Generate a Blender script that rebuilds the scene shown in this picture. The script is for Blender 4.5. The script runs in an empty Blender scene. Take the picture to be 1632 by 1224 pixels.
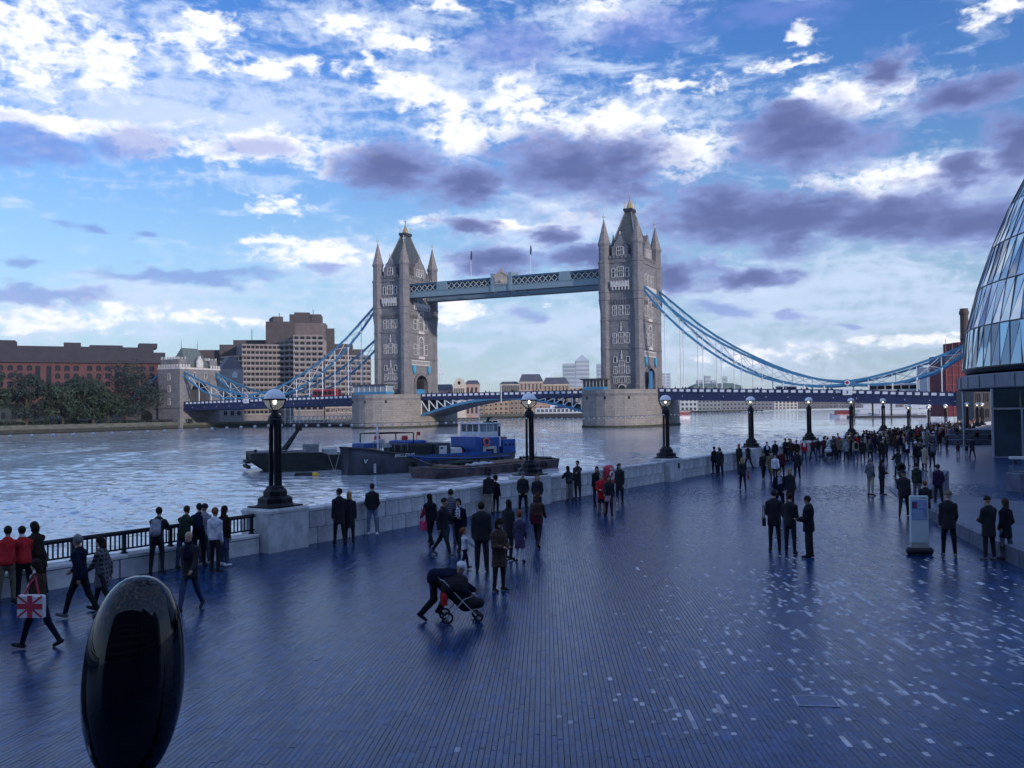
import bpy, math, random
import numpy as np
from mathutils import Matrix, Vector
R = math.radians
rnd = random.Random(7)
sc = bpy.context.scene
COL = sc.collection

# ------------------------------------------------------------------ camera
EYE = 4.4
F = 1474.0                       # focal length in pixels of the 1632 px wide photograph
cd = bpy.data.cameras.new('camera'); cam = bpy.data.objects.new('camera', cd); COL.objects.link(cam)
cd.sensor_width = 36.0; cd.lens = 36.0 * F / 1632.0
cd.clip_start = 0.1; cd.clip_end = 12000
CM = Matrix.Rotation(R(90 + 1.588), 4, 'X') @ Matrix.Rotation(R(-0.7246), 4, 'Z')
cam.matrix_world = Matrix.Translation((0, 0, EYE)) @ CM
sc.camera = cam
CM3 = np.array(CM.to_3x3())
def ray(px, py):
    v = CM3 @ np.array([(px - 816) / F, (612 - py) / F, -1.0])
    return v / v[1]
def at(px, py, depth):           # point of the place seen at a pixel, at a depth
    v = ray(px, py) * depth
    return Vector((v[0], v[1], v[2] + EYE))
def gnd(px, py, z=0.0):          # the point of the ground seen at a pixel
    v = ray(px, py); k = (z - EYE) / v[2]
    return Vector((v[0] * k, v[1] * k, z))
def zat(px, py, depth): return at(px, py, depth).z

# ------------------------------------------------------------------ colour and exposure
sc.view_settings.view_transform = 'Standard'; sc.view_settings.look = 'None'
sc.view_settings.gamma = 1.0; sc.view_settings.use_curve_mapping = False
sc.view_settings.exposure = 0.32
sc.render.engine = 'CYCLES'
cy = sc.cycles
cy.use_denoising = True; cy.max_bounces = 6; cy.diffuse_bounces = 2; cy.glossy_bounces = 3
cy.transmission_bounces = 5; cy.transparent_max_bounces = 8; cy.volume_bounces = 0
cy.sample_clamp_indirect = 4.0; cy.caustics_reflective = False; cy.caustics_refractive = False
cy.use_adaptive_sampling = True; cy.adaptive_threshold = 0.02

def S(r, g, b):
    f = lambda c: (c / 255) / 12.92 if c / 255 <= .04045 else ((c / 255 + .055) / 1.055) ** 2.4
    return (f(r), f(g), f(b))

# ------------------------------------------------------------------ sun and sky
SUN_AZ, SUN_EL = R(133), R(12)   # azimuth clockwise from the view axis (+Y): low sun behind the right shoulder
sd = bpy.data.lights.new('sun', 'SUN'); sd.energy = 2.6; sd.angle = R(1.5); sd.color = (1.0, .86, .76)
so = bpy.data.objects.new('sun', sd); COL.objects.link(so)
tosun = Vector((math.sin(SUN_AZ) * math.cos(SUN_EL), math.cos(SUN_AZ) * math.cos(SUN_EL), math.sin(SUN_EL)))
so.rotation_euler = tosun.to_track_quat('Z', 'Y').to_euler()

class G:                         # small helper for node graphs
    def __init__(s, nt): s.nt = nt; nt.nodes.clear()
    def n(s, t, **k):
        o = s.nt.nodes.new(t)
        for a, v in k.items(): setattr(o, a, v)
        return o
    def put(s, sock, v):
        if v is None: return
        if hasattr(v, 'is_output'): s.nt.links.new(v, sock)
        else: sock.default_value = v
    def m(s, op, a, b=None, c=None, clamp=False):
        o = s.n('ShaderNodeMath', operation=op, use_clamp=clamp)
        for i, v in enumerate((a, b, c)): s.put(o.inputs[i], v)
        return o.outputs[0]
    def v(s, op, a, b=None, c=None):
        o = s.n('ShaderNodeVectorMath', operation=op)
        for i, x in enumerate((a, b, c)):
            if x is not None: s.put(o.inputs[i], x)
        return o.outputs['Value'] if op in ('LENGTH', 'DOT_PRODUCT') else o.outputs[0]
    def mix(s, f, a, b, blend='MIX'):
        o = s.n('ShaderNodeMix', data_type='RGBA', blend_type=blend)
        s.put(o.inputs[0], f)
        for i, x in ((6, a), (7, b)):
            s.put(o.inputs[i], (x[0], x[1], x[2], 1) if isinstance(x, tuple) else x)
        return o.outputs[2]
    def noise(s, vec, scale, detail=5, rough=.55, dist=0, dim='3D'):
        o = s.n('ShaderNodeTexNoise', noise_dimensions=dim)
        s.put(o.inputs['Vector'], vec); o.inputs['Scale'].default_value = scale
        o.inputs['Detail'].default_value = detail; o.inputs['Roughness'].default_value = rough
        o.inputs['Distortion'].default_value = dist
        return o.outputs['Fac']
    def step(s, x, lo, hi):
        o = s.n('ShaderNodeMapRange', interpolation_type='SMOOTHSTEP')
        s.put(o.inputs[0], x); o.inputs[1].default_value = lo; o.inputs[2].default_value = hi
        return o.outputs[0]

def azel(px, py):
    v = ray(px, py); v = v / np.linalg.norm(v)
    return math.atan2(v[0], v[1]), math.asin(v[2])

DARK = [(930,275,160,62),(1230,342,250,44),(1420,352,190,42),(1285,235,100,44),(1000,262,80,40),(1285,215,118,58),(1250,190,70,40),(1150,335,140,52),(1270,350,140,46),(1420,340,120,46),
        (1530,362,80,32),(1555,148,100,34),(1408,112,44,32),(1615,228,52,52),(1535,272,56,26),(625,272,88,54),(735,288,62,36),
        (745,354,62,22),(890,367,62,22),(790,418,84,34),(925,418,74,30),(1075,435,60,36),(1190,443,90,25)]
FAINT = [(860,500,48,15),(30,232,110,34),(222,232,70,28),(300,442,150,13),(512,437,46,12),(820,75,90,36),(120,361,26,10),
         (225,367,26,10),(20,418,34,11),(1160,492,60,14),(1270,503,30,9),(1356,517,24,8),(420,240,80,22),(60,470,120,14),
         (1040,40,110,36),(1230,30,110,26)]
WHITE = [(40,50,190,95),(150,95,90,60),(100,195,170,24),(330,40,70,38),(305,98,46,34),(420,105,150,20),(560,40,90,24),(650,65,110,16),
         (593,86,26,28),(610,140,60,30),(660,155,60,36),(720,185,60,66),(760,215,70,40),(845,175,80,56),(950,205,150,56),
         (1090,240,130,52),(1370,150,120,30),(1290,150,60,30),(1400,285,150,30),(500,412,130,36),(440,390,70,22),(1600,8,80,24),
         (1272,65,24,20),(960,22,70,24),(1500,542,150,15),(718,500,62,22),(110,505,190,26),(330,515,110,20),(820,352,200,20),
         (700,10,50,16),(420,235,200,46),(1250,95,60,14),(1080,130,110,14),(1000,470,120,14),(1240,560,130,16),(450,330,80,20)]
VEIL = [(180,130,330,150),(420,190,240,90),(720,130,220,110),(1000,200,230,90),(250,495,330,55),(560,430,200,70),(640,500,160,60),(1300,470,330,90),(1150,560,420,50),(930,520,260,70),(880,350,260,50),(1480,290,200,60),(1350,150,160,50),(560,40,240,50),(950,30,160,40),(1520,480,150,60)]
w = bpy.data.worlds.new('World'); sc.world = w; w.use_nodes = True
g = G(w.node_tree)
tc = g.n('ShaderNodeTexCoord').outputs['Generated']
sky = g.n('ShaderNodeTexSky', sky_type='NISHITA', sun_disc=False)
sky.sun_elevation = SUN_EL; sky.sun_rotation = SUN_AZ
sky.altitude = 20; sky.air_density = 1.0; sky.dust_density = .3; sky.ozone_density = 2.0
xyz = g.n('ShaderNodeSeparateXYZ'); g.put(xyz.inputs[0], tc)
az = g.m('ARCTAN2', xyz.outputs[0], xyz.outputs[1]); el = g.m('ARCSINE', xyz.outputs[2])
ae = g.n('ShaderNodeCombineXYZ'); g.put(ae.inputs[0], az); g.put(ae.inputs[1], el)
# direction with the height stretched, so that the clouds lie flat
flat = g.v('MULTIPLY', tc, (1.0, 1.0, 2.3))
n1 = g.noise(flat, 7.0, 7, .58, .35); n2 = g.noise(flat, 26.0, 6, .6, .2); n3 = g.noise(g.v('MULTIPLY', tc, (1.2, 1.2, 5.5)), 8.0, 7, .62, .8)
def nvec(vec, scale, detail):
    o = g.n('ShaderNodeTexNoise'); g.put(o.inputs['Vector'], vec); o.inputs['Scale'].default_value = scale; o.inputs['Detail'].default_value = detail; o.inputs['Roughness'].default_value = .6
    return g.v('SUBTRACT', o.outputs['Color'], (.5, .5, .5))
warp = g.v('ADD', g.v('MULTIPLY', nvec(flat, 9.0, 3), (.10, .055, 0)), g.v('MULTIPLY', nvec(flat, 38.0, 4), (.030, .022, 0)))
aew = g.v('ADD', ae.outputs[0], warp)
def blobs(lst):
    acc = None
    for (cx, cy_, rx, ry) in lst:
        a, e = azel(cx, cy_); ra, re = rx / F, ry / F
        d = g.v('LENGTH', g.v('MULTIPLY_ADD', aew, (1 / ra, 1 / re, 0), (-a / ra, -e / re, 0)))
        acc = d if acc is None else g.m('SMOOTH_MIN', acc, d, .25)
    return g.m('SUBTRACT', 1.0, acc)
n4 = g.noise(g.v('MULTIPLY', tc, (1.0, 1.0, 1.6)), 62.0, 5, .62, .3)
nz = g.m('ADD', g.m('ADD', g.m('MULTIPLY', g.m('SUBTRACT', n1, .5), 1.2), g.m('MULTIPLY', g.m('SUBTRACT', n2, .5), 1.1)), g.m('MULTIPLY', g.m('SUBTRACT', n4, .5), .7))
nzs = g.m('ADD', g.m('ADD', g.m('MULTIPLY', g.m('SUBTRACT', n1, .5), .9), g.m('MULTIPLY', g.m('SUBTRACT', n2, .5), 1.7)), g.m('MULTIPLY', g.m('SUBTRACT', n4, .5), 2.0))
mw, md, mf = blobs(WHITE), blobs(DARK), blobs(FAINT)
aw = g.step(g.m('ADD', mw, nzs), .08, .88)
mv = blobs(VEIL)
av = g.m('MULTIPLY', g.step(g.m('ADD', mv, g.m('ADD', g.m('MULTIPLY', g.m('SUBTRACT', n3, .5), 2.2), g.m('MULTIPLY', g.m('SUBTRACT', n4, .5), 2.0))), -.2, .95), .75)
ad = g.step(g.m('ADD', md, nz), -.22, .50)
af = g.m('MULTIPLY', g.step(g.m('ADD', mf, nz), -.2, .7), .6)
wisp = g.m('MULTIPLY', g.step(n3, .50, .78), .6)
back = g.step(g.m('ADD', n1, g.m('MULTIPLY', g.m('SUBTRACT', n2, .5), .22)), .46, .74)     # broken cloud over the rest of the sky
behind = g.step(g.m('ABSOLUTE', az), .62, 1.0); high = g.step(el, .45, .7)
aback = g.m('MULTIPLY', back, g.m('MAXIMUM', behind, high))
# colours (radiance before the strength below)
STR = 0.10
K = 1 / STR
tint = g.mix(g.step(el, .10, .40), (1.07, 1.20, 1.38), (.52, .95, 1.66))
skyc = g.mix(1.0, sky.outputs[0], tint, 'MULTIPLY')
hz = g.step(el, .02, .26)
zen = g.step(el, .20, .42)
def cK(c, s=1.0): return (c[0] * K * s, c[1] * K * s, c[2] * K * s)
col = g.mix(g.m('MULTIPLY', behind, .5), skyc, cK(S(140, 176, 232)))
low = g.m('MULTIPLY', g.m('SUBTRACT', 1.0, hz), .50)                 # thin low veil of cloud towards the horizon
col = g.mix(low, col, cK(S(150, 176, 216)))
col = g.mix(g.m('MULTIPLY', wisp, .8), col, cK(S(214, 228, 252)))
col = g.mix(av, col, cK(S(200, 214, 238)))
col = g.mix(g.m('MULTIPLY', aw, .88), col, g.mix(g.step(g.m('ADD', mw, g.m('MULTIPLY', g.m('SUBTRACT', n2, .5), 3.0)), -.5, .7), cK(S(196, 210, 242)), cK(S(250, 250, 250), 1.0)))
col = g.mix(aback, col, cK(S(205, 212, 235)))
col = g.mix(af, col, cK(S(112, 132, 204)))
dk = g.mix(g.step(g.m('ADD', md, g.m('MULTIPLY', g.m('SUBTRACT', n2, .5), 1.2)), .0, .9), cK(S(132, 146, 200)), cK(S(88, 99, 150)))
col = g.mix(g.m('MULTIPLY', ad, .95), col, dk)
bg = g.n('ShaderNodeBackground'); bg.inputs['Strength'].default_value = STR
g.put(bg.inputs['Color'], col)
out = g.n('ShaderNodeOutputWorld'); g.put(out.inputs['Surface'], bg.outputs[0])
w.cycles.sampling_method = 'MANUAL'; w.cycles.sample_map_resolution = 512

# ------------------------------------------------------------------ materials
MATS = {}
def mat(name, c, rough=.7, metal=0.0, var=.18, scale=3.0, bump=0.0, bscale=20.0, spec=.5, emit=0, ec=None, coat=0, streak=None, trans=0, dirt=None, stint=None):
    if name in MATS: return MATS[name]
    m = bpy.data.materials.new(name); m.use_nodes = True; MATS[name] = m
    h = G(m.node_tree)
    b = h.n('ShaderNodeBsdfPrincipled'); o = h.n('ShaderNodeOutputMaterial'); h.put(o.inputs[0], b.outputs[0])
    b.inputs['Roughness'].default_value = rough; b.inputs['Metallic'].default_value = metal
    b.inputs['Specular IOR Level'].default_value = spec
    if stint: b.inputs['Specular Tint'].default_value = (*stint, 1)
    if coat: b.inputs['Coat Weight'].default_value = coat; b.inputs['Coat Roughness'].default_value = .05
    if trans: b.inputs['Transmission Weight'].default_value = trans
    t = h.n('ShaderNodeTexCoord').outputs['Object']
    if streak: t2 = h.v('MULTIPLY', t, streak)
    else: t2 = t
    cc = (c[0], c[1], c[2])
    if var:
        f = h.step(h.noise(t2, scale, 5, .6), .3, .7)
        colr = h.mix(f, tuple(x * (1 - var) for x in cc), tuple(min(1, x * (1 + var)) for x in cc))
        if dirt:
            f2 = h.step(h.noise(t2, scale * .37, 6, .65), dirt[1], dirt[1] + .2)
            colr = h.mix(f2, colr, dirt[0])
        h.put(b.inputs['Base Color'], colr)
    else: b.inputs['Base Color'].default_value = (*cc, 1)
    if bump:
        bn = h.n('ShaderNodeBump'); bn.inputs['Strength'].default_value = bump; bn.inputs['Distance'].default_value = .02
        h.put(bn.inputs['Height'], h.noise(t, bscale, 4, .6)); h.put(b.inputs['Normal'], bn.outputs[0])
    if emit:
        b.inputs['Emission Color'].default_value = (*(ec or cc), 1); b.inputs['Emission Strength'].default_value = emit
    return m

def stone(name, c1, c2, mortar, bw, bh, var=.12, rough=.85, dirt=.35, bump=.5):
    """masonry too far away to tell the blocks apart: courses in colour and fine relief"""
    m = bpy.data.materials.new(name); m.use_nodes = True; MATS[name] = m
    h = G(m.node_tree)
    b = h.n('ShaderNodeBsdfPrincipled'); o = h.n('ShaderNodeOutputMaterial'); h.put(o.inputs[0], b.outputs[0])
    b.inputs['Roughness'].default_value = rough
    geo = h.n('ShaderNodeNewGeometry'); t = h.n('ShaderNodeTexCoord').outputs['Object']
    s = h.n('ShaderNodeSeparateXYZ'); h.put(s.inputs[0], t)
    cb = h.n('ShaderNodeCombineXYZ'); h.put(cb.inputs[0], h.m('ADD', s.outputs[0], s.outputs[1])); h.put(cb.inputs[1], s.outputs[2])
    br = h.n('ShaderNodeTexBrick'); h.put(br.inputs['Vector'], cb.outputs[0])
    br.inputs['Scale'].default_value = 1; br.inputs['Brick Width'].default_value = bw; br.inputs['Row Height'].default_value = bh
    br.inputs['Mortar Size'].default_value = bh * .05; br.inputs['Color1'].default_value = (*c1, 1); br.inputs['Color2'].default_value = (*c2, 1)
    br.inputs['Mortar'].default_value = (*mortar, 1)
    f = h.noise(t, .35, 6, .65); f3 = h.noise(h.v('MULTIPLY', t, (1.2, 1.2, .12)), 1.0, 5, .6)
    cl = h.mix(h.m('MULTIPLY', h.step(f, .42, .72), dirt), br.outputs[0], tuple(x * .45 for x in c1))
    cl = h.mix(h.m('MULTIPLY', h.step(f3, .5, .75), dirt * .8), cl, tuple(x * .5 for x in c2))
    cl = h.mix(h.m('MULTIPLY', h.step(h.noise(t, 2.5, 4, .7), .35, .7), var * 2), cl, tuple(min(1, x * 1.35) for x in c1))
    h.put(b.inputs['Base Color'], cl)
    bn = h.n('ShaderNodeBump'); bn.inputs['Strength'].default_value = bump; bn.inputs['Distance'].default_value = .05
    h.put(bn.inputs['Height'], h.m('ADD', h.m('SUBTRACT', 1, br.outputs['Fac']), h.m('MULTIPLY', h.noise(t, 6, 4, .6), .6))); h.put(b.inputs['Normal'], bn.outputs[0])
    return m

# ------------------------------------------------------------------ mesh building
class MB:
    def __init__(s): s.v = []; s.f = []; s.mi = []; s.cur = 0
    def mat(s, i): s.cur = i; return s
    def add(s, vs, fs, mi=None):
        k = len(s.v); s.v.extend([tuple(p) for p in vs])
        for f in fs: s.f.append(tuple(i + k for i in f)); s.mi.append(s.cur if mi is None else mi)
        return s
    def box(s, x0, x1, y0, y1, z0, z1, M=None):
        vs = [(x0,y0,z0),(x1,y0,z0),(x1,y1,z0),(x0,y1,z0),(x0,y0,z1),(x1,y0,z1),(x1,y1,z1),(x0,y1,z1)]
        if M is not None: vs = [tuple(M @ Vector(p)) for p in vs]
        return s.add(vs, [(3,2,1,0),(4,5,6,7),(0,1,5,4),(1,2,6,5),(2,3,7,6),(3,0,4,7)])
    def bbox(s, x0, x1, y0, y1, z0, z1, b=.03, M=None):     # box with chamfered top edges
        vs = [(x0,y0,z0),(x1,y0,z0),(x1,y1,z0),(x0,y1,z0),(x0,y0,z1-b),(x1,y0,z1-b),(x1,y1,z1-b),(x0,y1,z1-b),
              (x0+b,y0+b,z1),(x1-b,y0+b,z1),(x1-b,y1-b,z1),(x0+b,y1-b,z1)]
        if M is not None: vs = [tuple(M @ Vector(p)) for p in vs]
        return s.add(vs, [(3,2,1,0),(0,1,5,4),(1,2,6,5),(2,3,7,6),(3,0,4,7),(4,5,9,8),(5,6,10,9),(6,7,11,10),(7,4,8,11),(8,9,10,11)])
    def bar(s, a, b, wx, wy=None, up=(0,0,1)):              # rectangular bar from a to b
        wy = wx if wy is None else wy
        a = Vector(a); b = Vector(b); d = (b - a).normalized(); u = Vector(up)
        if abs(d.dot(u)) > .95: u = Vector((0,1,0)) if abs(d.y) < .9 else Vector((1,0,0))
        x = d.cross(u).normalized() * wx / 2; y = x.cross(d).normalized() * wy / 2
        vs = [a-x-y, a+x-y, a+x+y, a-x+y, b-x-y, b+x-y, b+x+y, b-x+y]
        return s.add(vs, [(3,2,1,0),(4,5,6,7),(0,1,5,4),(1,2,6,5),(2,3,7,6),(3,0,4,7)])
    def tube(s, pts, r, n=8, cap=True):
        pts = [Vector(p) for p in pts]; rr = r if isinstance(r, (list, tuple)) else [r] * len(pts)
        vs = []; N = len(pts)
        d0 = (pts[1] - pts[0]).normalized(); u = Vector((0,0,1)) if abs(d0.z) < .9 else Vector((1,0,0))
        x = d0.cross(u).normalized()
        for i, p in enumerate(pts):
            d = (pts[min(i+1, N-1)] - pts[max(i-1, 0)]).normalized()
            x = (x - d * x.dot(d)).normalized(); y = d.cross(x)
            for k in range(n):
                t = 2 * math.pi * k / n; vs.append(p + (x * math.cos(t) + y * math.sin(t)) * rr[i])
        fs = [(i*n+k, i*n+(k+1)%n, (i+1)*n+(k+1)%n, (i+1)*n+k) for i in range(N-1) for k in range(n)]
        if cap: fs += [tuple(range(n-1, -1, -1)), tuple((N-1)*n + k for k in range(n))]
        return s.add(vs, fs)
    def lathe(s, prof, n=16, c=(0,0,0), ph=0.0, cap=True):   # prof: (radius, z) from bottom up
        vs = []; N = len(prof)
        for (r, z) in prof:
            for k in range(n):
                t = 2 * math.pi * k / n + ph; vs.append((c[0] + r * math.cos(t), c[1] + r * math.sin(t), c[2] + z))
        fs = [(i*n+k, i*n+(k+1)%n, (i+1)*n+(k+1)%n, (i+1)*n+k) for i in range(N-1) for k in range(n)]
        if cap: fs += [tuple(range(n-1, -1, -1)), tuple((N-1)*n + k for k in range(n))]
        return s.add(vs, fs)
    def prism(s, poly, z0, z1, M=None):                      # poly counter-clockwise (x, y)
        n = len(poly); vs = [(p[0], p[1], z0) for p in poly] + [(p[0], p[1], z1) for p in poly]
        if M is not None: vs = [tuple(M @ Vector(p)) for p in vs]
        fs = [tuple(range(n-1, -1, -1)), tuple(range(n, 2*n))] + [(i, (i+1)%n, n+(i+1)%n, n+i) for i in range(n)]
        return s.add(vs, fs)
    def xz(s, poly, y0, y1):                                 # outline in x-z pushed through y
        n = len(poly); vs = [(p[0], y0, p[1]) for p in poly] + [(p[0], y1, p[1]) for p in poly]
        fs = [tuple(range(n)), tuple(range(2*n-1, n-1, -1))] + [((i+1)%n, i, n+i, n+(i+1)%n) for i in range(n)]
        return s.add(vs, fs)
    def yz(s, poly, x0, x1):
        n = len(poly); vs = [(x0, p[0], p[1]) for p in poly] + [(x1, p[0], p[1]) for p in poly]
        fs = [tuple(range(n-1, -1, -1)), tuple(range(n, 2*n))] + [(i, (i+1)%n, n+(i+1)%n, n+i) for i in range(n)]
        return s.add(vs, fs)
    def ball(s, c, r, n=12, m=8, sc_=(1,1,1)):
        prof = [(max(1e-4, math.sin(math.pi*i/m)) , -math.cos(math.pi*i/m)) for i in range(m+1)]
        vs = []
        for (q, z) in prof:
            for k in range(n):
                t = 2*math.pi*k/n; vs.append((c[0]+r*sc_[0]*q*math.cos(t), c[1]+r*sc_[1]*q*math.sin(t), c[2]+r*sc_[2]*z))
        fs = [(i*n+k, i*n+(k+1)%n, (i+1)*n+(k+1)%n, (i+1)*n+k) for i in range(m) for k in range(n)]
        return s.add(vs, fs)
    def torus(s, c, R_, r, n=24, m=8, axis='z', a0=0, a1=2*math.pi):
        pts = []
        closed = abs(a1 - a0 - 2*math.pi) < 1e-6
        for i in range(n + (0 if closed else 1)):
            t = a0 + (a1-a0)*i/n
            p = (math.cos(t)*R_, math.sin(t)*R_)
            pts.append({'z': (p[0],p[1],0), 'y': (p[0],0,p[1]), 'x': (0,p[0],p[1])}[axis])
        vs = []; ax = {'z': Vector((0,0,1)), 'y': Vector((0,1,0)), 'x': Vector((1,0,0))}[axis]
        for p in pts:
            q = Vector(p).normalized()
            for k in range(m):
                t = 2*math.pi*k/m; vs.append(Vector(c) + Vector(p) + (q*math.cos(t) + ax*math.sin(t))*r)
        N = len(pts); fs = [(i*m+k, i*m+(k+1)%m, ((i+1)%N)*m+(k+1)%m, ((i+1)%N)*m+k) for i in range(N if closed else N-1) for k in range(m)]
        return s.add(vs, fs)
    def mesh(s, name, mats, smooth=False):
        me = bpy.data.meshes.new(name); me.from_pydata(s.v, [], s.f)
        if not isinstance(mats, (list, tuple)): mats = [mats]
        for m in mats: me.materials.append(m)
        if len(mats) > 1: me.polygons.foreach_set('material_index', s.mi)
        if smooth: me.polygons.foreach_set('use_smooth', [True] * len(me.polygons))
        me.update(); return me
    def build(s, name, mats, parent=None, smooth=False, loc=None, rz=None, kind=None, label=None):
        return obj(name, s.mesh(name, mats, smooth), parent, loc, rz, kind, label)

def obj(name, me, parent=None, loc=None, rz=None, kind=None, label=None):
    o = bpy.data.objects.new(name, me); COL.objects.link(o)
    if parent is not None: o.parent = parent
    if loc is not None: o.location = loc
    if rz is not None: o.rotation_euler = (0, 0, rz)
    if kind: o['kind'] = kind
    if label: o['label'] = label
    return o
def tag(o, label, cat, group=None, kind=None):
    o['label'] = label; o['category'] = cat
    if group: o['group'] = group
    o['kind'] = kind or 'thing'
    return o
def thing(name, label, cat, loc=(0,0,0), rz=0.0, group=None):
    o = bpy.data.objects.new(name, None); COL.objects.link(o); o.empty_display_size = .3
    o.location = loc; o.rotation_euler = (0, 0, rz)
    return tag(o, label, cat, group)
KIDS = {}
def children(o): return [c for c in COL.objects if c.parent == o]
def dup(root, loc, rz, label=None, kids=None):
    """a copy of a thing with copies of its parts and sub-parts"""
    r = root.copy(); COL.objects.link(r); r.location = loc; r.rotation_euler = (0, 0, rz)
    if label: r['label'] = label
    for ch in (kids if kids is not None else root.children):
        c = ch.copy(); COL.objects.link(c); c.parent = r
        for gch in ch.children:
            d = gch.copy(); COL.objects.link(d); d.parent = c
    return r
def text_mesh(txt, size, m, extrude=.004, shear=0.0):
    cu = bpy.data.curves.new('lettering', 'FONT'); cu.body = txt; cu.size = size; cu.extrude = extrude; cu.align_x = 'CENTER'; cu.align_y = 'CENTER'; cu.shear = shear
    ob = bpy.data.objects.new('lettering', cu); COL.objects.link(ob)
    me = bpy.data.meshes.new_from_object(ob); bpy.data.objects.remove(ob); bpy.data.curves.remove(cu)
    me.materials.clear(); me.materials.append(m); return me
# ================================================================== THE SETTING
WZ = -1.2                                    # level of the river
# --- river
def water_mat():
    m = bpy.data.materials.new('river_water'); m.use_nodes = True
    h = G(m.node_tree); b = h.n('ShaderNodeBsdfPrincipled'); o = h.n('ShaderNodeOutputMaterial'); h.put(o.inputs[0], b.outputs[0])
    t = h.n('ShaderNodeTexCoord').outputs['Object']
    t1 = h.v('MULTIPLY', t, (.55, 1.0, 1.0))
    a = h.noise(t1, .16, 4, .55, .6); c = h.noise(h.v('MULTIPLY', t, (.7, 1.25, 1)), .75, 5, .6, 1.2); d = h.noise(t, 3.2, 3, .6, .6)
    big = h.step(h.noise(t1, .022, 4, .6), .35, .68)
    hh = h.m('ADD', h.m('ADD', h.m('MULTIPLY', a, .55), h.m('MULTIPLY', c, .34)), h.m('MULTIPLY', d, .05))
    bn = h.n('ShaderNodeBump'); bn.inputs['Distance'].default_value = 1.0
    h.put(bn.inputs['Strength'], h.m('ADD', .10, h.m('MULTIPLY', big, .10)))
    h.put(bn.inputs['Height'], hh); h.put(b.inputs['Normal'], bn.outputs[0])
    foam = h.m('MULTIPLY', h.step(c, .60, .74), .22)
    h.put(b.inputs['Base Color'], h.mix(foam, (.46, .51, .58), (.68, .71, .76)))
    h.put(b.inputs['Roughness'], h.m('ADD', .05, h.m('MULTIPLY', foam, 1.2))); b.inputs['IOR'].default_value = 1.7
    b.inputs['Specular IOR Level'].default_value = .8
    return m
def river_mesh():
    """choppy surface: a grid that coarsens with distance, waves as real relief, inside one great sheet"""
    NR, NCc = 900, 620
    Y = 18 * np.exp(np.linspace(0, math.log(2600 / 18), NR)); U = np.linspace(-.66, .66, NCc)
    yy = np.repeat(Y[:, None], NCc, 1); xx = U[None] * yy; dy = yy * math.log(2600 / 18) / NR
    rs = np.random.RandomState(12); z = np.zeros_like(xx)
    gust = np.zeros_like(xx)
    for k in range(9):
        a_ = rs.uniform(0, 6.28); l_ = rs.uniform(14, 70); gust += np.sin((xx * math.cos(a_) + yy * math.sin(a_) * .6) * 6.283 / l_ + rs.uniform(0, 6.28))
    gust = .80 + .38 * np.clip(gust / 3, -1.2, 1.2)
    for k in range(76):
        lam = .40 * (5.0 / .40) ** (rs.uniform(0, 1) ** 1.25); a_ = 1.05 + rs.normal(0, .75); kx, ky = 6.283 / lam * math.cos(a_), 6.283 / lam * math.sin(a_)
        amp = .042 * lam / 6.283 * (1.0 if lam < 1.3 else .48)
        fade = np.clip((lam / (2.2 * dy) - .6) / .8, 0, 1); ph = kx * xx + ky * yy + rs.uniform(0, 6.28)
        z += amp * fade * (np.sin(ph) + .25 * np.sin(2 * ph + 1.2))
    z *= gust
    co = np.stack([xx, yy, WZ + z], -1).reshape(-1, 3)
    i = (np.arange(NR - 1)[:, None] * NCc + np.arange(NCc - 1)[None]).ravel()
    q = np.stack([i, i + 1, i + 1 + NCc, i + NCc], 1)
    n0 = len(co); co = np.vstack([co, np.array([(-4000,-300,WZ-.9),(6000,-300,WZ-.9),(6000,9000,WZ-.9),(-4000,9000,WZ-.9)])]); q = np.vstack([q, [[n0, n0+1, n0+2, n0+3]]])
    me = bpy.data.meshes.new('river'); me.vertices.add(len(co)); me.vertices.foreach_set('co', co.ravel().astype('f'))
    me.loops.add(q.size); me.loops.foreach_set('vertex_index', q.ravel().astype('i'))
    me.polygons.add(len(q)); me.polygons.foreach_set('loop_start', np.arange(0, q.size, 4, dtype='i'))
    me.update(calc_edges=True); me.polygons.foreach_set('use_smooth', np.ones(len(q), bool)); me.materials.append(water_mat()); return me
river = obj('river', river_mesh(), kind='structure'); river['label'] = 'broad choppy tidal river reflecting the pale sky'

# --- the wall line of the quay: local x along the wall, local y towards the river
WA = Vector((-7.71, 30.04, 0)); WRZ = math.atan2(.8367, .5477)
WD = Vector((math.cos(WRZ), math.sin(WRZ), 0)); WN = Vector((-WD.y, WD.x, 0))
def wl(s, q=0.0, z=0.0): p = WA + WD * s + WN * q; return Vector((p.x, p.y, z))
LSP = 15.5

# --- pavement of the quay
SLATE = [(.008,.033,.112),(.006,.026,.090),(.012,.044,.140),(.008,.032,.102),(.019,.055,.160)]

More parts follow.
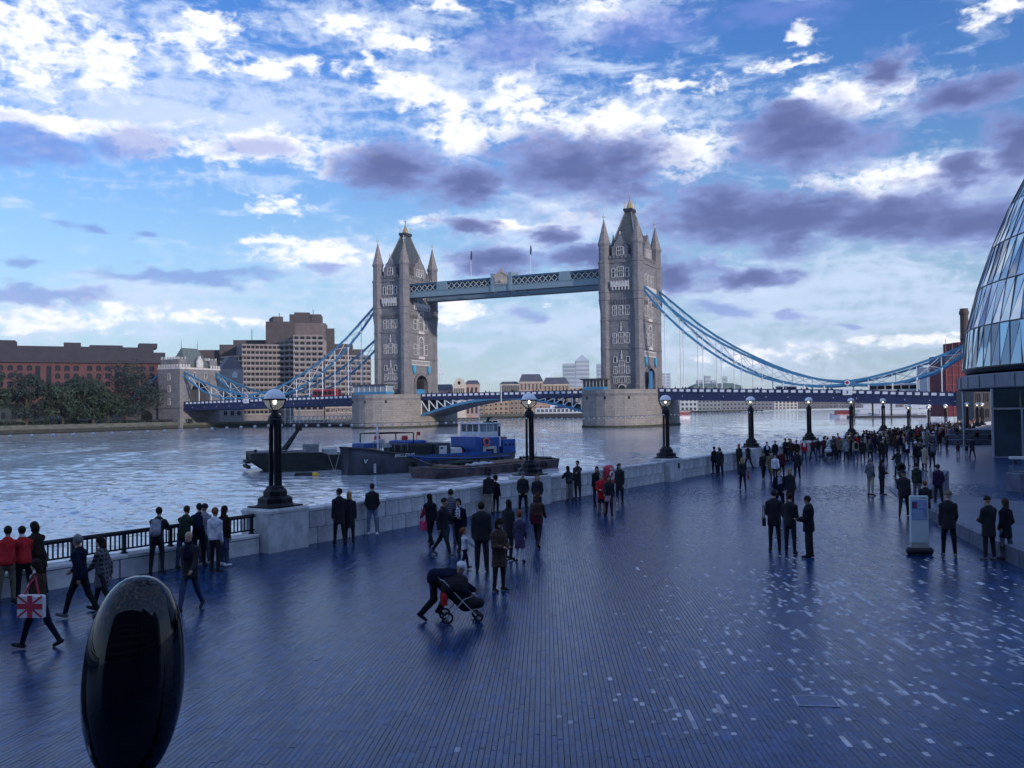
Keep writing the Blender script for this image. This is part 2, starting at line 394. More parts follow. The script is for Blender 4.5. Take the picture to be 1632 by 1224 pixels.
SUN_FLECK = (.50,.51,.56)  # sunlight thrown onto the paving by glass, painted into the sett colour
def sett_mat(i, c, rough):
    return mat('slate_sett_%d' % i, c, rough, var=.35, scale=2.2, bump=.14, bscale=60, spec=.40, stint=(.42, .68, 1.0), dirt=((c[0]*1.7, c[1]*1.7, c[2]*1.6), .62))
SM = [sett_mat(i, c, .20 + .03 * (i % 3)) for i, c in enumerate(SLATE)] + [mat('sun_fleck_sett', SUN_FLECK, .5, var=.25, scale=3), mat('dim_sun_fleck_sett', (.27,.29,.36), .45, var=.3, scale=3)]  # last two tones stand in for bright and dim sun flecks
def pave_mat():
    m = bpy.data.materials.new('paving'); m.use_nodes = True
    h = G(m.node_tree); b = h.n('ShaderNodeBsdfPrincipled'); o = h.n('ShaderNodeOutputMaterial'); h.put(o.inputs[0], b.outputs[0])
    t = h.n('ShaderNodeTexCoord').outputs['Object']
    s = h.n('ShaderNodeSeparateXYZ'); h.put(s.inputs[0], t)
    cb = h.n('ShaderNodeCombineXYZ'); h.put(cb.inputs[0], s.outputs[1]); h.put(cb.inputs[1], h.m('SUBTRACT', s.outputs[0], h.m('MULTIPLY', s.outputs[1], .06)))
    br = h.n('ShaderNodeTexBrick'); h.put(br.inputs['Vector'], cb.outputs[0]); br.offset = .37
    for k, v in (('Scale', 1), ('Brick Width', .3), ('Row Height', .085), ('Mortar Size', .005), ('Color1', (.007,.029,.098,1)), ('Color2', (.013,.046,.142,1)), ('Mortar', (.005,.008,.016,1))):
        br.inputs[k].default_value = v
    f = h.step(h.noise(t, .22, 6, .65), .35, .7)
    h.put(b.inputs['Base Color'], h.mix(h.m('MULTIPLY', f, .55), br.outputs[0], (.019,.055,.160)))
    h.put(b.inputs['Roughness'], h.m('ADD', .19, h.m('MULTIPLY', h.noise(t, .5, 5, .6), .10))); b.inputs['Specular IOR Level'].default_value = .40; b.inputs['Specular Tint'].default_value = (.42, .68, 1, 1)
    bn = h.n('ShaderNodeBump'); bn.inputs['Strength'].default_value = .28; bn.inputs['Distance'].default_value = .01
    h.put(bn.inputs['Height'], h.m('ADD', h.m('SUBTRACT', 1, br.outputs['Fac']), h.m('MULTIPLY', h.noise(t, 9, 4, .6), .8))); h.put(b.inputs['Normal'], bn.outputs[0])
    return m
PAVE = pave_mat()
edge = [wl(s, .3) for s in (-90, 0, 60, 140, 240, 330)]
far = [(235,420),(330,600),(700,1500),(2600,4000),(6000,4000),(6000,-300),(-60,-300)]
poly = [(p.x, p.y) for p in edge] + far
poly = poly[::-1]                                              # counter-clockwise
mb = MB(); mb.prism(poly, -4.0, -.012)
pavement = mb.build('pavement', PAVE, kind='structure'); pavement['label'] = 'wide dark blue slate promenade along the river'
# setts: narrow strips running away from the camera, opening a little to the left
def fan(u, v):
    c = .035 + .020 * max(0.0, -u) if u > -9 else .035 + .18
    return (u + c * (v - 14), v)
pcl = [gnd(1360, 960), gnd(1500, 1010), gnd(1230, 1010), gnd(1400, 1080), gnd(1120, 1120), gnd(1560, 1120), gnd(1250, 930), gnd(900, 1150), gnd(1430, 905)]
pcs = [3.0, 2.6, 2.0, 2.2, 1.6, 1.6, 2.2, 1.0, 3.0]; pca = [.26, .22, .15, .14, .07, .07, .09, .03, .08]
def sun_fleck_p(x, y):
    return max(a * math.exp(-((x - c.x)**2 * 1.3 + (y - c.y)**2 * .5) / (s * s)) for c, s, a in zip(pcl, pcs, pca))  # chance of a painted sun fleck, highest where the light patches lie
cands = []
VMAX = 51.0
ui = -34.0; r2 = random.Random(3)
while ui < 32:
    wst = .078 + r2.uniform(-.004, .004)
    v = 11.0 + r2.uniform(0, .3)
    while v < VMAX:
        L = r2.uniform(.24, .58) if r2.random() < .8 else r2.uniform(.10, .2); x, y = fan(ui, v)
        pale = r2.random() < sun_fleck_p(x, y) * 1.75  # pale: this sett is coloured as a patch of sunlight
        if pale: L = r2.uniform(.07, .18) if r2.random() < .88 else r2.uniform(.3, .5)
        if v > 41.5 and r2.random() < (v - 41.5) / 11: v += L; continue
        if abs(x / y) < .605 and (Vector((x, y, 0)) - WA).dot(WN) < -.25: cands.append((ui, v, wst, L, pale))
        v += L
    ui += wst
def sett(mb, u, v, wst, L, pale=False, ox=0, oy=0, oz=0):
    g_ = .0042; h_ = .0024; z = r2.uniform(-.0018, .0018); t1, t2 = r2.uniform(-.0009, .0009), r2.uniform(-.0009, .0009)
    A = [fan(u + g_, v + h_), fan(u + wst - g_, v + h_), fan(u + wst - g_, v + L - h_), fan(u + g_, v + L - h_)]
    zt = [z - t1 - t2, z + t1 - t2, z + t1 + t2, z - t1 + t2]
    vs = [(a[0] - ox, a[1] - oy, -.016 - oz) for a in A] + [(a[0] - ox, a[1] - oy, k - oz) for a, k in zip(A, zt)]
    x, y = A[0]
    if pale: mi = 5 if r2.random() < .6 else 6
    else: mi = r2.choice((0, 0, 1, 2, 3, 3, 4)) if math.sin(x * .9 + 2 * math.sin(y * .35)) < .5 else r2.choice((2, 4, 2, 0, 3))
    mb.add(vs, [(4,5,6,7),(0,1,5,4),(1,2,6,5),(2,3,7,6),(3,0,4,7)], mi)
jb = MB(); ja, jc = wl(13.2, -.25), wl(-19, -.25); jb.prism([(-6.8,10.9),(6.8,10.9),(25.6,41.1),(ja.x,ja.y),(jc.x,jc.y)], -.011, -.0085); jb.build('joint_bed', mat('joint_grit', (.004,.005,.010), .95, var=.2), pavement)
cands.sort(key=lambda c: c[1])
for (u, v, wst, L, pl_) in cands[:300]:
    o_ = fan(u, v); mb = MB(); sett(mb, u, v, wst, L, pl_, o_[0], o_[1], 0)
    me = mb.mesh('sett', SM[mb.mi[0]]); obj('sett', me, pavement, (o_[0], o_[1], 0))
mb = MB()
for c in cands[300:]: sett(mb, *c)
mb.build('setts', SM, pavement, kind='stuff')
# access cover let into the paving
cv = gnd(1300, 1118)
mb = MB(); mb.box(-.28,.28,-.22,.22,.003,.006); cover = thing('access_cover', 'square paved access cover framed by a thin bright metal edge', 'access cover', (cv.x, cv.y, 0), R(-6))
mb.build('cover_plate', SM[2], cover)
mb = MB()
for b_ in ((-.30,.30,-.24,-.222),(-.30,.30,.222,.24),(-.30,-.282,-.222,.222),(.282,.30,-.222,.222)): mb.box(*b_, .003, .009)
mb.build('metal_edge', mat('bright_steel', (.6,.62,.65), .35, .8, var=.1), cover)

gp = gnd(66, 1238); fp = thing('floor_plate', 'pale square plate set flush in the paving left of the egg', 'floor plate', (gp.x, gp.y, 0), R(-14))
MB().bbox(-.16,.16,-.16,.16,.0,.008,.003).build('plate', mat('pale_plate', (.5,.5,.55), .5), fp)
# --- land on the north bank
nb = [(-420,-60),(-300,60),(-215,190),(-158,285),(-128,353),(-89,379),(-72,470),(-33,625),(40,632),(178,960),(486,1650),(900,3000),(900,9000),(-4000,9000),(-4000,-60)]
mb = MB(); mb.prism(nb, -4, .5)
north = mb.build('north_bank_ground', mat('bank_earth', (.07,.08,.06), .9, var=.3, scale=.2), kind='structure'); north['label'] = 'level ground of the far bank behind its river wall'

# --- parapet wall of the promenade, built of two courses of ashlar blocks
GRAN = [mat('granite_%d' % i, c, .8, var=.22, scale=2.5, bump=.5, bscale=45, dirt=((.16,.17,.20), .6)) for i, c in enumerate([(.52,.525,.54),(.46,.47,.50),(.56,.565,.57),(.49,.50,.52)])]
MORT = mat('mortar', (.075,.08,.10), .95, var=.2)
BL = [MB().bbox(-.352, .352, -.262, .262, 0, .53, .012).mesh('stone_block', m_) for m_ in GRAN]
COPE = [MB().bbox(-.545, .545, -.275, .275, 0, .11, .03).mesh('coping_stone', m_) for m_ in GRAN]
wall_names = {0: 'pale granite parapet wall between the nearest two lamps', 1: 'granite parapet wall behind the red lifebuoy housing',
              2: 'granite parapet wall stretch between the third and fourth lamps', 3: 'granite parapet stretch just past the fourth lamp, half hidden by strollers',
              4: 'distant granite parapet stretch left of the fifth lamp, behind the crowd', 5: 'remote granite parapet stretch behind the thick of the crowd'}
for k in range(0, 6):
    s0, s1 = k * LSP + .86, (k + 1) * LSP - .86; Ls = s1 - s0
    base = wl((s0 + s1) / 2)
    t = thing('parapet_wall', wall_names[k], 'wall', base, WRZ, 'granite parapet walls along the promenade')
    MB().box(-Ls/2, Ls/2, -.228, .228, -.3, 1.085).build('wall_core', MORT, t)
    if k < 4:
        nbk = 18; bw = Ls / nbk
        for c in range(2):
            for i in range(nbk + (1 if c else 0)):
                x = -Ls/2 + bw * (i + .5 - (.5 if c else 0)); sx = bw / .737
                if c and i in (0, nbk): x += bw * .25 * (1 if i == 0 else -1); sx *= .5
                o = obj('stone_block', rnd.choice(BL), t, (x, rnd.uniform(-.006,.006), c * .55 - .0)); o.scale = (sx, 1, 1)
        ncp = 13; cw = Ls / ncp
        for i in range(ncp):
            o = obj('coping_stone', rnd.choice(COPE), t, (-Ls/2 + cw * (i + .5), 0, 1.095)); o.scale = (cw / 1.1, 1, 1)
    else:
        mbb = MB()
        for c in range(2):
            for i in range(18): mbb.mat(rnd.randrange(4)).box(-Ls/2 + Ls/18*i + .006, -Ls/2 + Ls/18*(i+1) - .006, -.26, .26, c*.55 + .004, c*.55 + .545)
        mbb.mat(2).box(-Ls/2, Ls/2, -.275, .275, 1.095, 1.205)
        mbb.build('stone_courses', GRAN, t)
# farther on the promenade wall is a plain line behind the crowd
t = thing('parapet_wall', 'furthest granite parapet stretch towards the bridge approach', 'wall', wl(6*LSP + 75), WRZ, 'granite parapet walls along the promenade')
MB().box(-74, 120, -.26, .26, -.8, .6).build('wall_core', GRAN[1], t)
# embankment face towards the river
t = thing('embankment_wall', 'weedy granite embankment face below the promenade at the water', 'wall', wl(40, .3), WRZ)
MB().box(-130, 290, .005, .35, -4, -.05).build('wall_face', GRAN[3], t)
# low wall and railing left of the first lamp
LW = 34.0
t = thing('low_wall', 'low granite wall under the black railing left of the nearest lamp', 'wall', wl(-.88), WRZ)
MB().box(-LW, 0, -.24, .24, -.3, .49).build('wall_core', MORT, t)
for i in range(28):
    o = obj('stone_block', rnd.choice(BL), t, (-.62 - i * 1.215, 0, -.02)); o.scale = (1.66, 1, .93)
for i in range(22):
    o = obj('coping_stone', rnd.choice(COPE), t, (-.78 - i * 1.545, 0, .50)); o.scale = (1.41, 1, .9)
IRON = mat('black_iron', (.0045,.005,.010), .5, .0, var=.3, scale=6, spec=.32)
t = thing('railing', 'black iron railing with square bars on the low granite wall', 'railing', wl(-.88, 0, .60), WRZ)
MB().tube([(-LW,0,.56),(-.02,0,.56)], .062, 10).build('top_rail', IRON, t)
MB().box(-LW, 0, -.022, .022, .095, .14).build('bottom_rail', IRON, t)
balm = MB().box(-.017,.017,-.017,.017,.14,.51).mesh('baluster', IRON)
postm = MB().box(-.045,.045,-.045,.045,0,.52).box(-.07,.07,-.07,.07,0,.03).mesh('post', IRON)
i = 0; x = -.12
while x > -LW and i < 290:
    if i % 11 == 0: obj('post', postm, t, (x, 0, 0))
    else: obj('baluster', balm, t, (x, 0, 0))
    x -= .135; i += 1

# --- lamps on granite plinths
PLIN = MB().bbox(-.85, .85, -.62, .62, -.3, 1.22, .01).bbox(-.87, .87, -.64, .64, 1.221, 1.36, .06)
plm = PLIN.mesh('granite_plinth', GRAN[0])
WHITE_GL = mat('opal_glass', (.86,.86,.90), .28, var=.04, spec=.5)
def glass_mat():
    m = bpy.data.materials.new('lamp_glass'); m.use_nodes = True
    h = G(m.node_tree); o = h.n('ShaderNodeOutputMaterial')
    a = h.n('ShaderNodeBsdfTransparent'); a.inputs[0].default_value = (.88,.90,.92,1)
    b = h.n('ShaderNodeBsdfPrincipled'); b.inputs['Base Color'].default_value = (.70,.72,.66,1); b.inputs['Roughness'].default_value = .15
    mx = h.n('ShaderNodeMixShader'); mx.inputs[0].default_value = .42
    h.nt.links.new(a.outputs[0], mx.inputs[1]); h.nt.links.new(b.outputs[0], mx.inputs[2]); h.put(o.inputs[0], mx.outputs[0]); return m
LGL = glass_mat()
BULB = mat('lit_bulb', (1,.93,.75), .4, var=0, emit=9, ec=(1,.90,.62))
def lamp_proto():
    t = thing('street_lamp', 'x', 'lamp', (0,0,0), 0, 'globe lamps along the promenade wall')
    o8 = R(22.5)
    b = MB().box(-.68,.68,-.55,.55,0,.05)
    b.lathe([(.66,.05),(.60,.10),(.58,.14),(.58,.28),(.46,.34),(.40,.36)], 8, ph=o8).lathe([(.40,.36),(.40,.50),(.33,.58),(.30,.60)], 8, ph=o8).lathe([(.29,.60),(.30,.63),(.24,.68)], 8, ph=o8)
    b.build('base', IRON, t)
    for k in range(5):
        q = 2*math.pi*k/5 + .3
        MB().tube([(.165*math.cos(q), .165*math.sin(q), .62), (.155*math.cos(q), .155*math.sin(q), 2.72)], [.055,.05], 8).build('column', IRON, t)
    MB().tube([(0,0,.62),(0,0,2.72)], .035, 8).build('column', IRON, t)
    MB().lathe([(.235,2.66),(.235,2.80),(.21,2.86),(.215,2.90),(.15,2.98),(.10,3.03),(.09,3.08),(.13,3.11)], 12).build('collar', IRON, t)
    zc = 3.46; rg = .345
    def arc(a0, a1, n, r_=rg): return [(max(.001, r_*math.cos(a0+(a1-a0)*i/n)), zc + r_*math.sin(a0+(a1-a0)*i/n)) for i in range(n+1)]
    MB().lathe(arc(.03, math.pi/2, 8), 24, cap=False).build('globe_cap', WHITE_GL, t, True)
    MB().lathe(arc(-math.pi/2, -.03, 8), 24, cap=False).build('glass_bowl', LGL, t, True)
    MB().torus((0,0,zc), rg + .005, .028, 28, 8).build('band', IRON, t, True)
    for k in range(4):
        q = math.pi/2*k + .4
        pts = [((rg+.02)*math.cos(a)*math.cos(q), (rg+.02)*math.cos(a)*math.sin(q), zc + (rg+.02)*math.sin(a)) for a in [0, -.35, -.7, -1.05, -1.35]]
        MB().tube(pts, .02, 6).build('bracket', IRON, t)
    MB().ball((0,0,zc - .08), .06, 10, 8, (1,1,1.3)).build('bulb', BULB, t, True)
    MB().tube([(0,0,3.05),(0,0,zc-.14)], .025, 6).build('lamp_holder', mat('bulb_holder', (.5,.5,.45), .5), t)
    return t
lp = lamp_proto(); lkids = list(lp.children)
lamp_lab = ['tall lit globe lamp nearest the camera, left of the dark boats', 'lit globe lamp standing in front of the rusty lighter end',
            'lit globe lamp beside the right bridge pier', 'fourth lit globe lamp from the left, above the mid crowd', 'fifth lit globe lamp from the left, by the pram group',
            'sixth lit globe lamp from the left, near the moored red boat', 'seventh globe lamp from the left, before the pier pontoon', 'small globe lamp eighth from the left, rising out of the crowd',
            'small globe lamp ninth from the left, on a bare plinth', 'smallest wall lamp of the row, nearest the red sheeting']
plin_lab = ['pale granite plinth under the nearest globe lamp', 'granite plinth behind the couple facing the camera', 'granite plinth with small dark plaque under the third lamp',
            'granite plinth at the left edge of the crowd', 'granite plinth behind the man in the open red jacket', 'granite plinth behind the white and beige coats',
            'granite plinth deep in the crowd under the seventh lamp', 'crowd-hidden granite plinth under the eighth lamp', 'pale granite plinth above the crowd under the ninth lamp', 'last granite plinth of the row under the farthest lamp']
for k in range(10):
    drop = 0 if k < 7 else -.75
    base = wl(k * LSP, 0, drop)
    p = tag(obj('granite_plinth', plm, None, base, WRZ), plin_lab[k], 'plinth', 'granite plinths under the lamps')
    if k == 0: lp.location = (base.x, base.y, base.z + 1.364); lp.rotation_euler = (0,0,WRZ); lp['label'] = lamp_lab[0]
    else: dup(lp, (base.x, base.y, base.z + 1.364), WRZ, lamp_lab[k], lkids)
    if k == 2:
        MB().box(.25,.55,-.645,-.625,.75,1.05).build('plaque', mat('bronze_plaque', (.03,.05,.06), .4, .3), p)
for j, (px_, d_, lb) in enumerate(((1541,118,'globe lamp just right of the slim white mast'), (1557,126,'globe lamp above the seated crowd, left of a close pair'), (1565,132,'globe lamp above the seated crowd, nearest the glass hall'))):
    p = at(px_, 645, d_); r = dup(lp, (p.x, p.y, p.z - 3.46 * .85), .3, lb, lkids); r.scale = (.85,.85,.85)
# --- festoon lights strung from lamp to lamp
FB = MB().lathe([(.01,-.055),(.035,-.045),(.046,-.01),(.034,.02),(.018,.035)], 8).mesh('light_bulb', mat('festoon_bulb', (.9,.9,.88), .6, var=0))
CABLE = mat('black_cable', (.012,.012,.016), .6, var=0)
fl = ['string of white bulbs running off the left edge above the railing', 'string of white bulbs between the nearest two lamps, crossing the barges', 'string of white bulbs crossing the right bridge pier', 'string of white bulbs right of the third lamp']
for k in range(-1, 3):
    t = thing('light_string', fl[k + 1], 'string lights', wl(k * LSP, 0, 4.05), WRZ, 'festoon lights between the lamps')
    z_ = lambda x: -.10 * (1 - (2 * x / LSP - 1) ** 2)
    pts = [(x, 0, z_(x)) for x in np.linspace(.1, LSP - .1, 12)]
    MB().tube(pts, .009, 5).build('cable', CABLE, t)
    n_ = 28
    for i in range(n_):
        x = LSP * (i + .5) / n_; obj('light_bulb', FB, t, (x, 0, z_(x) - .05))

# --- raised terrace with a curved granite kerb at the right
kp = [gnd(1438, 799), gnd(1462, 813), gnd(1490, 832), gnd(1530, 857), gnd(1580, 884), gnd(1650, 915), gnd(1760, 965)]
kh = [.03, .20, .36, .42, .44, .46, .48]
KST = mat('kerb_granite', (.10,.115,.17), .6, var=.25, scale=1.5, bump=.3)
TERR = mat('terrace_paving', (.050,.064,.115), .45, var=.3, scale=.9, spec=.5, dirt=((.10,.115,.17), .55))
t = thing('terrace', 'low sloping terrace with a curved dark granite kerb', 'terrace', (kp[3].x, kp[3].y, 0)); O = Vector((kp[3].x, kp[3].y, 0))
vs = []; fs = []
backs = [p + Vector((2.0 + 2.4*i, 6.5 + .2*i, 0)) for i, p in enumerate(kp)]
for i, p in enumerate(kp):
    q = p - O; b_ = backs[i] - O; q2 = q + (b_ - q).normalized() * .36
    vs += [(q2.x, q2.y, kh[i]), (b_.x, b_.y, .02)]
for i in range(len(kp) - 1): fs.append((2*i, 2*i+2, 2*i+3, 2*i+1))
MB().add(vs, fs).build('slope', TERR, t)
for i in range(len(kp) - 1):
    for j in range(3):
        f0, f1 = j/3 + .004, (j+1)/3 - .004
        a = kp[i].lerp(kp[i+1], f0) - O; b_ = kp[i].lerp(kp[i+1], f1) - O
        ba = (backs[i] - kp[i]).normalized() * .36; ha = kh[i] + (kh[i+1]-kh[i])*f0; hb = kh[i] + (kh[i+1]-kh[i])*f1
        v8 = [(a.x,a.y,-.02),(b_.x,b_.y,-.02),(b_.x+ba.x,b_.y+ba.y,-.02),(a.x+ba.x,a.y+ba.y,-.02),(a.x,a.y,ha+.012),(b_.x,b_.y,hb+.012),(b_.x+ba.x,b_.y+ba.y,hb+.012),(a.x+ba.x,a.y+ba.y,ha+.012)]
        MB().add(v8, [(3,2,1,0),(4,5,6,7),(0,1,5,4),(1,2,6,5),(2,3,7,6),(3,0,4,7)]).build('kerb_stone', KST, t)
# wedge-shaped end wall
a, b_ = gnd(1474, 800), gnd(1513, 786); dd = (b_ - a).normalized(); nn = Vector((-dd.y, dd.x, 0)) * .3
t = thing('wedge_wall', 'dark stone wedge wall rising to a sharp end by the terrace', 'wall', a)
L_ = (b_ - a).length
v8 = [Vector((0,0,-.02)), dd*L_ + Vector((0,0,-.02)), dd*L_ + nn + Vector((0,0,-.02)), nn + Vector((0,0,-.02)), Vector((0,0,.28)), dd*L_ + Vector((0,0,1.12)), dd*L_ + nn + Vector((0,0,1.12)), nn + Vector((0,0,.28))]
MB().add(v8, [(3,2,1,0),(4,5,6,7),(0,1,5,4),(1,2,6,5),(2,3,7,6),(3,0,4,7)]).build('wall_body', KST, t)
# ================================================================== THE BRIDGE  (local x along the bridge, local y downstream)
BC = Vector((37.34, 286.55, 0)); BRZ = -.4427; SP = 81.82
BD = Vector((math.cos(BRZ), math.sin(BRZ), 0)); BY = Vector((-BD.y, BD.x, 0))
def bl(s, y=0.0, z=0.0): p = BC + BD * s + BY * y; return Vector((p.x, p.y, z))
TST = stone('tower_granite', (.200,.200,.212), (.146,.147,.158), (.12,.115,.12), 1.3, .55, dirt=.6)
TPALE = mat('portland_stone', (.50,.485,.475), .8, var=.18, scale=1.2, dirt=((.25,.24,.24), .6))
TMID = mat('string_course_stone', (.15,.145,.155), .85, var=.25, scale=1.0)
SLT = mat('slate_roof', (.055,.068,.072), .55, var=.25, scale=1.0, bump=.2, bscale=6)
TGL = mat('tower_window_glass', (.012,.014,.022), .12, var=0, spec=.6)
GOLD = mat('gilded_metal', (.62,.42,.16), .35, .8, var=.15)
BLUE = mat('bridge_blue', (.045,.20,.36), .45, var=.15, scale=2, dirt=((.04,.12,.22), .62))
LBLUE = mat('bridge_pale_blue', (.17,.25,.30), .5, var=.15, scale=2)
DBLUE = mat('deck_navy_paint', (.012,.020,.075), .5, var=.2, scale=2)
WPAINT = mat('bridge_white_paint', (.62,.66,.70), .5, var=.12, scale=3)
PST = stone('pier_granite', (.255,.238,.222), (.185,.175,.168), (.12,.115,.11), 2.0, .72, var=.2, dirt=.5, bump=.8)

def tower_window(parent, M, w_, h_, lights, cross=True, deep=.30, name='window'):
    """white stone surround, mullions and dark glass; M maps local (x across, y outwards -, z up) to the tower"""
    b = MB(); e = .16; y0, y1 = -.16, .05
    b.mat(0)
    b.box(-w_/2-e, -w_/2, y0, y1, -e, h_+e, M).box(w_/2, w_/2+e, y0, y1, -e, h_+e, M).box(-w_/2, w_/2, y0, y1, h_, h_+e, M).box(-w_/2, w_/2, y0, y1, -e, 0, M)
    k = int(h_ / .8)
    for i in range(k):                                        # toothed quoins
        if i % 2 == 0:
            z = i * h_ / k
            b.box(-w_/2-e-.17, -w_/2-e-.003, y0+.04, y1, z, z + h_/k, M).box(w_/2+e+.003, w_/2+e+.17, y0+.04, y1, z, z + h_/k, M)
    for i in range(1, lights):
        x = -w_/2 + w_*i/lights; b.box(x-.07, x+.07, y0+.05, y1, 0, h_, M)
    if cross: b.box(-w_/2, w_/2, y0+.06, y1, h_*.58, h_*.58+.12, M)
    b.mat(1).box(-w_/2, w_/2, -.03, .04, 0, h_, M)
    return b.build(name, [TPALE, TGL], parent)
def pinn(b, M, x, z, h):
    b.box(x-.16, x+.16, -.22, .04, z, z+h*.45, M); b.box(x-.34, x+.34, -.22, .04, z+h*.45, z+h*.55, M); b.box(x-.09, x+.09, -.18, .02, z+h*.55, z+h, M)

def bridge_tower(loc, label, inner):
    """inner: +1 when the face towards the river's middle is local +x"""
    t = thing('bridge_tower', label, 'tower', loc, BRZ, 'gothic towers of the bridge')
    a, bq, z0 = 5.2, 9.5, 9.9
    fx, fy = 5.75, 10.1
    # body with the road arch through it
    b = MB(); aw, zs, za = 3.9, 13.2, 16.6
    arch = [(-aw, z0)] + [(-aw*math.cos(math.pi*i/10), zs + (za-zs)*math.sin(math.pi*i/10)**.9) for i in range(11)] + [(aw, z0)]
    b.box(-fx, fx, -fy, -aw, z0-1, 18.0).box(-fx, fx, aw, fy, z0-1, 18.0)
    for i in range(len(arch)-1):
        (p, q), (r_, s_) = arch[i], arch[i+1]
        if abs(p - r_) < 1e-6: continue
        b.add([(-fx,p,q),(-fx,r_,s_),(-fx,r_,18.0),(-fx,p,18.0)], [(3,2,1,0)]); b.add([(fx,p,q),(fx,r_,s_),(fx,r_,18.0),(fx,p,18.0)], [(0,1,2,3)])
        b.add([(-fx,p,q),(fx,p,q),(fx,r_,s_),(-fx,r_,s_)], [(0,1,2,3)])
    b.box(-fx, fx, -fy, fy, 18.0, 49.6)
    b.build('tower_body', TST, t)
    # corner turrets
    for sx in (-1, 1):
        for sy in (-1, 1):
            c = (sx*a, sy*bq, 0); o8 = R(22.5)
            b = MB().lathe([(1.75,z0-1),(1.75,z0+1.6),(1.52,z0+1.9),(1.48,33.4),(1.55,34.0),(1.85,36.4),(1.85,48.2),(2.05,48.4),(2.05,48.9),(1.70,49.1),(1.70,53.6),(1.95,54.0),(1.95,54.4)], 8, c, o8)
            tu = b.build('turret', TST, t)
            MB().lathe([(2.05,54.4),(1.75,55.0),(.92,58.4),(.16,61.6)], 8, c, o8).build('spire', mat('spire_stone', (.20,.185,.185), .8, var=.25, scale=1.2), tu)
            f = MB().lathe([(.16,61.6),(.30,61.8),(.12,62.0),(.12,63.6)], 6, c)
            f.box(c[0]-.55, c[0]+.55, c[1]-.10, c[1]+.10, 62.6, 62.85).box(c[0]-.10, c[0]+.10, c[1]-.55, c[1]+.55, 62.62, 62.83).ball((c[0],c[1],63.6), .2, 6, 4)
            f.build('cross_finial', TPALE, tu)
            rb = MB()
            for z, r_ in ((22.3,1.62),(31.0,1.62),(39.6,2.02),(37.2,2.0)): rb.lathe([(r_-.1,z-.25),(r_,z-.15),(r_,z+.1),(r_-.1,z+.2)], 8, c, o8)
            rb.build('moulding', TMID, tu)
    for z in (22.3, 31.0, 37.2, 39.6, 48.5):
        MB().box(-fx-.22, fx+.22, -fy-.22, fy+.22, z-.2, z+.22).build('string_course', TMID, t)
    b = MB()                                                  # corbel table under the upper stage
    for i in range(9):
        x = -3.4 + i * .85
        for sy in (-1, 1): b.box(x-.16, x+.16, sy*fy-.35, sy*fy+.35, 35.9, 36.95)
    for i in range(17):
        y = -7.2 + i * .9
        for sx in (-1, 1): b.box(sx*fx-.35, sx*fx+.35, y-.16, y+.16, 35.9, 36.95)
    b.build('corbel_table', TMID, t)
    b = MB()                                                  # parapet merlons
    for i in range(6):
        x = -3.1 + i * 1.24
        for sy in (-1, 1): b.box(x-.36, x+.36, sy*fy-.3, sy*fy+.2, 49.6, 50.5)
    for i in range(10):
        y = -6.8 + i * 1.5
        for sx in (-1, 1): b.box(sx*fx-.3, sx*fx+.2, y-.45, y+.45, 49.6, 50.5)
    b.build('battlements', TST, t)
    # faces: river sides (narrow) and road sides (wide)
    def F_(side, off, z, pos=0.0):
        if side == 'n': return Matrix.Translation((pos, -fy - off, z))
        if side == 's': return Matrix.Translation((pos, fy + off, z)) @ Matrix.Rotation(math.pi, 4, 'Z')
        if side == 'e': return Matrix.Translation((fx + off, pos, z)) @ Matrix.Rotation(math.pi/2, 4, 'Z')
        return Matrix.Translation((-fx - off, pos, z)) @ Matrix.Rotation(-math.pi/2, 4, 'Z')
    for sd_ in ('n',):
        for x in (-2.0, 2.0): tower_window(t, F_(sd_, 0, 18.2, x), .85, 1.6, 1, False)
        for x in (-2.0, 2.0): tower_window(t, F_(sd_, 0, 14.9, x), .85, 2.0, 2); tower_window(t, F_(sd_, 0, 12.0, x), .85, 1.7, 2, False)
        tower_window(t, F_(sd_, 0, 15.0, 0), 1.35, 3.6, 3); tower_window(t, F_(sd_, 0, 12.2, 0), 1.5, 1.7, 3, False)
        for x, w_, h_, l_ in ((-2.05,.85,2.9,2),(0,1.5,3.1,3),(2.05,.85,2.9,2)): tower_window(t, F_(sd_, 0, 24.0, x), w_, h_, l_)
        for x, w_, l_ in ((-2.05,.95,2),(0,.95,2),(2.05,.95,2)): tower_window(t, F_(sd_, 0, 32.5, x), w_, 2.7, l_)
        for x, w_, h_, l_ in ((-2.2,.75,2.5,1),(0,1.7,2.9,3),(2.2,.75,2.5,1)): tower_window(t, F_(sd_, 0, 44.0, x), w_, h_, l_)
        b = MB(); M = F_(sd_, 0, 0, 0)
        b.box(-2.9,2.9,-.75,.05,40.9,41.3,M).box(-2.9,2.9,-.75,-.55,41.3,42.5,M)
        for i in range(6): b.box(-2.5+i, -2.1+i, -.7, .05, 39.95, 40.9, M)
        for i in range(7): b.box(-2.85+i*.9,-2.65+i*.9,-.82,-.5,41.3,42.8,M)
        b.build('balcony', TPALE, t)
        b = MB(); pinn(b, M, 0, 19.1, 2.6); pinn(b, M, 0, 27.6, 2.6); b.box(-2.9,2.9,-.2,.05,13.75,13.98,M); b.build('carved_pinnacle', TPALE, t)
    # door at the foot of the river face
    b = MB(); M = F_('n', 0, z0-.2, 0); b.mat(0)
    for i in range(8):
        a0, a1 = math.pi*i/8, math.pi*(i+1)/8
        b.bar(M @ Vector((-1.15*math.cos(a0), -.1, .9+.95*math.sin(a0))), M @ Vector((-1.15*math.cos(a1), -.1, .9+.95*math.sin(a1))), .3, .3)
    b.mat(1).box(-1.0,1.0,-.05,.03,0,1.55,M); b.build('door', [TPALE, TGL], t)
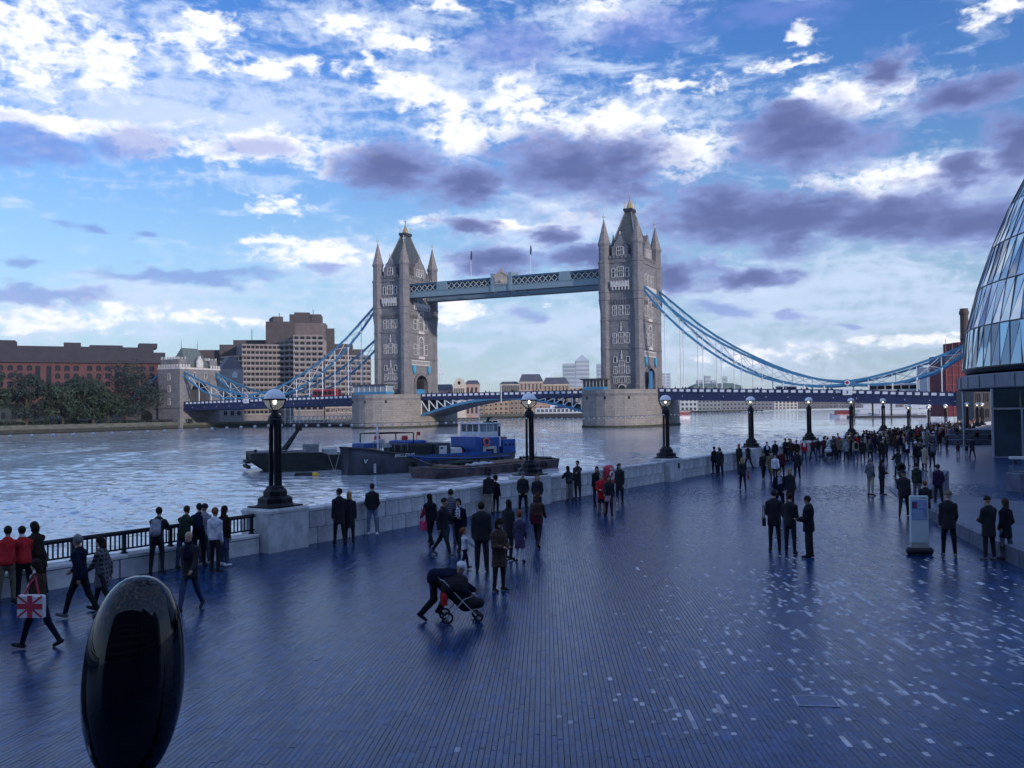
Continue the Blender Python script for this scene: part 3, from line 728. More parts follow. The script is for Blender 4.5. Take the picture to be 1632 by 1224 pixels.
    for sd_ in ('e', 'w'):
        M = F_(sd_, 0, 0, 0)
        # archivolt
        b = MB()
        for rr, dpt in ((1.05,.45),(1.14,.3),(1.23,.18)):
            pts = [(-aw*rr*math.cos(math.pi*i/12), zs + (za-zs)*rr*math.sin(math.pi*i/12)**.9) for i in range(13)]
            for i in range(12): b.bar(M @ Vector((pts[i][0], -dpt/2, pts[i][1])), M @ Vector((pts[i+1][0], -dpt/2, pts[i+1][1])), .42, dpt)
            for q in (-1, 1): b.box(q*aw*rr-.2, q*aw*rr+.2, -dpt, .02, z0-.2, zs, M)
        b.build('archivolt', TMID, t)
        b = MB(); b.box(-5.9,5.9,-.14,.05,20.0,20.3,M).box(-5.9,5.9,-.14,.05,21.4,21.7,M)
        for i in range(13): b.box(-5.9+i*.975,-5.7+i*.975,-.12,.05,20.3,21.4,M)
        b.build('frieze', TPALE, t)
        # tiers of windows with a carved centre bay
        for z, hc, hs in ((23.4, 4.6, 3.4), (32.1, 4.6, 3.2)):
            tower_window(t, F_(sd_, .25, z, 0), 2.6, hc, 4); 
            for x in (-3.6, 3.6): tower_window(t, F_(sd_, 0, z + .3, x), 1.5, hs, 2)
            b = MB(); b.box(-2.0,2.0,-.45,.05,z-1.2,z-.35,M)
            for q in (-2.0, 2.0): pinn(b, M, q, z, hc + 2.2)
            pts = [(-1.7, z+hc+.2), (-1.2, z+hc+1.1), (0, z+hc+1.9), (1.2, z+hc+1.1), (1.7, z+hc+.2)]
            for i in range(4): b.bar(M @ Vector((pts[i][0], -.2, pts[i][1])), M @ Vector((pts[i+1][0], -.2, pts[i+1][1])), .28, .4)
            b.build('carved_bay', TPALE, t)
        for x in (-3.2, 0, 3.2): tower_window(t, F_(sd_, 0, 41.2, x), 1.9, 4.0, 3)
        b = MB(); b.box(-5.4,5.4,-.8,.05,40.0,40.4,M).box(-5.4,5.4,-.8,-.62,40.4,41.3,M)
        for i in range(8): b.box(-5.1+i*1.4,-4.6+i*1.4,-.7,.05,39.0,40.0,M)
        b.build('balcony', TPALE, t)
        for q in (-1, 1):                                     # blue shields beside the arch
            p = [(-.75,3.0),(.75,3.0),(.85,1.3),(0,0),(-.85,1.3)]
            sh = MB(); vs_ = [M @ Vector((q*4.9 + x, -.55, 16.9 + z)) for x, z in p] + [M @ Vector((q*4.9 + x, -.05, 16.9 + z)) for x, z in p]
            sh.add(vs_, [(0,1,2,3,4),(9,8,7,6,5)] + [(i,(i+1)%5,5+(i+1)%5,5+i) for i in range(5)]); sh.build('shield', mat('shield_blue', (.05,.30,.50), .4), t)
        # gates and blue barrier inside the arch
        b = MB()
        for i in range(9): x = -3.2 + i*.8; b.box(x-.07, x+.07, .9, 1.05, z0, 14.6, M)
        b.build('gate_bars', IRON, t)
        b = MB().box(-3.7,3.7,.5,.62,z0,z0+1.9,M); b.build('barrier', BLUE, t)
    # gables with stepped shoulders on all four faces
    for sd_, hw, ht in (('n',2.55,6.4),('s',2.55,6.4),('e',4.0,7.2),('w',4.0,7.2)):
        M = F_(sd_, -.05, 49.6, 0); b = MB()
        o_ = [(-hw,0),(hw,0),(hw,ht*.55),(hw*.72,ht*.62),(hw*.72,ht*.74),(hw*.42,ht*.82),(0,ht*1.12),(-hw*.42,ht*.82),(-hw*.72,ht*.74),(-hw*.72,ht*.62),(-hw,ht*.55)]
        n_ = len(o_); vs_ = [M @ Vector((x, -.05, z)) for x, z in o_] + [M @ Vector((x, 3.2, z)) for x, z in o_]
        b.add(vs_, [tuple(range(n_)), tuple(range(2*n_-1, n_-1, -1))] + [((i+1)%n_, i, n_+i, n_+(i+1)%n_) for i in range(n_)])
        ga = b.build('gable', TST, t)
        MB().box(-.14,.14,.0,.3,ht*1.12,ht*1.12+1.0, M).box(-.3,.3,.02,.28,ht*1.12+.4,ht*1.12+.6,M).build('finial', TPALE, ga)
        if sd_ == 'n': tower_window(ga, M @ Matrix.Translation((0,-.05,1.0)), 1.9, 2.3, 3)
        if sd_ in 'ew':
            for x in (-1.7, 0, 1.7): tower_window(ga, M @ Matrix.Translation((x,-.05,1.0)), 1.0, 2.4, 2)
    # steep roof with crown
    z1, z2 = 49.7, 65.2
    b = MB().add([(-4.9,-8.6,z1),(4.9,-8.6,z1),(4.9,8.6,z1),(-4.9,8.6,z1),(-.95,-1.6,z2),(.95,-1.6,z2),(.95,1.6,z2),(-.95,1.6,z2)],
                 [(0,1,5,4),(1,2,6,5),(2,3,7,6),(3,0,4,7),(4,5,6,7)])
    rf = b.build('roof', SLT, t)
    b = MB()
    for p, q in (((-4.9,-8.6,z1),(-.95,-1.6,z2)),((4.9,-8.6,z1),(.95,-1.6,z2)),((4.9,8.6,z1),(.95,1.6,z2)),((-4.9,8.6,z1),(-.95,1.6,z2))): b.bar(p, q, .3)
    b.build('hip_ridge', TMID, rf)
    b = MB().box(-1.25,1.25,-1.9,1.9,z2,z2+.35).box(-1.45,1.45,-2.1,2.1,z2+.35,z2+1.1)
    b.build('roof_crest', mat('lead_crest', (.03,.03,.045), .5), rf)
    b = MB().lathe([(1.15,66.3),(1.0,67.2),(.42,68.4),(.30,69.0),(.14,69.4),(.10,71.0)], 8)
    b.ball((0,0,69.9), .27, 8, 6).box(-.4,.4,-.06,.06,70.5,70.66)
    for sx in (-1, 1):
        for sy in (-1, 1): b.tube([(sx*1.15,sy*1.7,66.3),(sx*1.15,sy*1.7,68.3)], [.16,.05], 6).ball((sx*1.15,sy*1.7,68.3), .17, 6, 4)
    b.build('gilded_crown', GOLD, rf)
    return t
bridge_tower(bl(0), 'nearer right-hand gothic stone bridge tower with dark spires', -1)
bridge_tower(bl(-SP), 'left-hand gothic stone bridge tower behind the barges', 1)

def pier(loc, label):
    t = thing('bridge_pier', label, 'pier', loc, BRZ, 'granite river piers of the bridge')
    def outl(gx, gy):
        p = []
        for i in range(13):
            a = math.pi * i / 12; p.append(((10.65+gx) * math.cos(a), 13.5 + (12.0+gy) * math.sin(a)))
        return p + [(-x, -y) for x, y in p]
    MB().prism(outl(0,0), WZ-3, 8.2).build('pier_body', PST, t)
    MB().prism(outl(.18,.18), 8.2, 8.65).build('cornice', TMID, t)
    MB().prism(outl(-.05,-.05), 8.65, 9.85).build('parapet', PST, t)
    MB().prism(outl(.25,.25), WZ-3, WZ+.7).build('weed_line', mat('tide_weed', (.035,.04,.03), .8, var=.3, scale=.8), t)
    b = MB()
    for i, x in enumerate((-6.3, 0, 6.3)):
        y = -13.5 - 12.0 * math.sqrt(max(0, 1 - (x/10.65)**2))
        b.box(x-.28, x+.28, y-.04, y+.6, 7.0, 7.9)
    b.build('drain_hole', mat('dark_hole', (.01,.01,.014), .9, var=0), t)
    return t
pier(bl(0, 0), 'right-hand granite bridge pier with rounded nose in the river'); pier(bl(-SP, 0), 'left-hand granite bridge pier with rounded nose behind the barges')

# --- high-level walkways
def walkway(y, label):
    mid = bl(-SP/2, y, 0); t = thing('walkway', label, 'footbridge', mid, BRZ, 'high level walkways between the towers')
    L = SP/2 - 6.0; zb, zl, zt = 42.7, 44.4, 47.1
    MB().box(-L, L, -1.7, 1.7, zb+.35, zb+.8).build('deck', BLUE, t)
    for q in (-1, 1):
        yy = q * 1.75
        MB().box(-L, L, yy-.22, yy+.22, zb, zl).box(-L, L, yy-.4, yy+.4, zl, zl+.16).box(-L, L, yy-.36, yy+.36, zb-.12, zb).build('lower_girder', LBLUE, t)
        MB().box(-L, L, yy-.25, yy+.25, zt-.42, zt).build('top_chord', mat('walkway_navy', (.03,.085,.15), .5), t)
        n_ = 34; pw = 2*L/n_
        for i in range(n_):
            x0 = -L + i*pw
            MB().bar((x0, yy, zl+.1), (x0+pw, yy, zt-.4), .13, .2).bar((x0+pw, yy+.03, zl+.1), (x0, yy+.03, zt-.4), .13, .2).build('lattice_bar', mat('lattice_grey', (.36,.42,.44), .6), t)
    MB().box(-L, L, -1.85, 1.85, zt+.003, zt+.2).build('roof', mat('walkway_navy', (.03,.085,.15), .5), t)
    MB().box(-L, L, -1.2, 1.2, zl+.3, zt-.45).build('glazing', mat('walkway_glass', (.03,.05,.07), .2, var=.3), t)
    for x in (-22, 22):
        MB().box(x-1.9, x+1.9, -2.1, 2.1, zl+.18, zt+.25).build('panel_box', LBLUE, t)
    b = MB()
    b.mat(0).box(-3.7,-2.7,-2.3,2.3,zb-.1,zt+1.4).box(2.7,3.7,-2.3,2.3,zb-.1,zt+1.4).box(-2.7,2.7,-2.0,2.0,zl+.1,zt+.2)
    b.mat(1).box(-2.3,2.3,-2.2,-2.0,zl+.5,zt+.1).lathe([(.9,0),(.9,.2)], 12, (0,-2.15,zt-1.3))
    pts = [(-2.6,zt+.2),(-1.5,zt+1.1),(0,zt+1.9),(1.5,zt+1.1),(2.6,zt+.2)]
    for i in range(4): b.bar((pts[i][0],-2.0,pts[i][1]),(pts[i+1][0],-2.0,pts[i+1][1]),.35,.5)
    b.xz([(-2.6,zt+.2),(2.6,zt+.2),(1.5,zt+1.0),(0,zt+1.8),(-1.5,zt+1.0)], -1.95, -1.6)
    b.mat(2).box(-.14,.14,-2.0,-1.7,zt+1.9,zt+3.2).box(-.6,.6,-1.95,-1.75,zt+2.3,zt+2.6).mat(1).ball((0,-2.2,zt-1.3),.5,8,6)
    b.build('heraldic_panel', [LBLUE, mat('crest_buff', (.42,.36,.30), .6), GOLD], t)
    return t
walkway(-6.0, 'near high level walkway with heraldic centre panel'); walkway(6.0, 'far high level walkway showing only its underside')
for k, (x, lab) in enumerate(((-12, 'left thin flagpole with furled flag on the high walkway'), (9.5, 'right thin flagpole with furled flag on the high walkway'))):
    p = bl(-SP/2 + x, -6.0, 47.3); t = thing('flagpole', lab, 'flagpole', p, BRZ, 'flagpoles on the high walkway')
    MB().tube([(0,0,0),(0,0,10)], [.11,.06], 6).build('pole', WPAINT, t)
    b = MB().tube([(0.15,0,9.6),(.25,.02,8.5),(.12,0,7.2),(.2,.02,6.4)], [.1,.28,.3,.06], 6); b.build('flag', mat('furled_flag', (.03,.035,.08), .8), t)

# --- side spans: chains, hangers, deck
TOP = [(6.4,41.2),(13,35.4),(18.5,30.5),(24.3,26.2),(29.6,22.8),(35.2,19.7),(41,16.8),(46.7,14.4),(52.3,12.6),(57.6,11.4),(63.7,10.9),(69,11.7),(77,13.7),(86,16.7),(95,20.6)]
BOT = [(6.4,40.2),(9.3,36.4),(13,32.2),(18.5,26.8),(24.2,22.0),(29.6,18.2),(35.2,15.0),(41,12.6),(46.7,11.0),(52.3,10.1),(57.6,9.8),(63.7,10.2),(69,9.9),(77,10.2),(86,13.2),(95,19.2)]
def it(tab, s): return float(np.interp(s, [p[0] for p in tab], [p[1] for p in tab]))
def side_span(sg, origin_s, par, label):
    """sg +1: to the right of the right tower, -1: to the left of the left tower"""
    t = thing('side_span', label, 'bridge span', bl(origin_s), BRZ, 'suspended side spans of the bridge')
    X = lambda s: sg * s
    pz = lambda s: float(np.interp(s, par[0], par[1]))
    for q, yy in ((-1, -8.5), (1, 8.5)):
        ch = MB()
        for tab in (TOP, BOT):
            ss = np.concatenate([np.linspace(6.4, 63.7, 24), np.linspace(66, 95, 10)])
            for i in range(len(ss)-1): ch.bar((X(ss[i]), yy, it(tab, ss[i])), (X(ss[i+1])+sg*.05, yy, it(tab, ss[i+1])), .5, .62)
        ch.build('chain', BLUE, t)
        nodes = [9.3, 13.0, 18.5, 24.2, 29.6, 35.2, 41, 46.7, 52.3, 57.6]; short = [69, 75, 81, 87, 92]
        for grp in (nodes, short):
            for i, s in enumerate(grp):
                zt, zb = it(TOP, s), it(BOT, s)
                MB().bar((X(s), yy, zb), (X(s), yy, zt), .2, .2).build('brace', WPAINT, t)
                if i < len(grp)-1:
                    s2 = grp[i+1]; zt2, zb2 = it(TOP, s2), it(BOT, s2)
                    MB().bar((X(s), yy-.1, zb), (X(s2), yy-.1, zt2), .16, .16).build('brace', WPAINT, t)
                    MB().bar((X(s), yy+.1, zt), (X(s2), yy+.1, zb2), .16, .16).build('brace', WPAINT, t)
        for s in nodes[1:] + short[:4] + [63.7]:
            zb = it(BOT, s)
            if zb - pz(s) > .1: MB().tube([(X(s), yy, pz(s)-.6), (X(s), yy, zb)], .14, 6).tube([(X(s), yy, zb-.9),(X(s), yy, zb)], [.14,.45], 6).build('hanger', WPAINT, t)
        # roundel at the low point
        r_ = MB().mat(0); yy2 = yy - .38
        for r0, dy, m_ in ((.95,0,0),(.72,-.05,1),(.42,-.1,2)):
            pr = [(r0*math.cos(2*math.pi*i/16), r0*math.sin(2*math.pi*i/16)) for i in range(16)]
            r_.mat(m_).xz([(X(63.7)+x, 10.6+z) for x, z in pr], yy2+dy, yy2+dy+.3)
        r_.build('roundel', [BLUE, WPAINT, mat('roundel_red', (.35,.02,.03), .5)], t)
        pb = MB().mat(0).box(X(63.7)-1.2, X(63.7)+1.2, yy-.72, yy-.52, pz(63.7)-1.5, pz(63.7)+.1)
        pb.mat(1).box(X(63.7)-.14, X(63.7)+.14, yy-.76, yy-.723, pz(63.7)-1.1, pz(63.7)-.3)
        pb.build('name_plate', [WPAINT, DBLUE], t)
        # parapet with white panels
        ss = np.linspace(10.8, 95, 20); p_ = MB(); fa = MB()
        for i in range(19):
            s0, s1 = ss[i], ss[i+1]; z0, z1 = pz(s0), pz(s1)
            def slab(b, zlo, zhi, y0, y1, s0=s0, s1=s1, z0=z0, z1=z1):
                xa, xb = sorted((X(s0), X(s1))); za, zb_ = (z0, z1) if X(s0) < X(s1) else (z1, z0)
                b.add([(xa,y0,za+zlo),(xb,y0,zb_+zlo),(xb,y1,zb_+zlo),(xa,y1,za+zlo),(xa,y0,za+zhi),(xb,y0,zb_+zhi),(xb,y1,zb_+zhi),(xa,y1,za+zhi)],
                      [(3,2,1,0),(4,5,6,7),(0,1,5,4),(1,2,6,5),(2,3,7,6),(3,0,4,7)])
            slab(p_, -1.25, 0, yy-.15, yy+.15); slab(fa, -3.5, -1.26, yy-.35, yy+.35)
            slab(fa, -1.40, -1.255, yy-.5, yy+.5)
        p_.build('parapet', DBLUE, t); fa.build('edge_girder', DBLUE, t)
        for i in range(42):
            if q > 0: break
            s = 11.8 + i * 1.98; z = pz(s)
            if abs(s - 63.7) < 1.3: continue
            MB().box(X(s)-.62, X(s)+.62, yy-.19, yy-.153, z-.98, z-.28).build('parapet_panel', WPAINT, t)
            if i % 3 == 0: MB().box(X(s)-1.15, X(s)-.85, yy-.26, yy-.153, z-1.25, z+.12).build('parapet_post', DBLUE, t)
        if q < 0:
            for i in range(14):
                s = 12 + i*6; MB().ball((X(s), yy-.42, pz(s)-2.3), .13, 6, 4).build('rivet_lamp', WPAINT, t)
    ss = np.linspace(10.8, 95, 8); d_ = MB()
    for i in range(7):
        xa, xb = sorted((X(ss[i]), X(ss[i+1]))); za, zb_ = (pz(ss[i]), pz(ss[i+1])) if X(ss[i]) < X(ss[i+1]) else (pz(ss[i+1]), pz(ss[i]))
        d_.add([(xa,-8.1,za-2.2),(xb,-8.1,zb_-2.2),(xb,8.1,zb_-2.2),(xa,8.1,za-2.2),(xa,-8.1,za-1.35),(xb,-8.1,zb_-1.35),(xb,8.1,zb_-1.35),(xa,8.1,za-1.35)],
               [(3,2,1,0),(4,5,6,7),(0,1,5,4),(1,2,6,5),(2,3,7,6),(3,0,4,7)])
    d_.build('deck', mat('deck_asphalt', (.05,.05,.055), .9), t)
    return t
PAR_R = ([10,63,95],[10.25,8.75,7.2]); PAR_L = ([10,62,95],[10.25,9.55,9.05])
side_span(1, 0, PAR_R, 'right suspended bridge span with blue chains curving to the bank')
side_span(-1, -SP, PAR_L, 'left suspended bridge span with blue chains before the concrete hotel')

# --- bascules
def bascule(sg, org, label):
    t = thing('bascule', label, 'bridge span', bl(org), BRZ, 'opening bascule leaves of the bridge')
    x0, x1 = 10.75, SP/2 - .08; X = lambda s: sg * s
    zl = lambda s: 8.15 - 5.3 * (1 - (s-x0)/(x1-x0))**1.75
    for q, yy in ((-1,-8.3),(1,8.3)):
        b = MB(); n_ = 10; ss = np.linspace(x0, x1, n_+1)
        for i in range(n_): b.bar((X(ss[i]), yy, zl(ss[i])), (X(ss[i+1]), yy, zl(ss[i+1])), .5, .75)
        b.build('lower_chord', BLUE, t)
        MB().box(min(X(x0),X(x1)), max(X(x0),X(x1)), yy-.3, yy+.3, 7.9, 8.95).build('edge_girder', DBLUE, t)
        b = MB(); w2 = MB()
        for i in range(n_):
            if 7.9 - zl(ss[i]) > .3: w2.bar((X(ss[i]), yy, zl(ss[i])), (X(ss[i]), yy, 7.9), .38, .3)
            if 7.9 - zl(ss[i]) > .7: w2.bar((X(ss[i]), yy, 7.85), (X(ss[i+1]), yy, zl(ss[i+1])+.1), .34, .25)
        w2.build('web_bracing', WPAINT if q < 0 else LBLUE, t)
        MB().box(min(X(x0),X(x1)), max(X(x0),X(x1)), yy-.15, yy+.15, 8.952, 10.15).build('parapet', DBLUE, t)
        if q < 0:
            for i in range(15):
                s = 11.8 + i*1.98; MB().box(X(s)-.62, X(s)+.62, yy-.19, yy-.153, 9.2, 9.9).build('parapet_panel', WPAINT, t)
    b = MB(); ss = np.linspace(x0, x1, 9)
    for i in range(8):
        xa, xb = sorted((X(ss[i]), X(ss[i+1]))); za, zb_ = zl(ss[i]), zl(ss[i+1])
        if sg < 0: za, zb_ = zb_, za
        b.add([(xa,-8,za-.3),(xb,-8,zb_-.3),(xb,8,zb_-.3),(xa,8,za-.3)], [(3,2,1,0)])
    b.box(min(X(x0),X(x1)), max(X(x0),X(x1)), -8, 8, 8.2, 8.93)
    b.build('deck', mat('bascule_plate', (.12,.13,.15), .6), t)
    if sg > 0: MB().box(X(x1)-.25, X(x1)-.0, -8.75, -8.55, 6.6, 12.4).build('signal_post', WPAINT, t)
    return t
bascule(1, -SP, 'left opening bascule leaf with white web bracing'); bascule(-1, 0, 'right opening bascule leaf beside the nearer pier')

# --- control cabins and hoardings on the piers
def cabin(s, y, w_, d_, label, dark):
    t = thing('control_cabin', label, 'cabin', bl(s, y, 9.86), BRZ, 'cabins on the bridge piers')
    MB().box(-w_/2, w_/2, -d_/2, d_/2, 0, 1.0).build('cabin_base', BLUE, t)
    n_ = 6
    for i in range(n_+1):
        x = -w_/2 + w_*i/n_; MB().box(x-.12, x+.12, -d_/2-.02, -d_/2+.2, 1.003, 3.1).build('mullion', WPAINT if not dark else mat('cabin_pale', (.35,.36,.40), .6), t)
    MB().box(-w_/2+.1, w_/2-.1, -d_/2+.1, d_/2-.1, 1.003, 3.08).build('glazing', TGL if dark else mat('cabin_glass', (.22,.28,.33), .15, var=.2), t)
    MB().box(-w_/2-.7, w_/2+.7, -d_/2-.7, d_/2+.7, 3.1, 3.45).build('flat_roof', mat('cabin_roof', (.06,.065,.08), .7), t)
cabin(-SP-2.5, -17, 13, 4.5, 'flat-roofed glazed cabin on the left bridge pier', False)
cabin(-6.5, -15.5, 6.5, 4, 'dark-windowed control cabin on the right bridge pier', True)
t = thing('hoarding', 'bright blue hoarding in the archway of the right tower', 'hoarding', bl(7.2, -2.6, 9.9), BRZ)
MB().box(-.1,.1,-3.4,-.2,0,5.6).build('board', mat('hoarding_blue', (.03,.17,.36), .5, var=.1), t); MB().box(.11,.2,-3.4,-.2,0,.3).build('foot_rail', IRON, t)
# --- abutment towers
def abutment(s, sg, label):
    t = thing('abutment_tower', label, 'tower', bl(s), BRZ)
    L = 5.5
    for y0, y1 in ((-10.6,-5.2),(5.2,10.6)): MB().box(-L, L, y0, y1, WZ-2, 22.3).build('flank_wall', TST, t)
    MB().box(-L, L, -5.2, 5.2, 17.0, 22.3).build('centre_wall', TST, t)
    MB().box(-L+.1, L-.1, -5.2, 5.2, WZ-2, 5.5).build('road_base', TST, t)
    for q in (-1, 1):
        b = MB()
        for i in range(12):
            a0, a1 = math.pi*i/12, math.pi*(i+1)/12
            p0, p1 = (-5.0*math.cos(a0), 11.5+5.2*math.sin(a0)), (-5.0*math.cos(a1), 11.5+5.2*math.sin(a1))
            b.add([(q*(L-.02),p0[0],p0[1]),(q*(L-.02),p1[0],p1[1]),(q*(L-.02),p1[0],17.0),(q*(L-.02),p0[0],17.0)], [(0,1,2,3)])
        b.build('arch_spandrel', TST, t)
    b = MB()
    for i in range(9):
        for y in (-10.75, 10.45): b.box(-L+i*1.3, -L+.75+i*1.3, y, y+.3, 22.3, 23.4)
    for i in range(4):
        for x in (-L-.15, L-.15): b.box(x, x+.3, -10.4+i*1.4, -9.6+i*1.4, 22.3, 23.4).box(x, x+.3, 5.6+i*1.4, 6.4+i*1.4, 22.3, 23.4)
    b.build('battlements', TPALE, t)
    MB().box(-L-.25, L+.25, -10.85, 10.85, 21.6, 22.25).build('machicolation', TPALE, t)
    for y0, y1 in ((-10.2,-6.2),(6.2,10.2)):
        tr = MB().box(-4.6, 4.6, y0, y1, 22.3, 25.4); tr.build('corner_turret', TST, t)
        b = MB()
        for i in range(6):
            b.box(-4.6+i*1.6,-3.8+i*1.6,y0-.1,y0+.25,25.4,26.4).box(-4.6+i*1.6,-3.8+i*1.6,y1-.25,y1+.1,25.4,26.4)
        b.build('battlements', TPALE, t)
    z1, z2 = 23.4, 30.2
    rf = MB().box(-3.9,3.9,-6.1,6.1,22.3,z1).add([(-4.1,-6.15,z1),(4.1,-6.15,z1),(4.1,6.15,z1),(-4.1,6.15,z1),(0,-4.3,z2),(0,4.3,z2)], [(0,1,4),(1,2,5,4),(2,3,5),(3,0,4,5)]).build('roof', mat('green_slate', (.10,.125,.125), .6, var=.2, scale=1.2), t)
    for y in (-4.3, 4.3): MB().tube([(0,y,z2-.2),(0,y,z2+3.2)], [.14,.05], 6).ball((0,y,z2+1.2),.22,6,4).build('finial', TMID, rf)
    MB().yz([(-1.6,22.4),(1.6,22.4),(1.6,24.6),(0,27.0),(-1.6,24.6)], L-.6, L+.1).build('dormer_gable', TPALE, rf)
    for y in (-3.0, 3.0): tower_window(t, Matrix.Translation((L, y, 18.4)) @ Matrix.Rotation(math.pi/2, 4, 'Z'), .9, 1.9, 1, False)
    for z in (8, 13, 17.5): tower_window(t, Matrix.Translation((0, -10.6, z)), .8, 2.2, 1, False)
    MB().box(-L-.3, L+.3, -10.9, 10.9, 6.6, 7.2).build('string_course', TMID, t)
    return t
abutment(-SP - 94.5 - 5.7, -1, 'stone abutment tower with green slate roof on the left bank')
abutment(94.5 + 5.7, 1, 'stone abutment block behind the glass hall at the bridge end')
# back-stay going down behind the left abutment tower
t = thing('back_stay', 'blue chain tie running down behind the left abutment tower', 'chain', bl(-SP-107, 0, 0), BRZ)
for y in (-8.5, 8.5): MB().bar((0,y,20.2),(-17,y,9.0),.55,.9).build('tie_bar', BLUE, t)
t = thing('approach_viaduct', 'masonry approach viaduct with dark arch left of the abutment tower', 'viaduct', bl(-SP-106.5, 0, 0), BRZ)
b = MB().box(-60, 0, -10, 10, -.5, 7.6); b.build('viaduct_wall', TST, t)
MB().box(-60, 0, -10.3, -10.003, 7.6, 8.9).build('parapet', TST, t)
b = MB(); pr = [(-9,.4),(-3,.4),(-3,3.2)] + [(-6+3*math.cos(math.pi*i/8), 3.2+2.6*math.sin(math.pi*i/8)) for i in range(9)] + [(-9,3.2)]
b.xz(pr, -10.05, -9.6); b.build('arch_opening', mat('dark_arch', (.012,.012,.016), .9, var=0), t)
# ================================================================== FAR BANK AND DISTANT BUILDINGS
def bmat(n, c, r=.85, v=.15, sc_=.4): return mat(n, c, r, var=v, scale=sc_, dirt=(tuple(x*.6 for x in c), .62))
BRICK = stone('red_brick', (.115,.048,.052), (.09,.038,.042), (.07,.045,.05), .9, .3, dirt=.4, bump=.2)
HOTC = bmat('hotel_concrete', (.20,.185,.185)); HOTD = bmat('hotel_brown_cladding', (.070,.062,.068)); BAND = bmat('hotel_band', (.265,.245,.24))
DKGL = mat('dark_window_glass', (.012,.014,.022), .06, var=0, spec=.3)
DKRF = bmat('dark_roof', (.035,.035,.050))
WINM = {}
def win_mesh(w_, h_, frame, arched=False):
    k = (round(w_,2), round(h_,2), frame.name, arched)
    if k in WINM: return WINM[k]
    b = MB(); e = .16
    b.mat(0).box(-w_/2-e, -w_/2, -.12, .05, -e, h_+e).box(w_/2, w_/2+e, -.12, .05, -e, h_+e).box(-w_/2, w_/2, -.12, .05, h_, h_+e).box(-w_/2-e, w_/2+e, -.2, .05, -e-.12, -.003)
    b.box(-.05,.05,-.08,.05,0,h_)
    b.mat(1).box(-w_/2, w_/2, -.035, .04, 0, h_)
    if arched: b.mat(1).xz([(w_/2*math.cos(math.pi*i/8), h_ + w_*.28*math.sin(math.pi*i/8)) for i in range(9)], -.13, .04)
    WINM[k] = b.mesh('window', [frame, DKGL]); return WINM[k]
def win_row(parent, M, x0, x1, n, zs, w_, h_, frame, skip=(), arched=False):
    me = win_mesh(w_, h_, frame, arched)
    for z in zs:
        for i in range(n):
            if (i, z) in skip or i in skip: continue
            x = x0 + (x1-x0)*(i+.5)/n
            o = obj('window', me, parent); o.matrix_local = M @ Matrix.Translation((x, 0, z))
def block(t, name, p0, p1, depth, z0, z1, m):
    """box whose front runs from p0 to p1 (local x, y); returns the matrix of its front"""
    a = Vector((p0[0], p0[1], 0)); b_ = Vector((p1[0], p1[1], 0)); L = (b_-a).length; ang = math.atan2(b_.y-a.y, b_.x-a.x)
    M = Matrix.Translation(a) @ Matrix.Rotation(ang, 4, 'Z')
    b = MB().box(0, L, 0, depth, z0, z1, M); o = b.build(name, m, t)
    return M, L, o
def P2(px_, d_, org): p = at(px_, 640, d_); return (p.x - org.x, p.y - org.y)

# red brick office block on the left bank
org = at(130, 640, 420); org.z = .5
t = thing('brick_building', 'long dark red brick block behind the riverside trees', 'building', org)
M, L, _ = block(t, 'wall', P2(-90, 395, org), P2(262, 432, org), 30, 0, zat(130,578,415)-.5, BRICK)
ztop = zat(130,578,415)-.5
zs = [ztop - 3.6 - 3.55*i for i in range(6)]
win_row(t, M, L*.22, L*.60, 9, zs, 2.2, 1.8, BRICK, skip=(4,5), arched=True); win_row(t, M, L*.01, L*.2, 4, zs[:3], 2.2, 1.8, BRICK, arched=True)
win_row(t, M, L*.62, L*.96, 8, zs, 2.1, 1.9, BRICK, arched=True)
for x in (L*.405, L*.455): MB().box(x-1.0, x+1.0, -.15, .1, zs[3], zs[0]+2.2, M).build('tall_window', DKGL, t)
MB().box(-1, L+1, -1.2, 31, ztop, ztop+1.0, M).build('cornice', DKRF, t)
MB().box(-.5, L+.5, .5, 30, ztop+1.0, ztop+5.2, M).build('attic_storey', DKRF, t)
MB().box(-.5, L*.95, 3, 28, ztop+5.2, ztop+7.6, M).build('roof', DKRF, t)
for f0, f1, h_ in ((.02,.30,2.6),(.52,.60,2.0),(.88,.97,2.2),(.64,.80,1.0)): MB().box(L*f0, L*f1, 6, 20, ztop+7.6, ztop+7.6+h_, M).build('roof_plant_room', DKRF, t)
# concrete hotel, stepped
org = at(450, 640, 470); org.z = .5
t = thing('hotel', 'stepped concrete hotel with banded window rows behind the chains', 'building', org)
def hz(y, d): return zat(450, y, d) - .5
def wing(x0, d0, x1, d1, ytop, ndeep, ncol, label=None, zbot=0, m=HOTC, rows=None):
    ztop = hz(ytop, (d0+d1)/2); M, L, o = block(t, 'wing', P2(x0, d0, org), P2(x1, d1, org), ndeep, zbot, ztop, m)
    n_ = rows or int((ztop - 3) / 2.72); zs = [ztop - 2.3 - 2.72*i for i in range(n_)]
    bm = MB().box(-.15, L+.15, -.5, .05, -.55, .25).mesh('floor_band', BAND)
    for z in zs:
        o = obj('floor_band', bm, t); o.matrix_local = M @ Matrix.Translation((0,0,z-.3))
    me = win_mesh(L/ncol*.62, 1.25, HOTD)
    for z in zs:
        for i in range(ncol):
            o = obj('window', me, t); o.matrix_local = M @ Matrix.Translation((L*(i+.5)/ncol, -.02, z+.05))
    return M, L, ztop
wing(352, 470, 388, 462, 566, 18, 5)
wing(386, 462, 448, 470, 548, 20, 9)
wing(446, 470, 470, 462, 541, 20, 3)
wing(468, 462, 516, 466, 534, 20, 5)
wing(518, 474, 592, 486, 567, 16, 9)
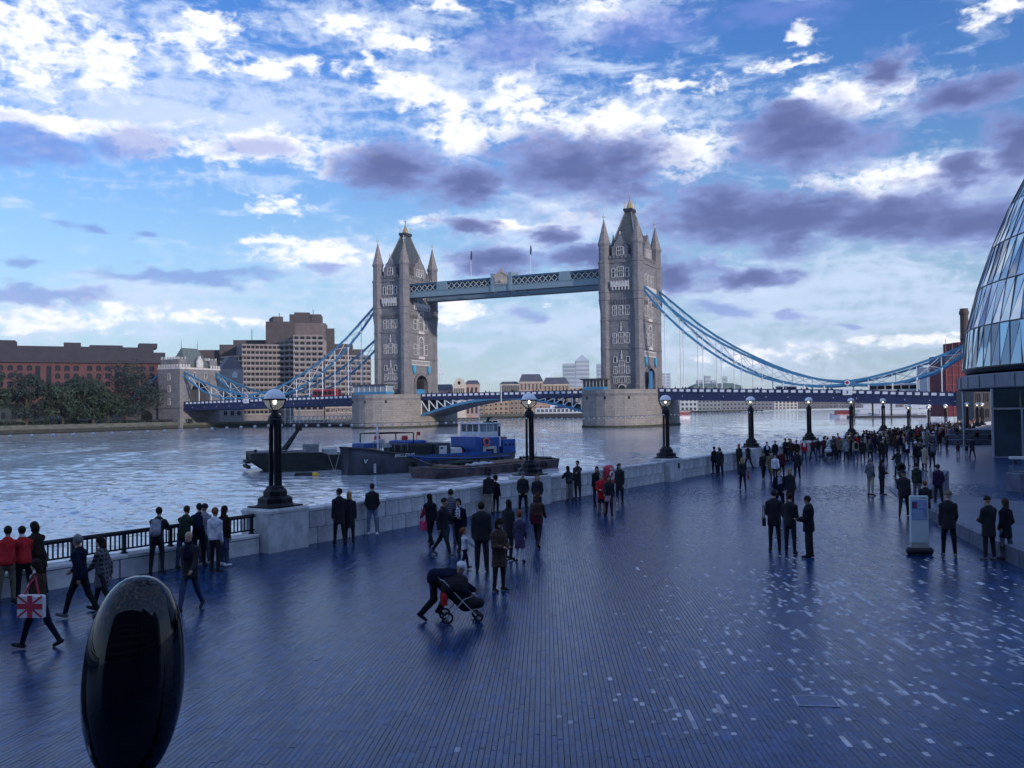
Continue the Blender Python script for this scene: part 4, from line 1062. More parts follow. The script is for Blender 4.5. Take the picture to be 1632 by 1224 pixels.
for x0, x1, d_, y0, y1 in ((424,470,474,545,512),(436,452,480,520,504),(444,518,476,534,515),(462,512,484,520,501),(470,495,486,505,498),(350,392,478,572,548),(372,424,486,556,541),(300,352,480,600,556),(506,534,484,560,524),(519,562,492,600,549),(560,580,494,600,558)):
    M, L, _ = block(t, 'penthouse', P2(x0, d_, org), P2(x1, d_+2, org), 14, hz(y0+12, d_), hz(y1, d_), HOTD if y1 != 515 else bmat('hotel_pinkish', (.14,.115,.115)))
for px_, y in ((402,528),(446,503),(500,498),(520,520)): 
    p = P2(px_, 484, org); MB().tube([(p[0],p[1],hz(y+14,484)),(p[0],p[1],hz(y-4,484))], .18, 5).build('roof_mast', HOTD, t)
# gabled stone office right of the abutment tower
org = at(372, 640, 400); org.z = .5
t = thing('gabled_building', 'grey gabled building with white crest between abutment tower and hotel', 'building', org)
M, L, _ = block(t, 'wall', P2(352, 398, org), P2(388, 402, org), 16, 0, zat(370,588,400)-.5, bmat('grey_render', (.26,.25,.26)))
zt = zat(370,588,400)-.5
b = MB(); n_ = [(0,zt),(L,zt),(L*.62,zt+5.4),(L*.38,zt+5.4)]; vs_ = [M @ Vector((x,0,z)) for x,z in n_]+[M @ Vector((x,16,z)) for x,z in n_]
b.add(vs_, [(0,1,2,3),(7,6,5,4),(1,0,4,5),(2,1,5,6),(3,2,6,7),(0,3,7,4)]); b.build('gable_roof', bmat('grey_roof', (.14,.14,.16)), t)
win_row(t, M, .5, L-.5, 3, [3,6.5,10], 1.4, 1.8, HOTC)
b = MB()
for i, (x, h_) in enumerate(((-.9,1.3),(-.45,1.9),(0,2.4),(.45,1.9),(.9,1.3))): b.box(L*.62+x-.16, L*.62+x+.16, -.25, .02, zt-3.2, zt-3.2+h_, M)
b.box(L*.62-1.1, L*.62+1.1, -.25, .02, zt-3.7, zt-3.2, M); b.build('white_crest', WPAINT, t)

# buildings on the left bank below the trees
org = at(60, 640, 350); org.z = .5
t = thing('riverside_building', 'low buff stone building under the riverside trees', 'building', org)
M, L, _ = block(t, 'wall', P2(-40, 345, org), P2(74, 352, org), 10, 0, 7.8, bmat('buff_stone', (.30,.27,.19)))
win_row(t, M, 4, L-2, 5, [3.0], 1.2, 2.0, HOTC, arched=True)
MB().box(-.5, L+.5, -.6, 10.5, 7.8, 8.4, M).build('eaves', DKRF, t)
org = at(98, 640, 352); org.z = .5
t = thing('kiosk', 'white-roofed kiosk among the tree trunks on the far bank', 'kiosk', org)
M, L, _ = block(t, 'wall', P2(80, 350, org), P2(115, 352, org), 5, 0, 2.6, bmat('kiosk_wall', (.16,.18,.22)))
MB().box(-.6, L+.6, -1, 6, 2.6, 3.5, M).build('roof', mat('kiosk_white', (.55,.58,.62), .6), t); win_row(t, M, .3, L-.3, 3, [.9], 1.5, 1.2, WPAINT)
# embankment walls of the far bank
EMB = mat('bank_wall_stone', (.085,.092,.078), .9, var=.3, scale=.4, streak=(1,1,4)); WEED = mat('bank_wall_weed', (.030,.034,.030), .9, var=.3, scale=.5)
def bankwall(pts, label, h1=.9, grp='river walls of the far bank'):
    o_ = Vector((pts[0][0], pts[0][1], 0)); t = thing('river_wall', label, 'wall', o_, 0, grp)
    for i in range(len(pts)-1):
        a, b_ = Vector((*pts[i],0))-o_, Vector((*pts[i+1],0))-o_
        L = (b_-a).length; M = Matrix.Translation(a) @ Matrix.Rotation(math.atan2(b_.y-a.y, b_.x-a.x), 4, 'Z')
        MB().box(0, L, -.05, 1.2, .0, h1, M).build('wall_face', EMB, t); MB().box(-.02, L+.02, -.25, 1.2, WZ-2, -.004, M).build('weed_band', WEED, t)
bankwall([(-300,60),(-215,190),(-158,285),(-128,353)], 'pale green river wall below the trees on the left bank', 1.4)
bankwall([(-128,353),(-89,379),(-72,470),(-33,625)], 'dark river wall under the left bridge span', .9)
bankwall([(-33,625),(40,632),(178,960)], 'river wall below the tan flats seen under the bascules', 1.6)
bankwall([(178,960),(486,1650)], 'far river wall beyond the right bridge span', 1.5)
# dark terrace hedge and railing line on the bank
def leaf_crown(name, blobs_, n, size, m, parent, seed, org):
    r3 = np.random.RandomState(seed); V = []; Fc = []
    tot = sum(b[3]*b[4]*b[5] for b in blobs_); k = 0
    for (x, y, z, rx, ry, rz) in blobs_:
        c = int(n * (rx*ry*rz) / tot)
        d = r3.normal(size=(c, 3)); d /= np.linalg.norm(d, axis=1)[:, None]; rr = r3.uniform(.45, 1.06, c)[:, None]
        p = d * rr * np.array([rx, ry, rz]) + np.array([x, y, z])
        u = r3.normal(size=(c, 3)); u /= np.linalg.norm(u, axis=1)[:, None]; v_ = np.cross(u, d); v_ /= np.linalg.norm(v_, axis=1)[:, None] + 1e-6
        s_ = r3.uniform(.5, 1.2, c)[:, None] * size
        for i in range(c):
            a = p[i]; V += [a - u[i]*s_[i], a + v_[i]*s_[i]*.7, a + u[i]*s_[i], a - v_[i]*s_[i]*.7]; Fc.append((k, k+1, k+2, k+3)); k += 4
    me = bpy.data.meshes.new(name); me.from_pydata([tuple(v) for v in V], [], Fc); me.materials.append(m); return obj(name, me, parent)
LEAF = [mat('leaf_%d' % i, c, .8, var=.45, scale=.35) for i, c in enumerate([(.020,.040,.028),(.015,.031,.027),(.027,.050,.029)])]
BARK = mat('bark', (.05,.04,.03), .9, var=.3, scale=2)
hd = at(150, 672, 345); t = thing('hedge', 'dark clipped hedge along the foot of the far bank trees', 'hedge', (hd.x, hd.y, .5))
leaf_crown('foliage', [(x, x*.35, 1.0, 3.2, 1.2, 1.0) for x in range(-45, 34, 4)], 3200, .45, LEAF[1], t, 5, None)
trees = [(-14,655,322,24,588,0,'half cut off by the left picture edge'),(42,655,335,30,588,1,'darkest riverside tree, second from the left edge'),(100,657,338,28,612,2,'smaller riverside tree in front of the white kiosk'),
         (148,657,342,28,606,0,'riverside tree left of the tallest crown'),(200,657,350,44,578,1,'tallest riverside tree, beside the abutment tower'),(120,652,352,30,600,1,'riverside tree set back between two smaller crowns'),(172,660,346,24,618,2,'low riverside tree in front of the tallest crown')]
for i, (px_, yb, d_, rp, yt, lm, lb) in enumerate(trees):
    p = at(px_, 640, d_); zt = zat(px_, yt, d_); r_ = 1.22*rp*d_/F
    t = thing('riverside_tree', ('leafy green tree ' if 'tree' not in lb else '') + lb, 'tree', (p.x, p.y, .5), 0, 'trees along the far bank')
    H = zt - .5; rr = random.Random(i)
    b = MB().tube([(0,0,-.3),(.1,0,H*.2),(.0,.1,H*.45),(.2,0,H*.7)], [r_*.075, r_*.055, r_*.045, r_*.02], 8)
    for k in range(5):
        q = k*1.3; b.tube([(0,0,H*(.25+.06*k)),(r_*.35*math.cos(q), r_*.35*math.sin(q), H*(.45+.07*k))], [r_*.035, r_*.012], 6)
    b.build('trunk', BARK, t)
    bl_ = []
    for k in range(22):
        q = rr.uniform(0, 6.28); zf = rr.uniform(.24, .88); wd_ = (1 - abs(zf-.55)*1.25) * rr.uniform(.3, .85)
        s_ = r_*rr.uniform(.24, .46); bl_.append((math.cos(q)*r_*wd_, math.sin(q)*r_*wd_, H*zf, s_*1.12, s_*1.12, s_*.85))
    leaf_crown('crown', bl_, 4600, .44, LEAF[lm], t, i, None)

# white truss gangway under the left span
a, b_ = at(462, 672, 372), at(566, 670, 352); a.z = .2; b_.z = .2
t = thing('gangway', 'white trussed gangway bridge under the left span', 'gangway', a, math.atan2(b_.y-a.y, b_.x-a.x)); L = (b_-a).length
for y in (-1.1, 1.1):
    MB().box(0, L, y-.1, y+.1, 0, .28).build('bottom_chord', WPAINT, t); MB().box(0, L, y-.1, y+.1, 2.5, 2.75).build('top_chord', WPAINT, t)
    n_ = 16
    for i in range(n_):
        x = L*i/n_; w_ = L/n_; MB().bar((x,y,.2),(x+w_/2,y,2.55),.16,.16).bar((x+w_/2,y,2.55),(x+w_,y,.2),.16,.16).build('brace', WPAINT, t)
MB().box(0, L, -1, 1, -.15, -.002).build('walkway_deck', HOTD, t)
t = thing('pontoon', 'low dark pontoon beneath the white gangway', 'pontoon', (a.x-1, a.y-2, WZ), math.atan2(b_.y-a.y, b_.x-a.x))
MB().box(-14, L+2, -3, -.5, -.6, .9).build('float_body', mat('pontoon_dark', (.02,.022,.03), .7), t)
for x in (1, 4, 9): MB().tube([(x,-1.5,-.6),(x,-1.5,9)], .22, 8).build('mooring_post', WPAINT, t)

# buildings seen between and under the bascules
def simple_building(name, label, cat, x0, x1, d_, ytop, m, rows, cols, wm=None, roof=None, ybase=None, depth=18, roofh=0, grp=None, ww=.5, wh=.55):
    org = at((x0+x1)/2, 640, d_); org.z = .5 if ybase is None else zat((x0+x1)/2, ybase, d_)
    t = thing(name, label, cat, org, 0, grp)
    zt = zat((x0+x1)/2, ytop, d_) - org.z
    M, L, _ = block(t, 'wall', P2(x0, d_, org), P2(x1, d_, org), depth, 0, zt, m)
    if rows:
        hgt = zt / rows; win_row(t, M, L*.02, L*.98, cols, [hgt*(i+.25) for i in range(rows)], L*.96/cols*ww, hgt*wh, wm or m)
    if roof is not None and roofh:
        b = MB(); vs_ = [M @ Vector(p) for p in ((-.3,-.3,zt),(L+.3,-.3,zt),(L+.3,depth,zt),(-.3,depth,zt),(L*.12,depth/2,zt+roofh),(L*.88,depth/2,zt+roofh))]
        b.add(vs_, [(0,1,5,4),(1,2,5),(2,3,4,5),(3,0,4)]); b.build('roof', roof, t)
    return t, M, L, zt
CREAM = bmat('cream_render', (.50,.45,.37)); TAN = bmat('tan_brick', (.34,.25,.18)); TANB = bmat('brown_brick', (.24,.17,.135)); GRS = bmat('grey_slate', (.085,.09,.115))
PINKB = bmat('pale_pink_brick', (.36,.27,.245))
t, M, L, zt = simple_building('pavilion', 'cream gabled building with round window right of the left tower', 'building', 722, 742, 480, 612, CREAM, 0, 0)
b = MB(); pr = [(0,zt),(L,zt),(L*.9,zt+1.4),(L*.7,zt+2.8),(L*.5,zt+3.5),(L*.3,zt+2.8),(L*.1,zt+1.4)]; n_ = len(pr)
b.add([M @ Vector((x,0,z)) for x,z in pr]+[M @ Vector((x,14,z)) for x,z in pr], [tuple(range(n_)), tuple(range(2*n_-1,n_-1,-1))]+[((i+1)%n_,i,n_+i,n_+(i+1)%n_) for i in range(n_)]); b.build('gable', CREAM, t)
b = MB().xz([(.75*math.cos(2*math.pi*i/12), .95*math.sin(2*math.pi*i/12)) for i in range(12)], -.1, .05); o = b.build('round_window', DKGL, t); o.matrix_local = M @ Matrix.Translation((L*.5,0,zt+.6))
win_row(t, M, .4, L-.4, 5, [zt-4.6], .8, 2.4, CREAM)
simple_building('office_block', 'low grey-roofed brick block left of the cream gable', 'building', 690, 722, 490, 622, PINKB, 2, 6, roof=GRS, roofh=3.4)
simple_building('brick_annex', 'pinkish brick annex right of the cream gable', 'building', 742, 763, 486, 612, PINKB, 2, 3, roof=GRS, roofh=2.2)
flats = [(720,756,640,'tan','tan waterside flats nearest the left pier'),(756,772,638,'brown','narrow brown flats second from the left pier'),(772,786,637,'tan','tan flats with slit windows under the bascule gap'),(786,812,634,'tan','widest tan flats under the meeting bascules'),(812,834,632,'brown','brown flats left of the second lamp'),(834,858,633,'tan','tan flats behind the second lamp globe')]
for x0, x1, yt, c, lb in flats: simple_building('flats', lb, 'flats', x0, x1-.5, 640, yt, TAN if c == 'tan' else TANB, 4, max(2, int((x1-x0)/7)), wm=CREAM, grp='waterside flats under the bascules', ww=.45)
wh = [(797,828,612,GRS,'grey stepped block left of the glazed attic',2.0),(828,866,608,PINKB,'long warehouse with pale cornice and sloped glass roof',5.6),(866,908,612,TAN,'tan warehouse with twin slate roofs',5.0),(908,932,617,PINKB,'low pink warehouse end beside the right pier',0)]
for x0, x1, yt, m, lb, rh in wh:
    t, M, L, zt = simple_building('warehouse', lb, 'warehouse', x0, x1-.4, 660, yt, m, 3, max(3, int((x1-x0)/6)), wm=CREAM, roof=GRS, roofh=rh, grp='warehouses beyond the bascules', ww=.4)
    MB().box(-.3, L+.3, -.5, .3, zt-.9, zt-.2, M).build('cornice', CREAM, t)
# restaurant pontoon
t, M, L, zt = simple_building('river_restaurant', 'long white glazed river restaurant on a dark hull left of the right pier', 'building', 853, 934, 560, 650, mat('pontoon_white', (.42,.46,.52), .6), 1, 12, wm=WPAINT, ybase=659, depth=10, ww=.62)
MB().box(-2, L+2, -1.5, 11, -4.2, -.01, M).build('hull', mat('restaurant_hull', (.012,.014,.02), .6), t)
MB().box(L*.3, L*.7, 1, 9, zt, zt+1.6, M).build('upper_deck', WPAINT, t); MB().box(L*.38, L*.6, -.2, -.05, zt-.4, zt+1.0, M).build('name_board', DBLUE, t)
# tower crane
p = at(702, 640, 560); t = thing('tower_crane', 'slim white tower crane just right of the left tower', 'crane', (p.x, p.y, .5))
b = MB()
for sx in (-.8, .8):
    for sy in (-.8, .8): b.bar((sx,sy,0),(sx,sy,28),.25)
for i in range(14): b.bar((-.8,-.8,2*i),(.8,-.8,2*i+2),.16)
b.build('mast', WPAINT, t); MB().bar((1,0,27),(-5,0,52),.45).bar((1.6,0,27),(-5,0,52),.3).build('jib', WPAINT, t); MB().box(-1.2,2.4,-1,1,26,29).build('cab', WPAINT, t)
# haze-pale towers far down river
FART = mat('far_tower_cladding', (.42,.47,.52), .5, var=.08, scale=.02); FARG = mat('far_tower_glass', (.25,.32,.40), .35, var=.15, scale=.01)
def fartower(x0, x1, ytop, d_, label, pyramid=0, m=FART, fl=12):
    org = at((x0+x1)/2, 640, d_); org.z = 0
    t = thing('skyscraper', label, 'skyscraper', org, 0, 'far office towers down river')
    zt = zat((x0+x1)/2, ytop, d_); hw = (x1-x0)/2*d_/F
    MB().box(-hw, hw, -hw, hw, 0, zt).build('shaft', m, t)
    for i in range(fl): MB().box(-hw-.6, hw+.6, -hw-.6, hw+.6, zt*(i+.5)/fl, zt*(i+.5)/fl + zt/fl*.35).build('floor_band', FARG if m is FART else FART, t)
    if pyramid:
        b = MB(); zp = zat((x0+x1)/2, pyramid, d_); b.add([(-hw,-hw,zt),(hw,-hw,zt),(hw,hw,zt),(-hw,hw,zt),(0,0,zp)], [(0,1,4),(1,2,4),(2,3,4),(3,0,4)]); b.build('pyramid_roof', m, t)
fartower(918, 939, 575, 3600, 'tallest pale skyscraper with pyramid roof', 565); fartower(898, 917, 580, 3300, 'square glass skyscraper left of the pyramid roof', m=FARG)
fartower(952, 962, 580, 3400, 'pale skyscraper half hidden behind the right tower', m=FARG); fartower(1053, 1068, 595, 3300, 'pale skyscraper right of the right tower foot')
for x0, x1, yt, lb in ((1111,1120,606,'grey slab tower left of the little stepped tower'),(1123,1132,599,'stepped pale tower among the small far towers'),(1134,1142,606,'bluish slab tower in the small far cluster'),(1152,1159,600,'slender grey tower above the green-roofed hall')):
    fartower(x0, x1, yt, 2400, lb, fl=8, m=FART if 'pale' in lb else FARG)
simple_building('hall', 'greenish low hall beyond the right span', 'building', 1106, 1184, 1500, 616, bmat('green_hall', (.13,.18,.16)), 2, 10, roof=bmat('green_roof', (.12,.17,.15)), roofh=6, depth=60)
t, M, L, zt = simple_building('tower_block', 'grey ribbed tower block behind the chain near the red sheeting', 'building', 1478, 1504, 760, 585, mat('ribbed_grey', (.30,.33,.38), .7), 0, 0)
for i in range(9): MB().box(L*i/9+.1, L*i/9+L/16, -.5, .02, 0, zt, M).build('vertical_rib', FARG, t)
far_row = [(1084,1112,640,'white terrace at the water right of the right pier',(.46,.48,.50)),(1112,1150,643,'grey-green terrace with dark windows on the far shore',(.20,.23,.22)),(1150,1194,641,'dull grey warehouse row on the far shore',(.17,.17,.19)),
           (1194,1232,642,'grey warehouse right of the fourth lamp',(.15,.155,.18)),(1234,1272,645,'pale yard wall with orange uprights on the far shore',(.50,.46,.40)),(1272,1320,641,'dark brick wharf behind the fifth lamp',(.12,.10,.11)),(1320,1372,641,'dark wharf behind the sixth lamp',(.11,.11,.13)),
           (1372,1440,640,'grey wharf range behind the moored pleasure boats',(.17,.17,.20)),(1440,1515,642,'yellowish lit wharf sheds near the red sheeting',(.40,.34,.24))]
for i, (x0, x1, yt, lb, c) in enumerate(far_row):
    simple_building('wharf_building', lb, 'building', x0, x1-.5, 1000 + max(0, i-2)*60, yt-6, bmat('wharf_%d' % i, c), 3, max(4, int((x1-x0)/6)), wm=bmat('wharf_frame', (.4,.4,.4)), grp='low wharf buildings on the far shore', ww=.55, depth=25)
# jetty with dark posts
a = at(1082, 655, 905); t = thing('jetty', 'long dark timber jetty on the far shore right of the pier', 'jetty', (a.x, a.y, WZ), -.25)
MB().box(0, 80, 0, 5, 1.4, 2.2).build('deck', HOTD, t)
for i in range(16): MB().box(i*5.2, i*5.2+.7, -.3, .4, -1, 2.6).build('pile', WEED, t)
# red sheeted scaffold building and its chimney
org = at(1526, 640, 300); org.z = WZ
t = thing('scaffold_building', 'riverside building wrapped in red scaffold sheeting', 'building', org)
RED = mat('red_sheeting', (.115,.018,.030), .8, var=.2, scale=.5, streak=(1,1,.3))
z_ = lambda y: zat(1526, y, 300) - WZ
M, L, _ = block(t, 'sheeting', P2(1509, 300, org), P2(1552, 300, org), 12, 1.5, z_(566), RED)
MB().box(L*.5, L, .5, 11, z_(566), z_(545), M).build('upper_sheeting', RED, t)
b = MB()
for i in range(5): x = L*i/4; b.tube([M @ Vector((x,-.15,0)), M @ Vector((x,-.15,z_(548 if i else 540)))], .09, 5)
for z in range(3, 24, 3): b.tube([M @ Vector((0,-.15,z)), M @ Vector((L,-.15,z))], .07, 5)
b.build('scaffold_tube', mat('scaffold', (.30,.10,.10), .6), t)
b = MB(); b.add([M @ Vector(p) for p in ((-.6,-.6,z_(572)),(L*.7,-.6,z_(545)),(L*.7,4,z_(545)),(-.6,4,z_(572)),(-.6,-.6,z_(580)),(L*.7,-.6,z_(552)),(L*.7,4,z_(552)),(-.6,4,z_(580)))], [(0,1,2,3),(7,6,5,4),(1,0,4,5),(2,1,5,6),(3,2,6,7),(0,3,7,4)]); b.build('black_roof_sheet', DKRF, t)
p = at(1540, 640, 306); t = thing('chimney', 'tall dark brick chimney above the red sheeting', 'chimney', (p.x, p.y, WZ))
MB().lathe([(1.6,0),(1.25,z_(500)),(1.5,z_(498)),(1.55,z_(494)),(1.3,z_(492)),(1.3,z_(489))], 12).build('stack', bmat('sooty_brick', (.085,.06,.055)), t); MB().lathe([(1.42,0),(1.42,.4)], 12, (0,0,z_(540))).build('iron_band', IRON, t)
# brown masonry building seen below the glass hall's slab
simple_building('approach_block', 'brown stone approach block seen below the slab of the glass hall', 'building', 1552, 1592, 205, 622, bmat('brown_stone', (.085,.078,.08)), 2, 3, depth=8)
# office blocks behind the viewpoint (they shade the promenade and show in the egg)
for x0, x1, y_, h_, lb in ((-60,22,-34,36,'pale stone office block behind the viewpoint'),(24,82,-27,38,'tall glazed office block behind the viewpoint'),(82,150,-14,46,'stone fronted office block right behind the plaza')):
    t = thing('office_block', lb, 'building', ((x0+x1)/2, y_, 0)); W2 = (x1-x0)/2
    MB().box(-W2, W2, -18, 0, 0, h_).build('wall', bmat('office_stone', (.17,.165,.16)), t)
    me = MB().box(-1.5,1.5,-.1,.12,0,2.6).mesh('window', DKGL)
    n_ = int(2*W2/4)
    for k in range(int(h_/4)):
        for i in range(n_): obj('window', me, t, (-W2 + 2*W2*(i+.5)/n_, 0, 1 + 4*k))

# ------------------------------------------------------------------ vehicles on the bridge
def vehicle(s, y, z, kind, label, rot=0):
    L, W_, H, m = {'bus': (10.5,2.5,4.3,mat('bus_red', (.45,.03,.04), .4)), 'coach': (12,2.5,3.5,mat('coach_white', (.55,.57,.6), .4)), 'van': (5.8,2.1,2.6,mat('van_white', (.6,.62,.65), .4)), 'car': (4.3,1.8,1.5,mat('car_dark', (.04,.045,.06), .3))}[kind]
    t = thing(kind, label, kind, bl(s, y, z), BRZ + rot, None)
    MB().bbox(-L/2, L/2, -W_/2, W_/2, .35, H, .25).build('body', m, t)
    for sy in (-1, 1):
        n_ = max(2, int(L/2)); zlo = H*.55
        for i in range(n_): x = -L/2 + L*(i+.5)/n_; MB().box(x-L/n_*.42, x+L/n_*.42, sy*W_/2-.02, sy*W_/2+.02, zlo, H*.84).build('window', DKGL, t)
    for x in (-L*.32, L*.32):
        for sy in (-1, 1): MB().lathe([(.48,-.13),(.48,.13)], 12).build('wheel', mat('tyre', (.012,.012,.013), .8), t, loc=None).matrix_local = Matrix.Translation((x, sy*(W_/2-.1), .48)) @ Matrix.Rotation(math.pi/2, 4, 'X')
    return t
vehicle(-SP-31, -4, 8.2, 'bus', 'red double-deck bus on the left bridge span'); vehicle(75, -4, 6.7, 'coach', 'white coach on the right bridge span near the bank')
vehicle(47, -4.5, 7.6, 'van', 'white van on the right bridge span'); vehicle(59, -4.5, 7.4, 'car', 'dark car following the white van on the bridge')
# ================================================================== BOATS
def hull_mesh(L, stations, m, deckm):
    """stations: (x, half breadth at deck, half breadth at the waterline, sheer height)"""
    b = MB(); n = len(stations); V = []
    for (x, hd_, hw_, h) in stations:
        V += [(x,-hw_*.8,-.8),(x,-hw_,0),(x,-hd_*.98,h*.6),(x,-hd_,h),(x,hd_,h),(x,hd_*.98,h*.6),(x,hw_,0),(x,hw_*.8,-.8)]
    F = []; mi = []
    for i in range(n-1):
        for k in range(7):
            F.append((i*8+k, (i+1)*8+k, (i+1)*8+k+1, i*8+k+1)); mi.append(1 if k == 3 else 0)
    F += [tuple(range(7,-1,-1)), tuple((n-1)*8+k for k in range(8))]; mi += [0, 0]
    b.v = V; b.f = F; b.mi = mi
    return b, [m, deckm]
def RUB(b, stations, off, dz, r):                    # rubbing strake along both sides
    for q in (-1, 1): b.tube([(x, q*(hd_+off), h+dz) for x, hd_, hw_, h in stations], r, 6)
HULLK = mat('black_hull', (.035,.040,.062), .65, var=.5, scale=.8, streak=(1,1,.35), dirt=((.075,.065,.070), .55), bump=.3, bscale=4)
HULLR = mat('rusty_hull', (.075,.050,.055), .8, var=.5, scale=.9, streak=(1,1,.3), dirt=((.030,.028,.036), .5))
HULLD = mat('dark_green_hull', (.014,.018,.018), .8, var=.5, scale=.8, dirt=((.035,.03,.026), .6))
DECK = mat('boat_deck', (.045,.047,.055), .8, var=.4, scale=1.5); BBLUE = mat('boat_blue', (.018,.075,.30), .45, var=.25, scale=1.2, dirt=((.02,.05,.15), .66))
BWH = mat('boat_white', (.62,.64,.67), .45, var=.12, scale=2); BRED = mat('boat_red', (.55,.04,.035), .5); BOR = mat('lifebuoy_orange', (.65,.12,.10), .5, var=.05)
RUST = mat('rust', (.14,.075,.05), .85, var=.4, scale=3); YEL = mat('buoy_yellow', (.60,.36,.03), .5)
def boat(name, label, cat, bow_px, bow_d, ang): 
    p = at(bow_px, 700, bow_d); return thing(name, label, cat, (p.x, p.y, WZ), ang)

# black working barge with the blue wheelhouse: bow at local x = 0, stern at +L
pb = Vector((-15.0, 82.5)); ps = Vector((-.2, 96.2)); L = (ps-pb).length
t = thing('work_barge', 'black bluff-bowed work barge with blue wheelhouse aft', 'boat', (pb.x, pb.y, WZ), math.atan2(ps.y-pb.y, ps.x-pb.x))
t.scale = (1, 1, .69)
st = [(0,.7,.5,3.6),(.5,1.5,1.2,3.5),(1.3,2.1,1.9,3.35),(2.6,2.5,2.4,3.0),(5,2.6,2.5,2.5),(8,2.6,2.5,2.05),(12,2.6,2.5,1.75),(15.5,2.55,2.4,1.7),(17.8,2.3,2.0,1.8),(19.3,1.6,1.1,1.95),(20.0,.8,.4,2.0)]
b, ms = hull_mesh(L, st, HULLK, DECK); hu = b.build('hull', ms, t, True)
b = MB(); RUB(b, st, .03, -.1, .09); b.build('gunwale', DECK, t)
b = MB(); RUB(b, st[4:9], .05, -.28, .13); b.build('rubbing_strake', BBLUE, t)
for (x0, x1) in ((6.3, 15.2),): 
    for q in (-1, 1): MB().box(x0, x1, q*2.55-.05, q*2.55+.05, 1.45, 2.25).build('blue_bulwark', BBLUE, t)
tx = text_mesh('BILLENE', .62, WPAINT, .01, .25); o = obj('name_lettering', tx, t); o.matrix_local = Matrix.Translation((4.6,-2.70,2.32)) @ Matrix.Rotation(math.pi/2, 4, 'X')
b = MB().torus((.95,-1.86,1.75), .34, .09, 16, 6, 'y').mat(1).bar((.80,-1.93,2.05),(.95,-1.93,1.5),.09,.06).bar((1.12,-1.96,2.0),(.95,-1.93,1.5),.09,.06); b.build('anchor_hawse', [DECK, WPAINT], t)
for i in range(6): MB().box(1.62, 1.80, -2.30, -2.18, .25+i*.2, .37+i*.2).build('draught_mark', WPAINT, t)
# fore cabin, tarpaulins and deck clutter
MB().bbox(5.4,8.6,-1.7,1.7,2.2,3.75,.2).build('hold_cover', mat('black_tarp', (.012,.013,.02), .7, var=.3), t)
fc = MB().bbox(8.7,10.6,-1.9,1.9,1.9,3.7,.12).build('fore_cabin', mat('cabin_dark', (.035,.04,.055), .6), t)
MB().box(9.2,10.1,-1.95,-1.905,2.2,3.3).build('white_door', BWH, fc); MB().box(9.35,9.6,-1.98,-1.955,2.85,3.1).build('port', DKGL, fc)
MB().bbox(1.2,3.0,-1.2,.6,3.0,4.0,.1).build('blue_tarpaulin', BBLUE, t); MB().bbox(1.4,2.7,-1.6,-1.25,2.95,3.35,.05).build('orange_crate', mat('crate_orange', (.45,.22,.06), .7), t)
MB().bbox(5.8,8.2,-1.2,1.4,3.76,4.15,.15).build('blue_cover', BBLUE, t)
b = MB()
for x in (2.6, 6.6): b.tube([(x,-1.4,2.6),(x,-1.4,5.2)], .06, 5).tube([(x,1.4,2.6),(x,1.4,5.2)], .06, 5).tube([(x,-1.4,5.2),(x,1.4,5.2)], .06, 5)
b.tube([(2.6,-1.4,5.2),(6.6,-1.4,5.2)], .08, 5).tube([(2.6,1.4,5.2),(6.6,1.4,5.2)], .08, 5); b.build('awning_frame', IRON, t)
b = MB(); r4 = random.Random(9)
for i in range(12): 
    x, y = r4.uniform(3.0,6.2), r4.uniform(-1.3,1.3); b.bbox(x, x+r4.uniform(.3,.9), y, y+r4.uniform(.2,.6), 3.3, 3.3+r4.uniform(.3,1.2), .04)
b.build('deck_gear', mat('pale_gear', (.45,.46,.48), .6), t)
MB().tube([(2.3,-1.9,3.1),(2.2,-1.9,6.6)], .09, 6).build('white_stanchion', BWH, t)
MB().tube([(8.4,.6,3.7),(8.5,.6,5.2)], .03, 5).box(8.5,8.9,.58,.62,4.7,5.2).build('red_flag', BRED, t)
for x, c in ((3.8,BRED),(6.9,BRED)): MB().lathe([(.28,0),(.3,.3),(.28,.6)], 10, (x,.4,4.3 if x < 5 else 4.15)).build('red_drum', c, t)
MB().bbox(10.9,12.4,-1.4,.8,1.8,2.9,.1).build('white_locker', BWH, t)
b = MB().torus((12.9,-.3,2.3), .55, .2, 16, 6, 'y').torus((12.9,.4,2.3), .55, .2, 16, 6, 'y').box(12.5,13.3,-.5,.6,1.8,2.0); b.build('winch', IRON, t)
MB().torus((12.9,-.6,2.3), .28, .08, 12, 6, 'y').build('winch_drum', BRED, t)
for x in (5.5, 8.0, 10.6, 13.2, 16.2): MB().torus((x,-2.72,.95), .36, .14, 14, 6, 'y').build('tyre_fender', mat('tyre', (.012,.012,.013), .8), t)
b = MB()
for x in np.arange(.9, 5.3, .72): b.tube([(x,-min(2.35, 1.0+x*.7),2.9),(x,-min(2.35, 1.0+x*.7),3.95)], .03, 5)
b.tube([(.9,-1.63,3.95),(2.3,-2.35,3.95),(5.2,-2.35,3.8)], .03, 5).tube([(17.6,-1.9,3.85),(17.6,-1.9,4.7),(19.1,-1.7,4.7),(19.1,-1.7,3.85)], .03, 5); b.build('guard_rail', mat('rail_grey', (.16,.17,.19), .6), t)
b = MB().tube([(15.9,0,6.2),(15.9,0,8.1)], .05, 5).tube([(15.5,0,7.5),(16.3,0,7.5)], .03, 5).box(15.82,15.98,-.1,.1,8.1,8.35); b.build('radar_mast', BWH, t)
